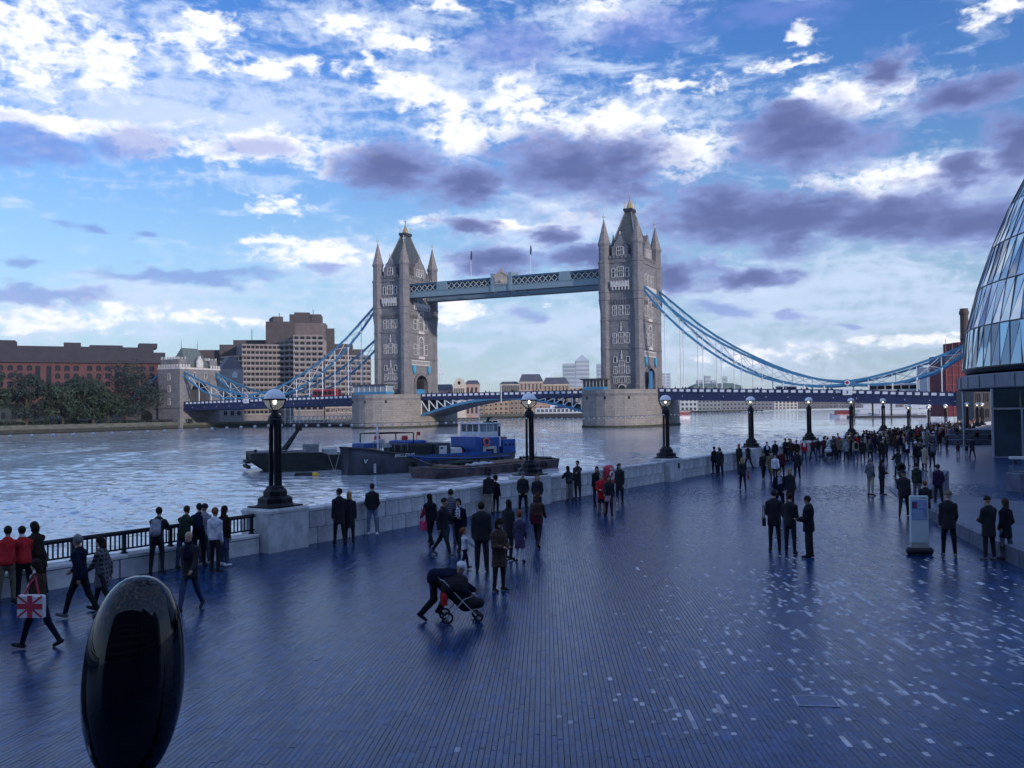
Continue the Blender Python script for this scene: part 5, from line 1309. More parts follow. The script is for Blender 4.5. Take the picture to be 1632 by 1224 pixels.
# wheelhouse
wh_ = MB().bbox(14.0,17.0,-1.75,1.75,1.75,4.15,.05).build('deckhouse', BBLUE, t)
MB().box(13.7,14.3,-1.9,1.9,1.75,4.3).build('blue_screen', BBLUE, wh_)
lb_ = MB().torus((0,0,0), .36, .10, 20, 8, 'y').build('lifebuoy', BOR, wh_); lb_.location = (15.2,-1.83,3.5); lb_.scale = (1,1,1.45)
b = MB().box(14.8,15.1,-1.85,-1.76,1.9,3.0).box(16.2,16.5,-1.85,-1.76,1.9,2.9).box(15.1,16.2,-1.82,-1.757,2.5,2.9); b.build('white_fitting', mat('locker_cream', (.50,.50,.42), .6), wh_); MB().box(15.2,16.0,-1.86,-1.825,1.9,2.48).build('dark_hatch', DKGL, wh_)
b = MB().mat(0).box(14.6,17.4,-1.5,1.5,4.16,5.0)
for x in (14.6,15.5,16.4,17.3): b.box(x,x+.1,-1.5,-1.4,5.0,6.1).box(x,x+.1,1.4,1.5,5.0,6.1)
for y in (-1.4,-.5,.45,1.3): b.box(14.6,14.7,y,y+.1,5.0,6.1).box(17.3,17.4,y,y+.1,5.0,6.1)
b.box(14.5,17.5,-1.6,1.6,6.1,6.25).box(17.0,17.42,-1.52,-1.0,2.8,6.1)
b.build('wheelhouse', BWH, t)
g_ = MB()
for x in (14.7,15.6,16.5): g_.box(x,x+.8,-1.46,-1.44,5.0,6.1).box(x,x+.8,1.44,1.46,5.0,6.1)
g_.build('window_pane', mat('wheelhouse_glass', (.30,.38,.45), .1, var=0, trans=.5), t)
MB().box(17.05,17.3,-1.54,-1.525,4.3,5.7).build('door_window', DKGL, t)
MB().bbox(16.8,17.9,-.5,.5,6.26,6.5,.05).tube([(17.0,0,6.5),(17.1,0,6.9),(17.5,0,7.1)], [.12,.2,.12], 6).build('searchlight', IRON, t)
ac = MB().bbox(17.5,19.2,-1.75,1.75,1.7,3.8,.06).build('aft_cabin', BBLUE, t)
MB().box(17.7,17.95,-1.79,-1.755,2.9,3.15).box(18.3,18.55,-1.79,-1.755,2.9,3.15).box(18.8,19.0,-1.79,-1.755,2.9,3.15).build('port', DKGL, ac)
MB().bbox(17.8,18.8,-.9,.9,3.81,4.15,.1).build('coiled_hose', mat('hose_brown', (.25,.10,.07), .8), ac)
MB().tube([(5.6,-2.62,2.0),(7.4,-2.75,1.0),(9.4,-3.1,.7),(11.6,-3.5,.95)], .035, 5).build('mooring_rope', mat('rope', (.35,.33,.30), .9), t)

# low rusty lighter lying alongside
p0 = Vector((-7.4, 76.5)); p1 = Vector((2.6, 90.4)); L = (p1-p0).length
t = thing('lighter', 'low rusty open lighter moored alongside the black barge', 'boat', (p0.x, p0.y, WZ), math.atan2(p1.y-p0.y, p1.x-p0.x)); t.scale = (1, 1, .78)
st = [(0,1.6,1.2,1.15),(1.2,2.0,1.8,1.0),(5,2.1,2.0,.92),(12,2.1,2.0,.92),(17.5,2.05,1.9,1.0),(L-.5,1.7,1.1,1.2),(L,1.3,.6,1.3)]
b, ms = hull_mesh(L, st, HULLR, DECK); b.build('hull', ms, t)
b = MB(); RUB(b, st, .02, .02, .06); b.build('gunwale', mat('worn_timber', (.17,.14,.14), .85, var=.4, scale=2), t)
MB().box(2.5,16,-1.5,1.5,.95,1.12).build('hold_planks', RUST, t)
b = MB(); r4 = random.Random(4)
for i in range(16):
    x, y = r4.uniform(4.0,7.6), r4.uniform(-1.6,-.2); b.ball((x,y,1.15), r4.uniform(.15,.34), 7, 5, (1.5,1,.7))
b.build('white_sacking', mat('sacking', (.40,.42,.46), .9), t); b = MB()
for i in range(9): b.ball((r4.uniform(4.6,8), r4.uniform(-.6,1.2), 1.3), r4.uniform(.3,.5), 8, 5, (1.7,1,.8))
b.build('dark_tarpaulin', HULLD, t)
b = MB()
for i in range(12): x = L-1.6+r4.uniform(-.8,.9); y = r4.uniform(-1,1); b.tube([(x,y,1.2),(x+r4.uniform(-.3,.3),y,1.2+r4.uniform(.5,1.3))], .02, 4)
b.build('weeds', LEAF[1], t); MB().tube([(L-3.2,0,1.0),(L-3.2,0,1.5)], .14, 8).build('bollard', IRON, t)
for i in range(3): MB().torus((6.0+i*4.4,-2.18,.45), .3, .12, 12, 6, 'y').build('tyre_fender', mat('tyre', (.012,.012,.013), .8), t)

# dark flat barge at the left
p0 = Vector((-25.3, 88.5)); p1 = Vector((-12.5, 93.5)); L = (p1-p0).length
t = thing('flat_barge', 'dark weedy flat barge with a red drum on deck', 'boat', (p0.x, p0.y, WZ), math.atan2(p1.y-p0.y, p1.x-p0.x))
st = [(0,2.2,.9,2.35),(.25,2.3,1.2,2.4),(1.6,2.4,2.1,2.4),(6.5,2.5,2.4,2.3),(7.2,2.5,2.4,1.95),(L,2.5,2.4,1.75)]
t.scale = (1, 1, .76)
b, ms = hull_mesh(L, st, HULLD, DECK)
b.v = [(x + (1.5 if z < .1 and x < .6 else 0), y, z) for x, y, z in b.v]; b.build('hull', ms, t)
b = MB(); RUB(b, st, .02, .03, .07); b.build('gunwale', mat('worn_timber', (.17,.14,.14), .85), t)
b = MB().box(-.35,.1,-1.6,1.6,1.1,1.45).box(-.3,.05,-2.0,2.0,.5,.85); b.build('stern_timber', HULLD, t)
MB().lathe([(.42,0),(.44,.45),(.42,.9)], 12, (9.4,-.7,1.9)).build('red_drum', BRED, t)
MB().bbox(5.2,6.5,-1.3,.4,2.3,3.3,.05, ).build('grey_winch_box', mat('winch_grey', (.20,.21,.22), .7), t)
MB().bbox(7.0,8.2,-1.6,0,1.9,2.7,.1).build('white_tank', mat('tank_white', (.40,.43,.46), .6), t)
MB().tube([(3.2,0,2.3),(4.9,.2,5.4)], [.35,.16], 6).build('raked_spar', HULLD, t); MB().bbox(4.5,5.1,0,.5,5.0,5.6,.05).build('spar_head', HULLD, t)
b = MB()
for x in np.arange(8.4, L, .8): b.tube([(x,-2.2,1.85),(x,-2.2,2.6)], .025, 5)
b.tube([(8.4,-2.2,2.6),(L,-2.2,2.5)], .025, 5).tube([(.6,-2.2,2.65),(5.2,-2.2,2.65)], .025, 5); b.build('handrail', BWH, t)
MB().tube([(.5,-1.9,2.3),(.5,-1.9,2.85)], .13, 8).build('bollard', IRON, t)
MB().tube([(7.2,-2.55,1.9),(7.7,-2.9,-.2)], .03, 5).tube([(8.2,-2.55,1.85),(7.7,-2.9,-.2)], .03, 5).build('mooring_rope', mat('rope', (.35,.33,.30), .9), t)
p = gnd(488, 759, WZ); t = thing('mooring_buoy', 'black float with a yellow end in front of the flat barge', 'buoy', p, .15)
MB().tube([(-1.0,0,.05),(-.9,0,.1),(.55,0,.1)], [.1,.24,.24], 10).build('float_body', HULLD, t); MB().tube([(.55,0,.1),(.95,0,.1),(1.1,0,.1)], [.26,.26,.1], 10).build('yellow_end', YEL, t)
# pleasure boats beyond the bridge
def pleasure(px_, d_, L, label, ang, red=False, decks=2):
    p = at(px_, 660, d_); t = thing('pleasure_boat', label, 'boat', (p.x, p.y, WZ), ang, 'pleasure boats beyond the bridge')
    st = [(-L/2,1.6,1.2,1.5),(-L/2+1,2.2,2.0,1.5),(L/2-4,2.3,2.1,1.6),(L/2-1.2,1.4,1.0,1.9),(L/2,.3,.15,2.2)]
    b, ms = hull_mesh(L, st, BWH, DECK); b.build('hull', ms, t)
    b = MB(); RUB(b, st, .02, -.3, .1); b.build('stripe', BRED if red else DBLUE, t)
    for k in range(decks):
        l0, l1 = -L*.42 + k*1.2, L*.28 - k*1.5; MB().bbox(l0, l1, -1.9, 1.9, 1.55+k*2.4, 3.5+k*2.4, .1).build('deckhouse', mat('boat_dull_red', (.20,.035,.04), .6) if red and k == 0 else BWH, t)
        n_ = int((l1-l0)/1.3)
        for i in range(n_): x = l0 + (l1-l0)*(i+.5)/n_; MB().box(x-.45, x+.45, -1.94, -1.86, 2.3+k*2.4, 3.1+k*2.4).build('window', DKGL, t)
        MB().box(l0-.4, l1+.4, -2.05, 2.05, 3.55+k*2.4, 3.7+k*2.4).build('canopy', BWH, t)
    MB().tube([(L*.1,0,3.7+2.4*(decks-1)),(L*.1,0,6.6+2.4*(decks-1))], .07, 5).build('mast', BWH, t)
pleasure(1341, 415, 10, 'small white pleasure boat with red deckhouse, leftmost past the span', 2.9, True, 1)
pleasure(1395, 440, 24, 'long white two-deck pleasure boat behind the sixth lamp', 2.8); pleasure(1425, 425, 22, 'white pleasure boat with dark hull gap behind the seventh lamp', 2.85, False, 1)
pleasure(1462, 432, 20, 'white pleasure boat moored by the pontoon brow', 2.85); pleasure(1488, 470, 18, 'furthest right white pleasure boat near the red sheeting', 2.7, False, 1)
pleasure(1086, 470, 9, 'tiny red and white motor boat beside the right pier', 3.6, True, 1)
a = at(1470, 655, 415); t = thing('pier_brow', 'white lattice brow leading to the boat pontoon', 'gangway', (a.x, a.y, .2), .25)
MB().box(0, 18, -.8, .8, -.1, .1).build('brow_deck', HOTD, t)
for i in range(10): MB().bar((1.8*i,-.8,.1),(1.8*i+.9,-.8,1.5),.12).bar((1.8*i+.9,-.8,1.5),(1.8*i+1.8,-.8,.1),.12).build('brace', BWH, t)
MB().box(0,18,-.88,-.72,1.5,1.65).build('handrail', BWH, t)
a = at(1385, 664, 405); t = thing('boat_pontoon', 'black floating pontoon with posts in front of the pleasure boats', 'pontoon', (a.x, a.y, WZ), -.05)
MB().box(-9, 24, -2, 2, -.5, 1.0).build('float_body', mat('pontoon_dark', (.02,.022,.03), .7), t)
for x in (-6, 2, 10, 18): MB().tube([(x,1,-.5),(x,1,8)], .4, 8).build('mooring_pile', HULLD, t)

# ================================================================== THE GLASS HALL AT THE RIGHT
HC = Vector((72.9, 81.3, 0)); HR = 30.0
t = thing('glass_hall', 'egg shaped glass hall at the right edge on a thick round slab', 'building', HC)
CONC = mat('slab_concrete', (.15,.175,.22), .55, var=.12, scale=.5); STEEL = mat('mullion_steel', (.04,.05,.065), .4, .6, var=.1); STL2 = mat('pale_steel', (.38,.42,.46), .4, .5, var=.1)
def pane_mat(i, c, r): 
    m = bpy.data.materials.new('facade_glass_%d' % i); m.use_nodes = True
    h = G(m.node_tree); b = h.n('ShaderNodeBsdfPrincipled'); o = h.n('ShaderNodeOutputMaterial'); h.put(o.inputs[0], b.outputs[0])
    b.inputs['Base Color'].default_value = (*c, 1); b.inputs['Metallic'].default_value = .35; b.inputs['Roughness'].default_value = r
    return m
PANE = [pane_mat(i, c, .05) for i, c in enumerate([(.60,.76,.82),(.46,.58,.66),(.84,.89,.90),(.24,.30,.38),(.50,.72,.80)])]
rows = [7.75,11.6,15.6,19.6,23.7,27.9,32.2,36.4]
RZ = [(7.4,30.0),(11.8,29.5),(15.9,28.4),(19.7,27.1),(23.6,25.5),(28.5,23.0),(32.5,20.2),(36.4,16.5),(40,11),(43,3)]
Rz = lambda z: float(np.interp(z, [a[0] for a in RZ], [a[1] for a in RZ]))
NP = 116; A0 = math.pi*.80; r5 = random.Random(11); cnt = 0; mull = MB()
def hp(k, z, lean): a = 2*math.pi*(k + lean)/NP; return Vector((Rz(z)*math.cos(a), Rz(z)*math.sin(a), z))
for j in range(len(rows)-1):
    z0, z1 = rows[j], rows[j+1]; l0, l1 = -j*.42, -(j+1)*.42
    for k in range(NP):
        a = 2*math.pi*(k + l0)/NP % (2*math.pi); 
        if not (math.pi*.78 < a < math.pi*1.42): continue
        q = [hp(k,z0,l0), hp(k+1,z0,l0), hp(k+1,z1,l1), hp(k,z1,l1)]
        mull.bar(q[0], q[3], .055, .10).bar(q[0], q[2], .025, .05).bar(q[0], q[1], .09, .12)
        for tri in ((q[0],q[1],q[2]), (q[0],q[2],q[3])):
            c = (tri[0]+tri[1]+tri[2])/3; n_ = (tri[1]-tri[0]).cross(tri[2]-tri[0]).normalized()
            rot = Matrix.Rotation(r5.gauss(0,.035), 3, 'Z') @ Matrix.Rotation(r5.gauss(0,.03), 3, 'X')
            tv = [rot @ ((p-c)*.97) for p in tri]; tv2 = [p - n_*.06 for p in tv]
            if cnt < 300: o = MB().add(tv+tv2, [(0,1,2),(5,4,3),(0,3,4,1),(1,4,5,2),(2,5,3,0)]).build('glass_pane', r5.choice(PANE), t, loc=c)
            else:
                if cnt == 300: extra = MB()
                extra.mat(r5.randrange(5)).add([p + c for p in tv], [(0,1,2)])
            cnt += 1
if cnt > 300: extra.build('glass_panes', PANE, t, kind='stuff')
mull.build('mullions', STEEL, t)
MB().lathe([(HR-1.5,7.3),(HR-.4,7.35),(HR-.1,7.7),(HR-1.5,7.72)], 96).build('sill_band', STEEL, t)
b = MB().lathe([(Rz(z)-.6, z) for z in np.linspace(7.75, 43, 14)], 64); b.build('inner_shell', mat('dark_interior', (.02,.025,.035), .6, var=.2), t)
b = MB().lathe([(HR+.35,5.75),(HR+.45,5.85),(HR+.45,6.98),(HR+.2,7.1)], 96); b.build('slab', CONC, t)
MB().lathe([(6,5.6),(HR+.34,5.74)], 96, cap=False).build('soffit', mat('soffit_grey', (.14,.15,.18), .7), t)
for k in range(26, 50): 
    a = 2*math.pi*k/64; MB().bar((math.cos(a)*(HR+.46), math.sin(a)*(HR+.46), 5.9),(math.cos(a)*(HR+.46), math.sin(a)*(HR+.46), 6.95), .06,.05).build('slab_joint', STEEL, t)
MB().lathe([(21,-.1),(21,5.7)], 64).build('core_wall', mat('hall_dark', (.018,.02,.028), .4, var=.2), t)
# glazed lobby under the slab: its left corner is the nearest
v0 = at(1581, 640, 76); 
vd = Vector((1, -.22, 0)).normalized()
lob = Matrix.Translation(Vector((v0.x, v0.y, 0)) - HC) @ Matrix.Rotation(math.atan2(vd.y, vd.x), 4, 'Z')
LG = mat('lobby_glass', (.03,.05,.06), .06, var=.3, scale=.4, spec=.8)
for i in range(7):
    MB().box(i*2.2+.06, i*2.2+2.14, 0, .05, .05, 3.9, lob).build('lobby_pane', LG, t); MB().box(i*2.2+.06, i*2.2+2.14, .3, .35, 4.05, 5.6, lob).build('lobby_pane', LG, t)
    MB().box(i*2.2-.07, i*2.2+.07, -.1, .15, 0, 5.6 if i == 0 else 4.0, lob).build('lobby_mullion', STL2 if i < 2 else STEEL, t)
MB().box(-.07, 16, -.12, .16, 3.92, 4.04, lob).build('transom', STL2, t); MB().box(.0, 16, -.05, .1, -.02, .048, lob).build('threshold', STL2, t)
MB().box(5, 16, 3, 12, 0, 5.55, lob).build('lobby_interior', mat('lobby_dark', (.012,.016,.02), .5, var=.3, scale=.6), t)
for i in range(4): MB().tube([lob @ Vector((1.2+i*2.6,1.6,0)), lob @ Vector((1.2+i*2.6,1.6,5.6))], .22, 12).build('column', mat('lobby_column', (.30,.26,.22), .5), t)
p = gnd(1537, 709); t = thing('mast_post', 'slim white mast standing under the rim of the glass hall slab', 'post', p)
MB().tube([(0,0,0),(0,0,5.72)], .13, 12).build('shaft', STL2, t); MB().lathe([(.3,0),(.3,.05)], 12).build('foot_plate', STL2, t)
p = gnd(1624, 739); t = thing('bench', 'white slab bench before the lobby doors', 'bench', p, -.2)
MB().bbox(-.6,1.6,-.3,.3,.34,.52,.03).build('seat', BWH, t); MB().box(-.4,-.2,-.22,.22,0,.338).build('leg', STEEL, t); MB().box(1.1,1.3,-.22,.22,0,.338).build('leg', STEEL, t)
p = gnd(1630, 783); t = thing('planter_box', 'dark cube planter at the right edge of the plaza', 'planter', p, .2)
MB().bbox(-.55,.55,-.5,.5,0,.95,.05).build('box', KST, t); MB().bbox(-.48,.48,-.43,.43,.951,1.0,.02).build('lid', STEEL, t)
# stepped seating ahead of the bridge approach, behind the crowd
a = gnd(1490, 708); t = thing('seating_steps', 'low stone seating steps under the far end of the slab', 'steps', a, -.35)
for i in range(3): MB().bbox(1+i*.4, 22, i*1.6, 9, i*.5, i*.5+.5, .03).build('step', KST, t)

# ================================================================== EGG, SIGN, LIFEBUOY
p = gnd(201, 1243); egx, egy = p.x, p.y
t = thing('egg_sculpture', 'tall polished black egg-shaped stone standing on the paving', 'sculpture', (egx, egy, 0))
prof = []
HH = 2.47
for i in range(41):
    q = math.pi*i/40; z = HH/2 - HH/2*math.cos(q); r_ = .585*math.sin(q)**.84*(1 + .0*math.cos(q)); prof.append((max(r_, .001), z - .02))
BLK = mat('polished_black', (.002,.002,.005), .03, var=.2, scale=4, spec=.42)
t.rotation_euler = (0, R(4.5), 0)
MB().lathe(prof, 64, cap=False).build('egg_body', BLK, t, True)
MB().lathe([(.23,0),(.23,.025),(.2,.03)], 24).build('foot_ring', STEEL, t)
p = gnd(1466, 884); t = thing('info_totem', 'white information panel with blue poster on a black weighted base', 'sign', p, R(-6))
MB().tube([(-.38,0,.11),(-.34,0,.11),(.34,0,.11),(.38,0,.11)], [.05,.11,.11,.05], 12).build('weighted_base', mat('rubber_black', (.012,.013,.018), .6), t)
MB().bbox(-.235,.235,-.05,.05,.2,.36,.005).build('bottom_strip', mat('strip_beige', (.40,.38,.36), .6), t)
pan = MB().bbox(-.25,.25,-.06,.06,.361,1.72,.008).build('panel', mat('panel_white', (.55,.66,.70), .45, var=.04), t)
po = MB().box(-.215,.215,-.066,-.061,1.02,1.60).build('poster', mat('poster_blue', (.22,.32,.58), .5, var=.12, scale=6), t)
b = MB().mat(0).box(-.20,-.07,-.070,-.0665,1.36,1.55).mat(1).box(-.15,-.08,-.0725,-.0705,1.39,1.53)
b.build('picture', [mat('picture_dark', (.04,.04,.10), .5), mat('picture_red', (.35,.05,.14), .5)], po)
b = MB(); r6 = random.Random(2)
for i in range(5): b.box(-.04, -.04+r6.uniform(.15,.23), -.070, -.0665, 1.37+i*.042, 1.385+i*.042)
for i in range(8): b.box(-.195, -.195+r6.uniform(.28,.38), -.070, -.0665, 1.05+i*.034, 1.063+i*.034)
b.build('print_line', mat('print_pale', (.45,.52,.72), .5), po)
MB().box(.02,.2,-.066,-.061,1.65,1.675).build('heading_line', mat('print_blue', (.20,.28,.5), .5), pan)
q = wl(22.6, -.42); t = thing('lifebuoy_housing', 'red lifebuoy housing with white ring beside the parapet', 'lifebuoy', q, WRZ)
MB().bbox(-.30,.30,-.16,.16,.30,1.42,.1).build('housing', mat('lifebuoy_red', (.50,.03,.045), .5), t)
MB().box(-.06,.06,-.06,.06,0,.3).build('post', IRON, t)
b = MB().torus((0,-.18,.88), .20, .05, 20, 8, 'y'); b.build('white_ring', BWH, t); MB().box(-.16,.16,-.175,-.161,1.2,1.28).box(-.16,.16,-.175,-.161,.44,.5).build('white_mark', BWH, t)
# gulls
for (px_, py_, lb) in ((1196,478,'larger distant gull banking over the right span'), (1190,470,'smaller distant gull over the right span')):
    p = at(px_, py_, 90); t = thing('gull', lb, 'bird', p, 1.0, 'gulls over the bridge'); k = .34 if 'larger' in lb else .2
    MB().tube([(-.45*k,0,0),(-.1*k,0,0),(.4*k,0,.03)], [.02*k,.11*k,.03*k], 6).build('body', mat('gull_grey', (.12,.12,.14), .8), t)
    for q_ in (-1, 1): MB().add([(-.15*k,0,0),(.15*k,0,0),(.05*k,q_*.55*k,.28*k),(-.15*k,q_*1.1*k,.1*k),(-.2*k,q_*.5*k,.22*k)], [(0,1,2,4),(4,2,3)]).build('wing', mat('gull_grey', (.12,.12,.14), .8), t)
# ================================================================== PEOPLE
def vcap(P, a, b, ra, rb, fl=None):
    a = np.array(a); b = np.array(b)
    if fl is not None: s_ = np.array([1, 1/fl, 1]); P = P * s_; a = a * s_; b = b * s_
    ba = b - a; t = np.clip(((P - a) @ ba) / max(ba @ ba, 1e-9), 0, 1)
    return np.linalg.norm(P - a - t[:, None] * ba, axis=1) - (ra + (rb - ra) * t)
def vell(P, c, r):
    q = (P - np.array(c)) / np.array(r); k0 = np.linalg.norm(q, axis=1); k1 = np.linalg.norm(q / np.array(r), axis=1)
    return k0 * (k0 - 1) / np.maximum(k1, 1e-6)
def smin(a, b, k): h = np.clip(.5 + .5 * (b - a) / k, 0, 1); return b * (1 - h) + a * h - k * h * (1 - h)
def surface(fn, lo, hi, res):
    lo = np.array(lo) - res * 2; n = np.ceil((np.array(hi) + res * 2 - lo) / res).astype(int) + 1
    ax = [lo[i] + np.arange(n[i]) * res for i in range(3)]
    k = 4; nc = -(-n // k)                                     # look coarsely first, then only near the surface
    cx = [lo[i] + (np.arange(nc[i]) * k + (k - 1) / 2) * res for i in range(3)]
    C = fn(np.stack(np.meshgrid(*cx, indexing='ij'), -1).reshape(-1, 3)).reshape(nc)
    up = lambda A: A.repeat(k, 0).repeat(k, 1).repeat(k, 2)[:n[0], :n[1], :n[2]]
    V = up(C).copy(); near = up(np.abs(C) < res * k * 1.5)
    ii = np.argwhere(near); V[near] = fn(lo + ii * res)
    ins = V < 0; c = np.array(n) - 1
    acc = np.zeros((*c, 3)); cntr = np.zeros(c)
    offs = [(0,0),(0,1),(1,0),(1,1)]
    for axn in range(3):
        o1, o2 = [i for i in range(3) if i != axn]
        A = np.take(V, range(n[axn]-1), axn); B = np.take(V, range(1, n[axn]), axn)
        cr = (A < 0) != (B < 0); tt = np.where(cr, A / np.where(cr, A - B, 1), 0)
        for (u, v) in offs:
            sl = [slice(None)] * 3; sl[o1] = slice(u, u + c[o1]); sl[o2] = slice(v, v + c[o2])
            m_ = cr[tuple(sl)]; q = tt[tuple(sl)]
            acc[..., axn] += np.where(m_, q, 0); acc[..., o1] += np.where(m_, u, 0); acc[..., o2] += np.where(m_, v, 0); cntr += m_
    act = cntr > 0; idx = -np.ones(c, int); idx[act] = np.arange(act.sum())
    base = np.argwhere(act); pts = lo + (base + acc[act] / cntr[act][:, None]) * res
    F = []
    for axn in range(3):
        o1, o2 = [(1,2),(2,0),(0,1)][axn]
        A = np.take(ins, range(n[axn]-1), axn); B = np.take(ins, range(1, n[axn]), axn)
        ij = np.argwhere(A != B)
        ij = ij[(ij[:, o1] >= 1) & (ij[:, o2] >= 1) & (ij[:, o1] <= c[o1]-1) & (ij[:, o2] <= c[o2]-1)]
        d1 = np.zeros(3, int); d1[o1] = 1; d2 = np.zeros(3, int); d2[o2] = 1
        gi = lambda q: idx[q[:, 0], q[:, 1], q[:, 2]]
        Q = np.stack([gi(ij - d1 - d2), gi(ij - d2), gi(ij), gi(ij - d1)], 1); up_ = A[ij[:, 0], ij[:, 1], ij[:, 2]]
        Q[~up_] = Q[~up_][:, ::-1]; F += Q[(Q >= 0).all(1)].tolist()
    return pts, F

def rotx(v, a): c, s_ = math.cos(a), math.sin(a); return np.array([v[0], v[1]*c - v[2]*s_, v[1]*s_ + v[2]*c])
D = math.radians
def skeleton(P):
    """joints of a 1.75 m figure facing +Y"""
    J = {}; lean = P.get('lean', 0); child = P.get('child', False)
    hipz = .93; J['pel'] = np.array([0, P.get('py', 0), hipz])
    up = lambda y, z, x=0: J['pel'] + rotx(np.array([x, y, z]), -D(lean))
    J['waist'] = up(0, .14); J['chest'] = up(.0, .36); J['neck'] = up(-.015, .53)
    hs = 1.32 if child else 1.0; J['hs'] = hs
    hp_, hy_ = D(P.get('hp', 0) - lean * P.get('hfollow', .6)), D(P.get('hy', 0)); J['hp'], J['hy'] = hp_, hy_
    J['head'] = J['neck'] + rotx(np.array([0, .03, .175 * hs]), hp_ * .6)
    for s_, nm in ((-1, 'l'), (1, 'r')):
        J['sh' + nm] = up(-.012, .435, s_ * .162)
        p, ab, e, inw = P.get('a' + nm, (4, 8, 12, 0)); p, ab, e, inw = D(p), D(ab * .62), D(e), D(inw)
        ud = np.array([s_ * math.sin(ab), math.sin(p) * math.cos(ab), -math.cos(p) * math.cos(ab)])
        J['el' + nm] = J['sh' + nm] + ud * .29
        fd = np.array([s_ * (math.sin(ab) * .6 - math.sin(inw)), math.sin(p + e), -math.cos(p + e)]); fd /= np.linalg.norm(fd)
        J['wr' + nm] = J['el' + nm] + fd * .25; J['fd' + nm] = fd
        t_, k, sp = P.get('l' + nm, (0, 2, 2)); t_, k, sp = D(t_), D(k), D(sp)
        J['hip' + nm] = J['pel'] + np.array([s_ * .088, 0, -.02])
        td = np.array([s_ * math.sin(sp), math.sin(t_), -math.cos(t_)]); td /= np.linalg.norm(td)
        J['kn' + nm] = J['hip' + nm] + td * .43
        kd = np.array([s_ * math.sin(sp) * .5, math.sin(t_ - k), -math.cos(t_ - k)]); kd /= np.linalg.norm(kd)
        J['an' + nm] = J['kn' + nm] + kd * .42
        fp = (t_ - k); fdr = np.array([s_ * .15, math.cos(fp * .75), math.sin(fp * .75)]); fdr /= np.linalg.norm(fdr); dn = np.array([0, math.sin(fp * .75), -math.cos(fp * .75)])
        J['he' + nm] = J['an' + nm] + dn * .05 - fdr * .045; J['to' + nm] = J['an' + nm] + dn * .055 + fdr * .165
    mz = min(J[k][2] for k in ('hel', 'her', 'tol', 'tor')) - .036
    if P.get('sit'): mz = min(J['hel'][2], J['her'][2]) - .036
    for k in J:
        if isinstance(J[k], np.ndarray): J[k] = J[k] - np.array([0, 0, mz])
    return J
def headrot(J, v):
    v = np.array(v) * J['hs']; v = rotx(v, J['hp']); c, s_ = math.cos(J['hy']), math.sin(J['hy'])
    return J['head'] + np.array([v[0]*c - v[1]*s_, v[0]*s_ + v[1]*c, v[2]])
def unhead(J, P):
    q = P - J['head']; c, s_ = math.cos(-J['hy']), math.sin(-J['hy'])
    q = np.stack([q[:,0]*c - q[:,1]*s_, q[:,0]*s_ + q[:,1]*c, q[:,2]], 1); a = -J['hp']; c, s_ = math.cos(a), math.sin(a)
    return np.stack([q[:,0], q[:,1]*c - q[:,2]*s_, q[:,1]*s_ + q[:,2]*c], 1) / J['hs']
def bounds(J): A = np.array([v for v in J.values() if isinstance(v, np.ndarray)]); return A.min(0) - .27, A.max(0) + .27
def f_body(J):
    def fn(P):
        d = vcap(P, J['pel'], J['waist'], .135, .125, .72); d = smin(d, vcap(P, J['waist'], J['chest'], .125, .150, .68), .06)
        d = smin(d, vcap(P, J['shl'], J['shr'], .062, .062), .07); d = smin(d, vcap(P, J['chest'], J['neck'], .085, .055), .05)
        for s_ in 'lr':
            d = smin(d, vcap(P, J['sh'+s_], J['el'+s_], .050, .040), .03); d = smin(d, vcap(P, J['el'+s_], J['wr'+s_], .040, .027), .02)
            pw = J['wr'+s_] + J['fd'+s_] * .045; d = smin(d, vcap(P, J['wr'+s_], pw, .027, .034), .015)
            d = smin(d, vcap(P, J['hip'+s_], J['kn'+s_], .082, .054), .05); d = smin(d, vcap(P, J['kn'+s_], J['an'+s_], .054, .036), .03)
            d = smin(d, vcap(P, J['he'+s_], J['to'+s_], .032, .028), .03)
        q = unhead(J, P); hd_ = vell(q, (0, -.008, .028), (.076, .094, .100)); hd_ = smin(hd_, vell(q, (0, .030, -.050), (.056, .060, .066)), .035)
        hd_ = smin(hd_, vcap(q, (0, .088, .012), (0, .108, -.020), .010, .015), .014)
        for s_ in (-1, 1): hd_ = smin(hd_, vell(q, (s_*.078, -.004, -.004), (.012, .022, .030)), .008)
        d = smin(d, hd_ * J['hs'], .012); d = smin(d, vcap(P, J['neck'], J['head'] - (J['head']-J['neck'])*.35, .052, .048), .02)
        return d
    return fn
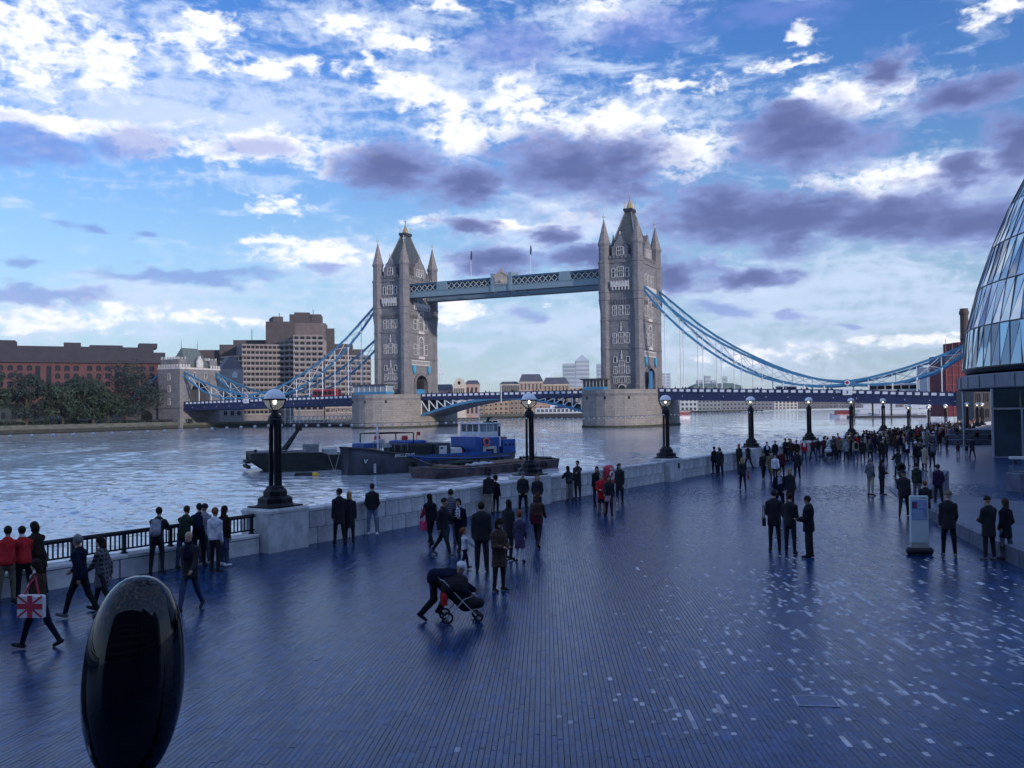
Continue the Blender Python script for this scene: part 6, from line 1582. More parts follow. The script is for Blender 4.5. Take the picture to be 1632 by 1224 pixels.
def f_coat(J, hem, infl=.020, bulk=0.0):
    """a jacket or coat down to a hem this far below the hips"""
    mid = (J['knl'] + J['knr']) / 2; dn = (mid - J['pel']); dn = dn / np.linalg.norm(dn)
    spread = np.linalg.norm(J['knl'] - J['knr'])
    def fn(P):
        g_ = infl + bulk
        d = vcap(P, J['pel'], J['waist'], .150+g_, .138+g_, .74); d = smin(d, vcap(P, J['waist'], J['chest'], .134+g_, .148+g_, .74), .06)
        d = smin(d, vcap(P, J['shl'], J['shr'], .052+g_, .052+g_), .07); d = smin(d, vcap(P, J['chest'], J['neck'], .11+g_, .078+g_*.6), .09)
        for s_ in 'lr':
            d = smin(d, vcap(P, J['sh'+s_], J['el'+s_], .052+g_, .043+g_), .04); d = smin(d, vcap(P, J['el'+s_], J['wr'+s_] - J['fd'+s_]*.02, .047+g_, .034+g_*.7), .02)
        e = J['pel'] + dn * (hem + .12)
        sk = vcap(P, J['pel'], e, .150+g_, .165+g_+min(.11, spread*.16)*min(1, hem*2), .82); n_ = dn
        sk = np.maximum(sk, (P - (J['pel'] + dn * hem)) @ n_)
        below = (P - (J['pel'] + dn * hem)) @ n_
        d = smin(d, sk, .05); arm = np.minimum(np.minimum(vcap(P, J['el'+'l'], J['wr'+'l'], .05+g_, .035+g_*.7), vcap(P, J['el'+'r'], J['wr'+'r'], .05+g_, .035+g_*.7)), 9)
        body = np.maximum(d, below); d = np.where(below > 0, np.minimum(body, arm), d)
        d = smin(d, vcap(P, J['neck'] + np.array([-.05,-.042,.012]), J['neck'] + np.array([.05,-.042,.012]), .034, .034), .02)
        d = np.maximum(d, -(vcap(P, J['neck'] + np.array([0,.02,.03]), J['neck'] + np.array([0,.03,.2]), .052, .10)))
        return d
    return fn
def f_trousers(J, wide=0.0):
    def fn(P):
        d = vcap(P, J['pel'] + np.array([0,0,.05]), J['pel'] - np.array([0,0,.06]), .145, .142, .76)
        for s_ in 'lr':
            d = smin(d, vcap(P, J['hip'+s_], J['kn'+s_], .094+wide*.3, .066+wide), .05); d = smin(d, vcap(P, J['kn'+s_], J['an'+s_], .066+wide, .050+wide), .03)
        return d
    return fn
def f_skirt(J, ln, flare):
    mid = (J['knl'] + J['knr']) / 2; dn = mid - J['pel']; dn /= np.linalg.norm(dn)
    def fn(P):
        d = vcap(P, J['pel'] + np.array([0,0,.06]), J['pel'] + dn*(ln+.1), .150, .17+flare, .8)
        return np.maximum(d, (P - (J['pel'] + dn*ln)) @ dn)
    return fn
def f_shoes(J, boot=0.0):
    def fn(P):
        d = None
        for s_ in 'lr':
            up = J['an'+s_] - J['kn'+s_]; up = -up/np.linalg.norm(up)
            e = smin(vcap(P, J['he'+s_], J['to'+s_], .044, .038), vcap(P, J['an'+s_], J['an'+s_] + up*(.03+boot), .046, .046 + boot*.06), .03)
            d = e if d is None else np.minimum(d, e)
        return d
    return fn
def f_hair(J, kind):
    def fn(P):
        q = unhead(J, P)
        if kind == 'bald': 
            d = vell(q, (0,-.03,.012), (.085,.085,.06)); return np.maximum(np.maximum(d, q[:,2]-.045), q[:,1]-.02) * J['hs']
        d = vell(q, (0,-.014,.040), (.090,.106,.106))
        if kind in ('beanie','cap','hood','white_hat'):
            d = vell(q, (0,-.012,.045), (.097,.110,.115)); d = np.maximum(d, -(q[:,2] - .018 + q[:,1]*.08))
            if kind == 'cap': d = smin(d, np.maximum(vell(q, (0,.10,.035), (.072,.085,.016)), -q[:,1]), .01)
            if kind == 'hood': d = smin(d, np.maximum(vell(q, (0,-.045,-.03), (.105,.095,.14)), q[:,1]-.035), .03)
            return d * J['hs']
        face = vell(q, (0,.085,-.035), (.066,.085,.100)); d = np.maximum(d, -face)
        if kind == 'short': d = np.maximum(d, -(q[:,2] + .055 - q[:,1]*.9))
        if kind in ('long','bob','verylong'):
            ln = {'bob': -.10, 'long': -.24, 'verylong': -.36}[kind]
            e = vcap(q, (0,-.045,.0), (0,-.075,ln), .092, .088, .7); e = np.maximum(e, -face); e = np.maximum(e, q[:,1]-.045); d = smin(d, e, .02)
        if kind == 'bun': d = smin(d, vell(q, (0,-.115,.04), (.045,.045,.045)), .01); d = np.maximum(d, -(q[:,2]+.06-q[:,1]*.9))
        return d * J['hs']
    return fn
def f_scarf(J):
    def fn(P): 
        d = vcap(P, J['neck'] + np.array([0,.0,.0]), J['neck'] + np.array([0,.01,.045]), .092, .082)
        d = smin(d, vcap(P, J['neck'] + np.array([.03,.11,-.05]), J['chest'] + np.array([.05,.15,-.12]), .05, .045, .6), .03)
        return smin(d, vcap(P, J['neck'] + np.array([-.03,.11,-.05]), J['chest'] + np.array([-.05,.15,-.08]), .05, .045, .6), .03)
    return fn
def f_pack(J):
    def fn(P):
        a = J['chest'] + np.array([0,-.21,.06]); b = J['waist'] + np.array([0,-.22,.06]); return vcap(P, a, b, .13, .15, .75)
    return fn
POSE = {
 'stand': dict(al=(3,9,10,0), ar=(-2,9,14,0), ll=(2,3,3), lr=(-2,3,4)),
 'pockets': dict(al=(-8,16,48,22), ar=(-8,16,48,22), ll=(3,3,5), lr=(-3,4,6), hp=4),
 'front': dict(al=(14,10,72,30), ar=(12,10,78,34), ll=(2,3,3), lr=(-1,3,4), hp=-8),
 'look_up': dict(al=(2,9,12,0), ar=(4,10,16,0), ll=(3,3,4), lr=(-4,3,5), hp=22),
 'look_side': dict(al=(2,9,12,0), ar=(4,10,30,12), ll=(3,3,5), lr=(-3,5,5), hy=55),
 'walk': dict(lean=5, al=(-24,8,22,0), ar=(24,8,30,0), ll=(24,8,1), lr=(-18,16,1)),
 'walk2': dict(lean=4, al=(22,8,30,0), ar=(-22,8,18,0), ll=(-17,18,1), lr=(21,6,1)),
 'stride': dict(lean=6, al=(30,10,70,10), ar=(-18,9,26,0), ll=(-22,16,1), lr=(27,10,1)),
 'rail': dict(lean=20, al=(48,14,62,26), ar=(48,14,62,26), ll=(-5,2,5), lr=(4,14,6), hp=6),
 'drink': dict(al=(30,18,110,10), ar=(48,30,112,28), ll=(2,3,4), lr=(-2,3,4), hp=8),
 'photo': dict(al=(62,14,62,24), ar=(62,14,62,24), ll=(3,3,5), lr=(-4,4,6), hp=4),
 'point': dict(al=(70,14,12,0), ar=(3,10,16,0), ll=(3,3,4), lr=(-3,3,4), hp=6),
 'bend': dict(lean=84, al=(40,8,24,4), ar=(34,8,30,4), ll=(38,66,4), lr=(2,44,5), hp=10, hfollow=.45),
 'push': dict(lean=9, al=(40,10,40,6), ar=(40,10,40,6), ll=(20,8,1), lr=(-16,16,1)),
 'sit': dict(lean=6, al=(26,12,50,24), ar=(26,12,50,24), ll=(84,84,8), lr=(80,80,8), sit=True),
 'child_walk': dict(child=True, al=(18,10,20,0), ar=(42,14,10,0), ll=(20,10,2), lr=(-14,14,2), hp=24, hy=-25),
 'child_stand': dict(child=True, al=(3,12,14,0), ar=(3,12,14,0), ll=(2,3,4), lr=(-2,3,4)),
}
SK = {}; PM = {}
HOLD = mat('cloth_black', (.010,.010,.017), .9)
def sk(p):
    if p not in SK: SK[p] = skeleton(POSE[p])
    return SK[p]
def pmesh(p, kind, arg=None, arg2=None):
    key = (p, kind, arg, arg2)
    if key in PM: return PM[key]
    J = sk(p); lo, hi = bounds(J); res = .026
    if kind == 'body': fn, res = f_body(J), .021
    elif kind == 'coat': fn = f_coat(J, arg, .018 + (arg2 or 0))
    elif kind == 'trousers': fn = f_trousers(J, arg or 0)
    elif kind == 'skirt': fn = f_skirt(J, arg, arg2 or .02)
    elif kind == 'shoes': fn, res = f_shoes(J, arg or 0), .020; hi = np.array([hi[0], hi[1], max(J['anl'][2], J['anr'][2]) + (arg or 0) + .12])
    elif kind == 'hair': fn, res = f_hair(J, arg), .017; lo, hi = J['head'] - .42*J['hs'], J['head'] + .2*J['hs']
    elif kind == 'scarf': fn, res = f_scarf(J), .022; lo, hi = J['neck'] - .45, J['neck'] + .25
    elif kind == 'pack': fn = f_pack(J); lo, hi = J['waist'] - .45, J['chest'] + .4
    v, F = surface(fn, lo, hi, res)
    b = MB(); b.add(v.tolist(), F)
    if kind == 'body':
        for s_ in 'lr':                                        # five fingers on each hand
            fd = J['fd'+s_]; sd = 1 if s_ == 'r' else -1
            side = np.array([0, 1, 0]) - fd * fd[1]; side = side / (np.linalg.norm(side) + 1e-9); inn = np.cross(fd, side); inn = inn * (1 if inn[0] * -sd > 0 else -1)
            pal = J['wr'+s_] + fd * .055
            for i, (o_, ln) in enumerate(((.024,.068),(.008,.076),(-.008,.070),(-.023,.054))):
                a = pal + side*o_; m_ = a + fd*ln*.6 + inn*.010; e = m_ + fd*ln*.45 + inn*.022; b.mat(0).tube([a, m_, e], [.0095,.0085,.0065], 5)
            a = J['wr'+s_] + fd*.025 + side*.022; b.tube([a, a + side*.028 + fd*.03 + inn*.008, a + side*.034 + fd*.058 + inn*.016], [.012,.010,.008], 5)
        b.mat(1)
        for s_ in (-1, 1): b.ball(tuple(headrot(J, (s_*.031,.082,.014))), .0105*J['hs'], 6, 4)
        b.mat(2).ball(tuple(headrot(J, (0,.088,-.062))), .014*J['hs'], 6, 4, (1.5,.6,.5))
    me = bpy.data.meshes.new(kind); me.from_pydata([tuple(map(float, q)) for q in b.v], [], b.f)
    for m_ in ([HOLD]*3 if kind == 'body' else [HOLD]): me.materials.append(m_)
    if kind == 'body': me.polygons.foreach_set('material_index', b.mi)
    me.polygons.foreach_set('use_smooth', [True]*len(me.polygons)); me.update(); PM[key] = me; return me
CL = dict(black=(.0045,.0045,.009), charcoal=(.013,.014,.021), navy=(.007,.010,.030), grey=(.11,.115,.14), pale_grey=(.26,.27,.32), white=(.62,.64,.72), red=(.42,.022,.030), brown=(.055,.032,.024), dark_brown=(.026,.017,.014),
          beige=(.36,.31,.24), jeans=(.045,.065,.125), pale_jeans=(.15,.20,.30), green=(.022,.034,.026), purple=(.075,.055,.12), dark_purple=(.030,.016,.050), pink=(.42,.26,.28), hot_pink=(.50,.05,.13), maroon=(.07,.014,.022), khaki=(.13,.115,.08), blond=(.30,.19,.09), ginger=(.20,.075,.04), grey_hair=(.20,.20,.21), bare=(.42,.27,.20), cream=(.48,.45,.38))
def cloth(c): return mat('cloth_' + c, CL[c], .88, var=.28, scale=9, bump=.4, bscale=14, spec=.12)
def pattern(n, c1, c2, ax, sc_):
    if n in MATS: return MATS[n]
    m = bpy.data.materials.new(n); m.use_nodes = True; MATS[n] = m; h = G(m.node_tree)
    b = h.n('ShaderNodeBsdfPrincipled'); o = h.n('ShaderNodeOutputMaterial'); h.put(o.inputs[0], b.outputs[0]); b.inputs['Roughness'].default_value = .9
    s = h.n('ShaderNodeSeparateXYZ'); h.put(s.inputs[0], h.n('ShaderNodeTexCoord').outputs['Object'])
    f = None
    for a in ax:
        q = h.m('GREATER_THAN', h.m('SINE', h.m('MULTIPLY', s.outputs[a], sc_)), .25); f = q if f is None else h.m('MAXIMUM', f, q)
    h.put(b.inputs['Base Color'], h.mix(f, CL[c1], CL[c2])); return m
SKIN = [mat('skin_%d' % i, c, .55, var=.06, scale=6) for i, c in enumerate([(.46,.28,.20),(.38,.22,.15),(.52,.34,.26),(.24,.13,.085)])]
EYEM = mat('eye_dark', (.02,.015,.012), .3, var=0); LIP = mat('lip', (.32,.12,.10), .5, var=0)
NPERS = [0]; WALKERS = 'people strolling on the promenade'
def setm(o, ms):
    for i, m_ in enumerate(ms): o.material_slots[i].link = 'OBJECT'; o.material_slots[i].material = m_
def person(pos, face, pose, H, label, top='black', hem=.12, bot='black', hair='short', hc='dark_brown', group=WALKERS, skirt=None, skin=None, bulk=0, boot=0, scarf=None, pack=None, shoe='black', wide=0, legs=None):
    """pos: pixel of the feet or a point; face: degrees, 0 away from the camera, 90 to the left, 180 towards the camera"""
    p = gnd(*pos) if isinstance(pos, tuple) else pos
    r_ = Vector((p.x, p.y, 0)) - WA; s_ = r_.dot(WD); q_ = r_.dot(WN)            # nobody stands inside the parapet or a plinth
    lim = -1.0 if (s_ > -1 and abs(s_ - round(s_ / LSP) * LSP) < 1.15) else -.62
    if q_ > lim and p.z < .01: p = p + WN * (lim - q_)
    t = thing('person', label, 'person', p, R(face), group); k = H / 1.75; t.scale = (k, k, k)
    i = NPERS[0]; NPERS[0] += 1; s_ = SKIN[(i * 7) % 3] if skin is None else SKIN[skin]
    setm(obj('body', pmesh(pose, 'body'), t), [s_, EYEM, LIP])
    tm = cloth(top) if isinstance(top, str) else top
    o = obj('coat' if hem > .2 else 'jacket', pmesh(pose, 'coat', hem, bulk), t); setm(o, [tm])
    if skirt:
        o = obj('skirt', pmesh(pose, 'skirt', *skirt), t); setm(o, [cloth(bot)])
        if legs: o = obj('leggings', pmesh(pose, 'trousers', 0), t); setm(o, [cloth(legs)])
    else: o = obj('trousers', pmesh(pose, 'trousers', wide), t); setm(o, [cloth(bot)])
    setm(obj('boots' if boot else 'shoes', pmesh(pose, 'shoes', boot), t), [cloth(shoe)])
    o = obj('hat' if hair in ('beanie','cap','white_hat') else 'hood' if hair == 'hood' else 'hair', pmesh(pose, 'hair', hair), t); setm(o, [cloth(hc)])
    if scarf: setm(obj('scarf', pmesh(pose, 'scarf'), t), [cloth(scarf) if isinstance(scarf, str) else scarf])
    t['pose'] = pose
    if pack:
        q = thing('backpack', pack[1], 'backpack', p, R(face)); q.scale = (k, k, k); setm(obj('pack_body', pmesh(pose, 'pack'), q), [cloth(pack[0])]); J = sk(pose)
        b = MB()
        for sx in (-.1, .1): b.tube([J['chest'] + np.array([sx,-.16,.12]), J['neck'] + np.array([sx*1.1,-.02,-.02]), J['chest'] + np.array([sx*1.15,.165,.02]), J['waist'] + np.array([sx*1.3,.06,.02])], .02, 6)
        b.build('strap', cloth(pack[0]), q)
    return t
def bag(owner, offset, size, c, label, name='handbag', strap=.5, rz=0.0, kind='handbag'):
    """a bag carried beside a person, offset in the person's own frame"""
    k = owner.scale[0]; M = Matrix.Translation(owner.location) @ Matrix.Rotation(owner.rotation_euler[2], 4, 'Z')
    q = thing(name, label, kind, M @ (Vector(offset) * k), owner.rotation_euler[2] + rz); sx, sy, sz = size
    m_ = cloth(c) if isinstance(c, str) else c
    MB().bbox(-sx/2, sx/2, -sy/2, sy/2, -sz, 0, min(sx, sy)*.25).build('bag_body', m_, q)
    b = MB()
    for y in (-sy*.3, sy*.3) if sy > .12 else (0,): b.tube([(-sx*.3,y,-.01),(-sx*.2,y,strap*.8),(0,y,strap),(sx*.2,y,strap*.8),(sx*.3,y,-.01)], .010, 5)
    b.build('handle', m_, q); return q

PLAID = pattern('plaid_cloth', 'dark_brown', 'grey', (0, 2), 60); STRIPE = pattern('striped_cloth', 'navy', 'pale_grey', (2,), 110); CHECK = pattern('white_print_cloth', 'charcoal', 'white', (0, 2), 70); BRPAT = pattern('brown_print_cloth', 'dark_brown', 'brown', (0, 2), 50)
# --- left foreground
p1 = person((62,1033), 84, 'walk', 1.66, 'woman in brown coat striding left with the red and white shoulder bag', 'brown', .1, 'navy', 'bob', 'dark_brown', boot=.06, scarf='white')
# union flag bag
k = p1.scale[0]
fb = thing('shoulder_bag', 'red and white union flag tote bag on the striding woman\'s shoulder', 'bag', Matrix.Translation(p1.location) @ Matrix.Rotation(p1.rotation_euler[2], 4, 'Z') @ (Vector((-.33,-.06,1.13))*k), p1.rotation_euler[2])
WB = mat('bag_white', (.66,.62,.66), .7, var=.08); RB = mat('bag_red', (.50,.03,.07), .7, var=.08)
MB().bbox(-.055,.055,-.25,.25,-.42,0,.03).build('bag_body', WB, fb)
for sx in (-1, 1):
    x = sx*.057; b = MB()
    b.box(x-.002,x+.002,-.25,.25,-.26,-.16).box(x-.0015,x+.0025,-.05,.05,-.42,-.262).box(x-.0015,x+.0025,-.05,.05,-.158,-.01)
    for (y0,z0,y1,z1) in ((-.24,-.02,-.06,-.15),(.24,-.02,.06,-.15),(-.24,-.41,-.06,-.27),(.24,-.41,.06,-.27)): b.bar((x*1.01,y0,z0),(x*1.01,y1,z1),.035,.004,(1,0,0))
    b.build('red_cross', RB, fb)
MB().tube([(0,-.15,-.02),(.06,-.05,.22),(.14,0,.30),(.06,.05,.22),(0,.15,-.02)], .016, 6).build('handle', RB, fb)
person((10,962), 20, 'rail', 1.76, 'person in a red jacket leaning at the rail by the left edge', 'red', .08, 'khaki', 'short', 'dark_brown')
person((38,957), 40, 'rail', 1.72, 'second red jacket from the left edge, wearing pale scarf', 'red', .08, 'charcoal', 'short', 'dark_brown', scarf='white')
person((62,948), 60, 'rail', 1.74, 'person in brown hooded coat leaning right of the red jackets', 'dark_brown', .3, 'black', 'hood', 'dark_brown')
person((128,985), 80, 'walk', 1.78, 'grey-haired man in dark jacket walking left by the railing', 'navy', .1, 'charcoal', 'short', 'grey_hair', shoe='grey')
person((163,975), 84, 'walk2', 1.66, 'woman in plaid coat walking behind the grey-haired man', PLAID, .34, 'black', 'bob', 'dark_brown')
person((247,914), 5, 'rail', 1.78, 'man in black at the railing with a pale grey backpack', 'black', .12, 'black', 'short', 'dark_brown', pack=('pale_grey', 'pale grey backpack on the man at the railing'))
person((285,906), -10, 'rail', 1.74, 'man in dark green jacket and jeans at the railing', 'green', .1, 'jeans', 'short', 'brown')
person((312,902), 12, 'rail', 1.76, 'man in navy jacket with navy backpack at the railing', 'navy', .08, 'charcoal', 'short', 'black', pack=('navy', 'navy backpack on the man at the railing'))
person((303,974), 172, 'walk2', 1.76, 'bald man with glasses and dark coat walking towards the viewer', 'black', .2, 'jeans', 'bald', 'dark_brown', scarf='navy')
person((343,912), -18, 'stand', 1.73, 'man in a white shirt seen from behind near the railing', 'white', .06, 'black', 'short', 'ginger')
person((326,901), 60, 'drink', 1.72, 'man in grey cap drinking beside the white shirt', 'pale_grey', .08, 'grey', 'cap', 'black', shoe='white')
person((358,902), -35, 'stand', 1.68, 'woman with long dark hair right of the white shirt', 'dark_brown', .1, 'jeans', 'verylong', 'dark_brown', shoe='white')
# --- by the parapet between the first lamps
person((541,868), 20, 'look_side', 1.80, 'tall man in black coat looking left at the parapet', 'black', .3, 'black', 'short', 'dark_brown')
person((557,866), 12, 'stand', 1.68, 'fair-haired woman in flared black coat beside the tall man', 'black', .42, 'black', 'bob', 'blond', boot=.25)
person((581,852), 8, 'pockets', 1.78, 'man in black hooded top and pale jeans at the parapet', 'black', .08, 'pale_jeans', 'short', 'black', shoe='white', scarf='pale_grey')
# --- centre group
a = person((686,869), 30, 'walk2', 1.66, 'woman with long dark hair and a hot pink bag', 'charcoal', .1, 'charcoal', 'long', 'dark_brown')
bag(a, (-.27,-.02,.86), (.10,.36,.30), 'hot_pink', 'hot pink slouchy bag hanging from the long-haired woman', strap=.42)
person((706,886), -118, 'stride', 1.76, 'man in black jacket striding right past the striped jumper', 'black', .08, 'black', 'short', 'black', skin=1, shoe='grey')
person((719,868), -8, 'stand', 1.76, 'man in striped jumper and jeans seen from behind', STRIPE, .06, 'jeans', 'short', 'dark_brown')
person((732,881), 168, 'walk', 1.66, 'woman with white patterned scarf facing the viewer', 'navy', .1, 'black', 'long', 'dark_brown', skin=1, scarf=CHECK)
person((741,908), -60, 'child_walk', 1.08, 'small child in white top reaching for a hand', 'white', .05, 'navy', 'short', 'ginger', shoe='brown')
person((768,910), 0, 'stand', 1.82, 'broad man in black coat seen from behind, child at his side', 'black', .16, 'black', 'short', 'dark_brown', bulk=.03, wide=.012)
person((796,942), -140, 'front', 1.70, 'person in dark brown printed coat standing nearest the pram', BRPAT, .36, 'black', 'hood', 'dark_brown', bulk=.015)
person((811,892), -40, 'look_side', 1.70, 'woman with long dark hair in black behind the purple coat', 'black', .3, 'black', 'long', 'dark_brown')
person((829,896), -10, 'child_stand', 1.38, 'girl in long mauve coat seen from behind', 'purple', .44, 'white', 'short', 'ginger')
a = person((857,872), -15, 'walk', 1.70, 'woman in brown printed jacket and boots with red-brown bag', BRPAT, .12, 'black', 'bob', 'brown', boot=.2, shoe='brown')
bag(a, (.02,-.22,1.12), (.36,.12,.32), 'maroon', 'red-brown satchel on the back of the booted woman', strap=.25)
person((834,822), 178, 'pockets', 1.76, 'man in flat cap and black coat facing the viewer', 'black', .14, 'black', 'cap', 'grey')
person((857,824), 184, 'pockets', 1.70, 'ginger-haired woman in black coat beside the flat cap', 'black', .3, 'black', 'bob', 'ginger')
person((765,819), 10, 'stand', 1.76, 'person in black holding a coat at the parapet by the second plinth', 'black', .1, 'beige', 'short', 'black')
person((776,817), -30, 'child_stand', 1.50, 'shorter dark figure close beside the second plinth', 'charcoal', .1, 'charcoal', 'short', 'dark_brown')
person((889,793), 150, 'point', 1.80, 'man in black overcoat resting one arm on the parapet', 'black', .36, 'black', 'short', 'dark_brown')
person((908,800), 20, 'rail', 1.66, 'woman in black top and long grey skirt at the parapet', 'black', .06, 'grey', 'verylong', 'black', skirt=(.82,.02))
# --- group before the lifebuoy
a = person((959,821), 178, 'front', 1.66, 'grey-haired woman in a red coat facing the viewer', 'red', .26, 'black', 'short', 'grey_hair', skirt=(.42,.0), legs='bare')
u = thing('umbrella', 'rolled black umbrella hanging beside the red coat', 'umbrella', gnd(946,811) + Vector((0,0,.78)), .2)
MB().tube([(0,0,0),(.05,0,-.28),(.12,0,-.68),(.13,0,-.76)], [.022,.04,.025,.008], 8).build('canopy', cloth('navy'), u); MB().tube([(0,0,0),(-.02,0,.1),(-.06,0,.13)], .012, 6).build('handle', cloth('dark_brown'), u)
person((952,806), 172, 'stand', 1.72, 'woman with long dark hair standing behind the red coat', 'charcoal', .2, 'charcoal', 'long', 'dark_brown')
a = person((971,823), 176, 'walk', 1.66, 'dark-haired woman in pink shorts and tall black boots', 'black', .04, 'pink', 'long', 'black', skirt=(.30,.03), legs='black', boot=.28)
bag(a, (-.34,.02,.58), (.12,.30,.30), 'cream', 'white carrier bag held by the woman in pink', 'carrier_bag', .22, kind='bag')
a = person((988,803), 150, 'look_side', 1.80, 'tall person in long black coat with a white and blue bag', 'black', .34, 'black', 'long', 'black')
bag(a, (-.34,.05,.72), (.10,.24,.26), 'pale_grey', 'white and blue carrier bag held by the tall black coat', 'carrier_bag', .16, kind='bag')
# --- person bending over the pushchair
person((693,988), -100, 'bend', 1.66, 'person with white cap bending over the dark pushchair', 'navy', .06, 'charcoal', 'white_hat', 'white', bulk=.03, wide=.015)
def pushchair(px_, face, label, cover='black', trim='red'):
    p = gnd(*px_); t = thing('pushchair', label, 'pushchair', p, R(face), 'pushchairs')
    for sx in (-.24, .24):
        for y, r_ in ((-.35,.14),(.38,.10)):
            w_ = MB().torus((sx,y,r_), r_-.025, .025, 18, 6, 'x').build('wheel', cloth('black'), t)
            b = MB().tube([(sx-.02,y,r_),(sx+.02,y,r_)], .03, 8)
            for i in range(5): q = i*1.2566; b.tube([(sx,y,r_),(sx,y+(r_-.03)*math.cos(q),r_+(r_-.03)*math.sin(q))], .006, 4)
            b.build('spokes', STL2, w_)
        MB().tube([(sx,-.35,.14),(sx*.95,.05,.55),(sx*.9,.30,.62)], .014, 6).tube([(sx,.38,.10),(sx*.95,.0,.5),(sx*.9,-.42,.98),(sx*.9,-.52,1.03)], .014, 6).build('frame_tube', STL2, t)
    MB().tube([(-.22,-.52,1.03),(.22,-.52,1.03)], .02, 8).build('handle', cloth('black'), t)
    v, F = surface(lambda P: smin(vcap(P, (0,-.18,.72),(0,.12,.42),.20,.19), vcap(P, (0,.12,.42),(0,.44,.40),.18,.12), .08), (-.35,-.5,.1), (.35,.7,1.05), .035)
    o = MB().add(v.tolist(), F).build('seat', cloth(cover), t, True)
    v, F = surface(lambda P: np.maximum(np.abs(vell(P, (0,-.12,.80),(.26,.34,.30)))-.015, np.maximum(-(P[:,2]-.72), P[:,1]-.16)), (-.3,-.5,.5), (.3,.3,1.15), .03)
    MB().add(v.tolist(), F).build('hood', cloth(cover), t, True)
    MB().bbox(-.2,.2,-.46,-.34,.42,.68,.04).build('net_bag', cloth(trim), t)
    MB().box(-.2,.2,.34,.5,.12,.15).build('footrest', cloth('black'), t)
    return t
pc = pushchair((735,990), -78, 'black pushchair with red bag under the bending person', 'black', 'red')
pc.scale = (.9,.9,.9)
# --- along the parapet right of the third lamp
person((1118,753), 12, 'rail', 1.70, 'fair-haired woman in black leaning on the parapet alone', 'black', .14, 'navy', 'bob', 'blond')
person((1139,756), 20, 'stand', 1.76, 'person in charcoal left of the close pair at the parapet', 'charcoal', .14, 'navy', 'short', 'dark_brown')
person((1148,760), 4, 'stand', 1.74, 'person in black coat right of the close pair at the parapet', 'black', .24, 'navy', 'short', 'black')
person((1159,748), -40, 'stand', 1.74, 'person in long black coat with ginger hair by the fourth plinth', 'black', .34, 'black', 'long', 'ginger')
a = person((1184,781), -6, 'walk', 1.68, 'fair-haired woman in black walking away with a small red bag', 'black', .18, 'charcoal', 'long', 'blond')
bag(a, (.30,-.02,.80), (.08,.22,.20), 'red', 'small red bag of the woman walking away', strap=.25)
# --- right-hand near groups
person((1243,820), 176, 'pockets', 1.80, 'man in open dark jacket and pale blue shirt, facing the viewer', 'navy', .12, 'navy', 'short', 'dark_brown', scarf='pale_grey')
person((1260,812), 186, 'stand', 1.70, 'fair-haired woman in black coat at the pale shirt man\'s side', 'black', .36, 'black', 'long', 'blond')
a = person((1235,878), -12, 'front', 1.80, 'tallest of the trio in black, carrying a shoulder bag', 'black', .2, 'black', 'short', 'black', bulk=.015)
bag(a, (-.30,-.05,.98), (.10,.30,.24), 'black', 'black shoulder bag at the hip of the trio\'s tallest man', strap=.42)
person((1260,883), -30, 'front', 1.76, 'middle of the trio in black suit jacket', 'black', .14, 'black', 'short', 'dark_brown')
person((1290,889), 60, 'front', 1.74, 'right of the trio in dark jacket with pale sleeves and scarf', 'charcoal', .2, 'black', 'short', 'black', scarf='grey', bulk=.02, wide=.012)
person((1388,790), -60, 'pockets', 1.78, 'man in grey jacket and pale trousers looking right', 'grey', .12, 'beige', 'short', 'grey_hair')
person((1406,789), -80, 'front', 1.68, 'woman in black jacket and leggings with hands raised', 'black', .12, 'black', 'long', 'dark_brown')
person((1441,823), -30, 'stride', 1.80, 'man in black leaning towards the terrace kerb', 'black', .14, 'black', 'cap', 'black', bulk=.02)
person((1462,800), -50, 'stand', 1.72, 'person in green-grey top standing behind the totem', 'green', .1, 'grey', 'short', 'black')
sp = gnd(1476, 824); person(Vector((sp.x, sp.y, 0)), -20, 'sit', 1.72, 'person in black crouched on the terrace kerb', 'black', .05, 'navy', 'short', 'ginger')
person((1496,806), 10, 'pockets', 1.74, 'person in dark purple jumper standing at the wedge wall', 'dark_purple', .1, 'black', 'short', 'black', bulk=.015)
person((1513,888), -20, 'look_side', 1.84, 'tall man with pale beanie and black coat beside the totem', 'black', .2, 'charcoal', 'beanie', 'khaki', shoe='grey')
person((1577,893), 15, 'front', 1.74, 'person in black beanie and parka by the terrace kerb', 'black', .3, 'black', 'beanie', 'black', shoe='grey', bulk=.015)
person((1604,893), 20, 'pockets', 1.68, 'woman with long brown hair and tall boots at right', 'charcoal', .3, 'grey', 'long', 'brown', boot=.28)
person((1527,727), 0, 'child_stand', 1.15, 'small child in maroon by the white mast', 'maroon', .3, 'charcoal', 'short', 'dark_brown')
person((1541,728), 4, 'child_stand', 1.05, 'small child in pale jeans right of the white mast', 'charcoal', .1, 'pale_jeans', 'short', 'dark_brown')
person((1550,731), -8, 'walk', 1.72, 'adult in black beside the two small children', 'black', .3, 'black', 'short', 'black')
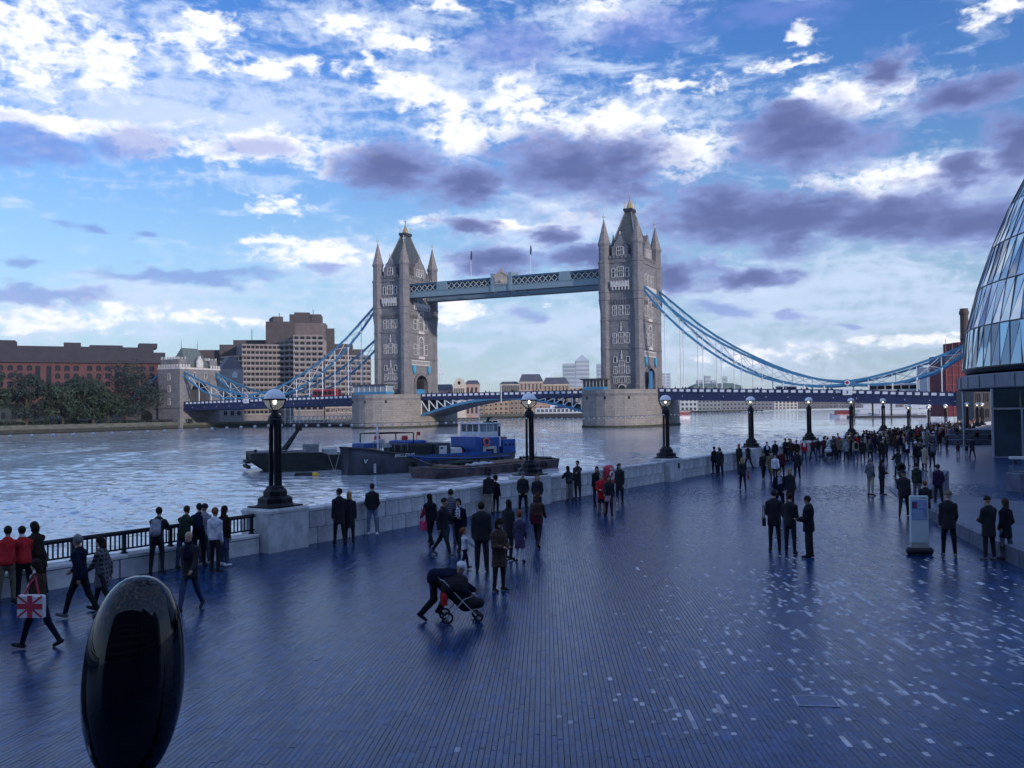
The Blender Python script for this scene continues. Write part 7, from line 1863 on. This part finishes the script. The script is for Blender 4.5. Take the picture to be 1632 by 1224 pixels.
# --- the middle crowd, one by one
mid = [((1193,748),25,'walk',1.74,'man in black coat at the left edge of the crowd','black',.14,'black','short','dark_brown'),
 ((1217,764),176,'walk2',1.66,'small person in black in front of the left crowd edge','black',.14,'black','short','black'),
 ((1229,765),150,'walk',1.70,'person in khaki coat among the left crowd','khaki',.3,'khaki','beanie','green'),
 ((1236,768),170,'walk2',1.60,'person in a white top left of the red waistcoat','white',.1,'black','short','dark_brown'),
 ((1246,764),178,'stand',1.72,'white-haired person in red and black jacket','maroon',.12,'black','short','grey_hair'),
 ((1271,765),-24,'stride',1.82,'tall man in black striding at the centre of the crowd','black',.16,'charcoal','short','dark_brown'),
 ((1215,742),180,'stand',1.74,'man in dark jacket with white shirt front under the fourth lamp','navy',.12,'charcoal','short','grey_hair'),
 ((1224,738),165,'look_up',1.70,'person in navy looking up behind the left crowd','navy',.14,'jeans','short','black'),
 ((1235,735),190,'front',1.78,'person in charcoal coat with grey scarf in the left crowd','charcoal',.3,'black','short','dark_brown'),
 ((1249,734),200,'photo',1.74,'person in black holding a camera up in the left crowd','black',.14,'jeans','short','black'),
 ((1261,735),180,'stand',1.70,'ginger-haired person in brown left of the open red jacket','brown',.2,'jeans','long','ginger'),
 ((1270,740),160,'pockets',1.78,'man in dark brown jacket next to the open red jacket','dark_brown',.14,'charcoal','short','dark_brown'),
 ((1282,737),178,'stand',1.78,'man in open red jacket over white shirt and jeans','red',.1,'jeans','short','dark_brown'),
 ((1296,734),10,'walk',1.74,'person in black jacket and jeans right of the red jacket','black',.1,'jeans','short','black'),
 ((1304,731),-30,'walk2',1.72,'striding person in charcoal and jeans left of the pram','charcoal',.1,'jeans','short','black'),
 ((1314,730),0,'push',1.74,'person in maroon behind the white-topped pram','maroon',.12,'black','short','black'),
 ((1329,734),-20,'child_stand',1.5,'boy in black standing right of the white-topped pram','black',.1,'black','short','black'),
 ((1338,730),-40,'stand',1.72,'person in grey-green coat right of the boy','khaki',.3,'black','short','dark_brown'),
 ((1331,716),-10,'photo',1.76,'left of two people photographing at the parapet by the fifth plinth','black',.14,'black','short','dark_brown'),
 ((1338,716),-25,'photo',1.78,'right of two people photographing at the parapet by the fifth plinth','charcoal',.14,'black','short','dark_brown'),
 ((1349,735),8,'pockets',1.70,'white-haired person in pale grey anorak seen from behind','pale_grey',.18,'black','short','grey_hair'),
 ((1364,736),-6,'stand',1.74,'person in beige jacket and jeans seen from behind','beige',.1,'jeans','short','dark_brown'),
 ((1375,735),4,'stand',1.72,'person in long black coat right of the beige jacket','black',.4,'black','short','black'),
 ((1387,738),0,'pockets',1.74,'person in khaki jacket with flat cap, back turned','khaki',.12,'black','cap','grey'),
 ((1405,738),12,'stand',1.76,'left of two dark coats left of the big dark pram','dark_brown',.3,'black','short','black'),
 ((1411,738),-14,'stand',1.70,'right of two dark coats left of the big dark pram','black',.3,'navy','long','dark_brown'),
 ((1432,762),0,'push',1.74,'person in black pushing the big dark pram','black',.12,'black','short','dark_brown'),
 ((1445,743),180,'pockets',1.78,'man in dark jacket with white collar and pale jeans','navy',.1,'pale_jeans','short','dark_brown'),
 ((1460,745),20,'stand',1.76,'white-capped person in charcoal at the crowd front','charcoal',.16,'black','cap','white'),
 ((1467,744),-12,'stand',1.70,'fair-haired person in black right of the white cap','black',.2,'black','short','blond'),
 ((1474,752),-60,'point',1.72,'person in long beige coat pointing right','beige',.42,'brown','short','dark_brown'),
 ((1486,746),-10,'stand',1.80,'tall man in black right of the beige coat','black',.14,'black','short','black')]
for (px_, fc, po_, H, lb, tp, hm, bt, hr, hc) in mid:
    person(px_, fc, po_, H, lb, tp, hm, bt, hr, hc, scarf='white' if 'white shirt' in lb or 'white collar' in lb else None,
           pack={'person in beige jacket and jeans seen from behind': ('charcoal', 'charcoal backpack on the beige jacket'), 'person in black jacket and jeans right of the red jacket': ('maroon', 'dark red backpack right of the open red jacket'), 'tall man in black right of the beige coat': ('grey', 'grey backpack on the tall man by the beige coat'), 'person in khaki jacket with flat cap, back turned': ('navy', 'navy backpack under the flat cap')}.get(lb))
pushchair((1320,735), -10, 'pram with bright white cover in the middle crowd', 'white', 'black'); pushchair((1437,768), 170, 'big dark pram in front of the right crowd', 'black', 'black')
# --- the thick of the crowd at the right, each its own person
r7 = random.Random(21); used = set(); made = 0
tops = ['black','black','black','charcoal','charcoal','navy','navy','dark_brown','brown','grey','maroon','khaki','purple','green','red','beige','white']
bots = ['black','charcoal','jeans','navy','pale_jeans','khaki']; hairs = [('short','black'),('short','dark_brown'),('short','grey_hair'),('long','dark_brown'),('bob','blond'),('long','ginger'),('beanie','charcoal'),('cap','white'),('hood','black')]
HN = {('short','black'):'short black hair',('short','dark_brown'):'short brown hair',('short','grey_hair'):'grey hair',('long','dark_brown'):'long brown hair',('bob','blond'):'blond bob',('long','ginger'):'long ginger hair',('beanie','charcoal'):'dark beanie',('cap','white'):'white cap',('hood','black'):'black hood'}
poses = ['stand','pockets','front','look_up','look_side','walk','walk2','photo','point']
def crowd(n, zone, place, faces):
    global made
    k = 0; tries = 0; spots = []
    while k < n and tries < 4000:
        tries += 1; q = zone()
        if q is None or any((q[0]-s[0])**2 + (q[1]-s[1])**2 < .36 for s in spots): continue
        c = (r7.choice(tops), r7.choice(bots), r7.choice(hairs), r7.choice([.12,.32]))
        if c in used: continue
        used.add(c); spots.append(q); k += 1; made += 1
        person(q, r7.choice(faces) + r7.uniform(-30,30), r7.choice(poses) if place[1] else 'sit', r7.uniform(1.58,1.84), '%s %s, %s and %s, %s' % (c[0].replace('_',' '), 'long coat' if c[3] > .2 else 'jacket', c[1].replace('_',' ') + ('' if 'jeans' in c[1] else ' trousers'), HN[c[2]], place[0]),
               c[0], c[3], c[1], c[2][0], c[2][1], group='thick of the crowd by the far lamps')
def z1():
    s_ = r7.uniform(60, 122); q = -abs(r7.gauss(0, 1)) * 4.2 - .7
    if q < -12: return None
    p = wl(s_, q); 
    return None if p.x / p.y > .478 else p
def z2():
    s_ = r7.uniform(92, 160); p = wl(s_, r7.uniform(-11, -.6)); return None if p.x / p.y > .50 else p
def z3():
    i = r7.randrange(3); M = Matrix.Translation(gnd(1490,708)) @ Matrix.Rotation(-.35, 4, 'Z'); p = M @ Vector((r7.uniform(2.2, 12), i*1.6 + .5, i*.5 + .06)); return p
crowd(122, z1, ('crowd by the far lamps', True), [0, 0, 180, 90, -90])
crowd(64, z2, ('far crowd towards the red sheeting', True), [0, 180, 180, -90])
crowd(18, z3, ('seated on the far steps', False), [150, 180, 120])
# --- little figures on the bridge footway, seen above the parapet
J = sk('stand'); lo, hi = bounds(J)
fb_, fc_ = f_body(J), f_coat(J, .3, .03)
v, F = surface(lambda P: np.minimum(fb_(P), np.minimum(fc_(P), f_trousers(J)(P))), lo, hi, .055)
wm = []
for c in ('black','charcoal','navy'):
    me = MB().add(v.tolist(), F).mesh('person', cloth(c)); me.polygons.foreach_set('use_smooth', [True]*len(me.polygons)); wm.append(me)
for i in range(84):
    reg = i % 4; y = -7.6 + r7.uniform(0, .7)
    if reg in (0, 1): s_ = r7.uniform(11, 92); z = float(np.interp(s_, *PAR_R)) - 1.36
    elif reg == 2: s_ = -SP/2 + r7.uniform(-29, 29); z = 8.96
    else: s_ = -SP - r7.uniform(12, 60); z = float(np.interp(-SP - s_, *PAR_L)) - 1.36
    if reg in (0, 1, 3): z = z + .02
    o = obj('person', r7.choice(wm), None, bl(s_, y, z), r7.uniform(0, 6)); k = r7.uniform(.98, 1.12); o.scale = (k, k, k)
    tag(o, 'tiny dark pedestrian on the ' + ('right bridge span near the tower', 'right bridge span', 'closed bascules between the towers', 'left bridge span')[reg if reg > 1 or s_ < 50 else 1], 'person', 'pedestrians crossing the bridge')
# ------------------------------------------------------------------ the air
HAZE = True
if HAZE:
    mb = MB(); mb.box(-2500, 3200, -80, 4200, WZ - 6, 260)
    hm = bpy.data.materials.new('haze_air'); hm.use_nodes = True; h = G(hm.node_tree)
    v_ = h.n('ShaderNodeVolumePrincipled'); v_.inputs['Color'].default_value = (.80,.88,1,1); v_.inputs['Density'].default_value = .00006; v_.inputs['Anisotropy'].default_value = .2
    o = h.n('ShaderNodeOutputMaterial'); h.put(o.inputs['Volume'], v_.outputs[0])
    hz_ = mb.build('haze', hm, kind='stuff'); hz_['label'] = 'thin bluish haze over the river and the far shore'
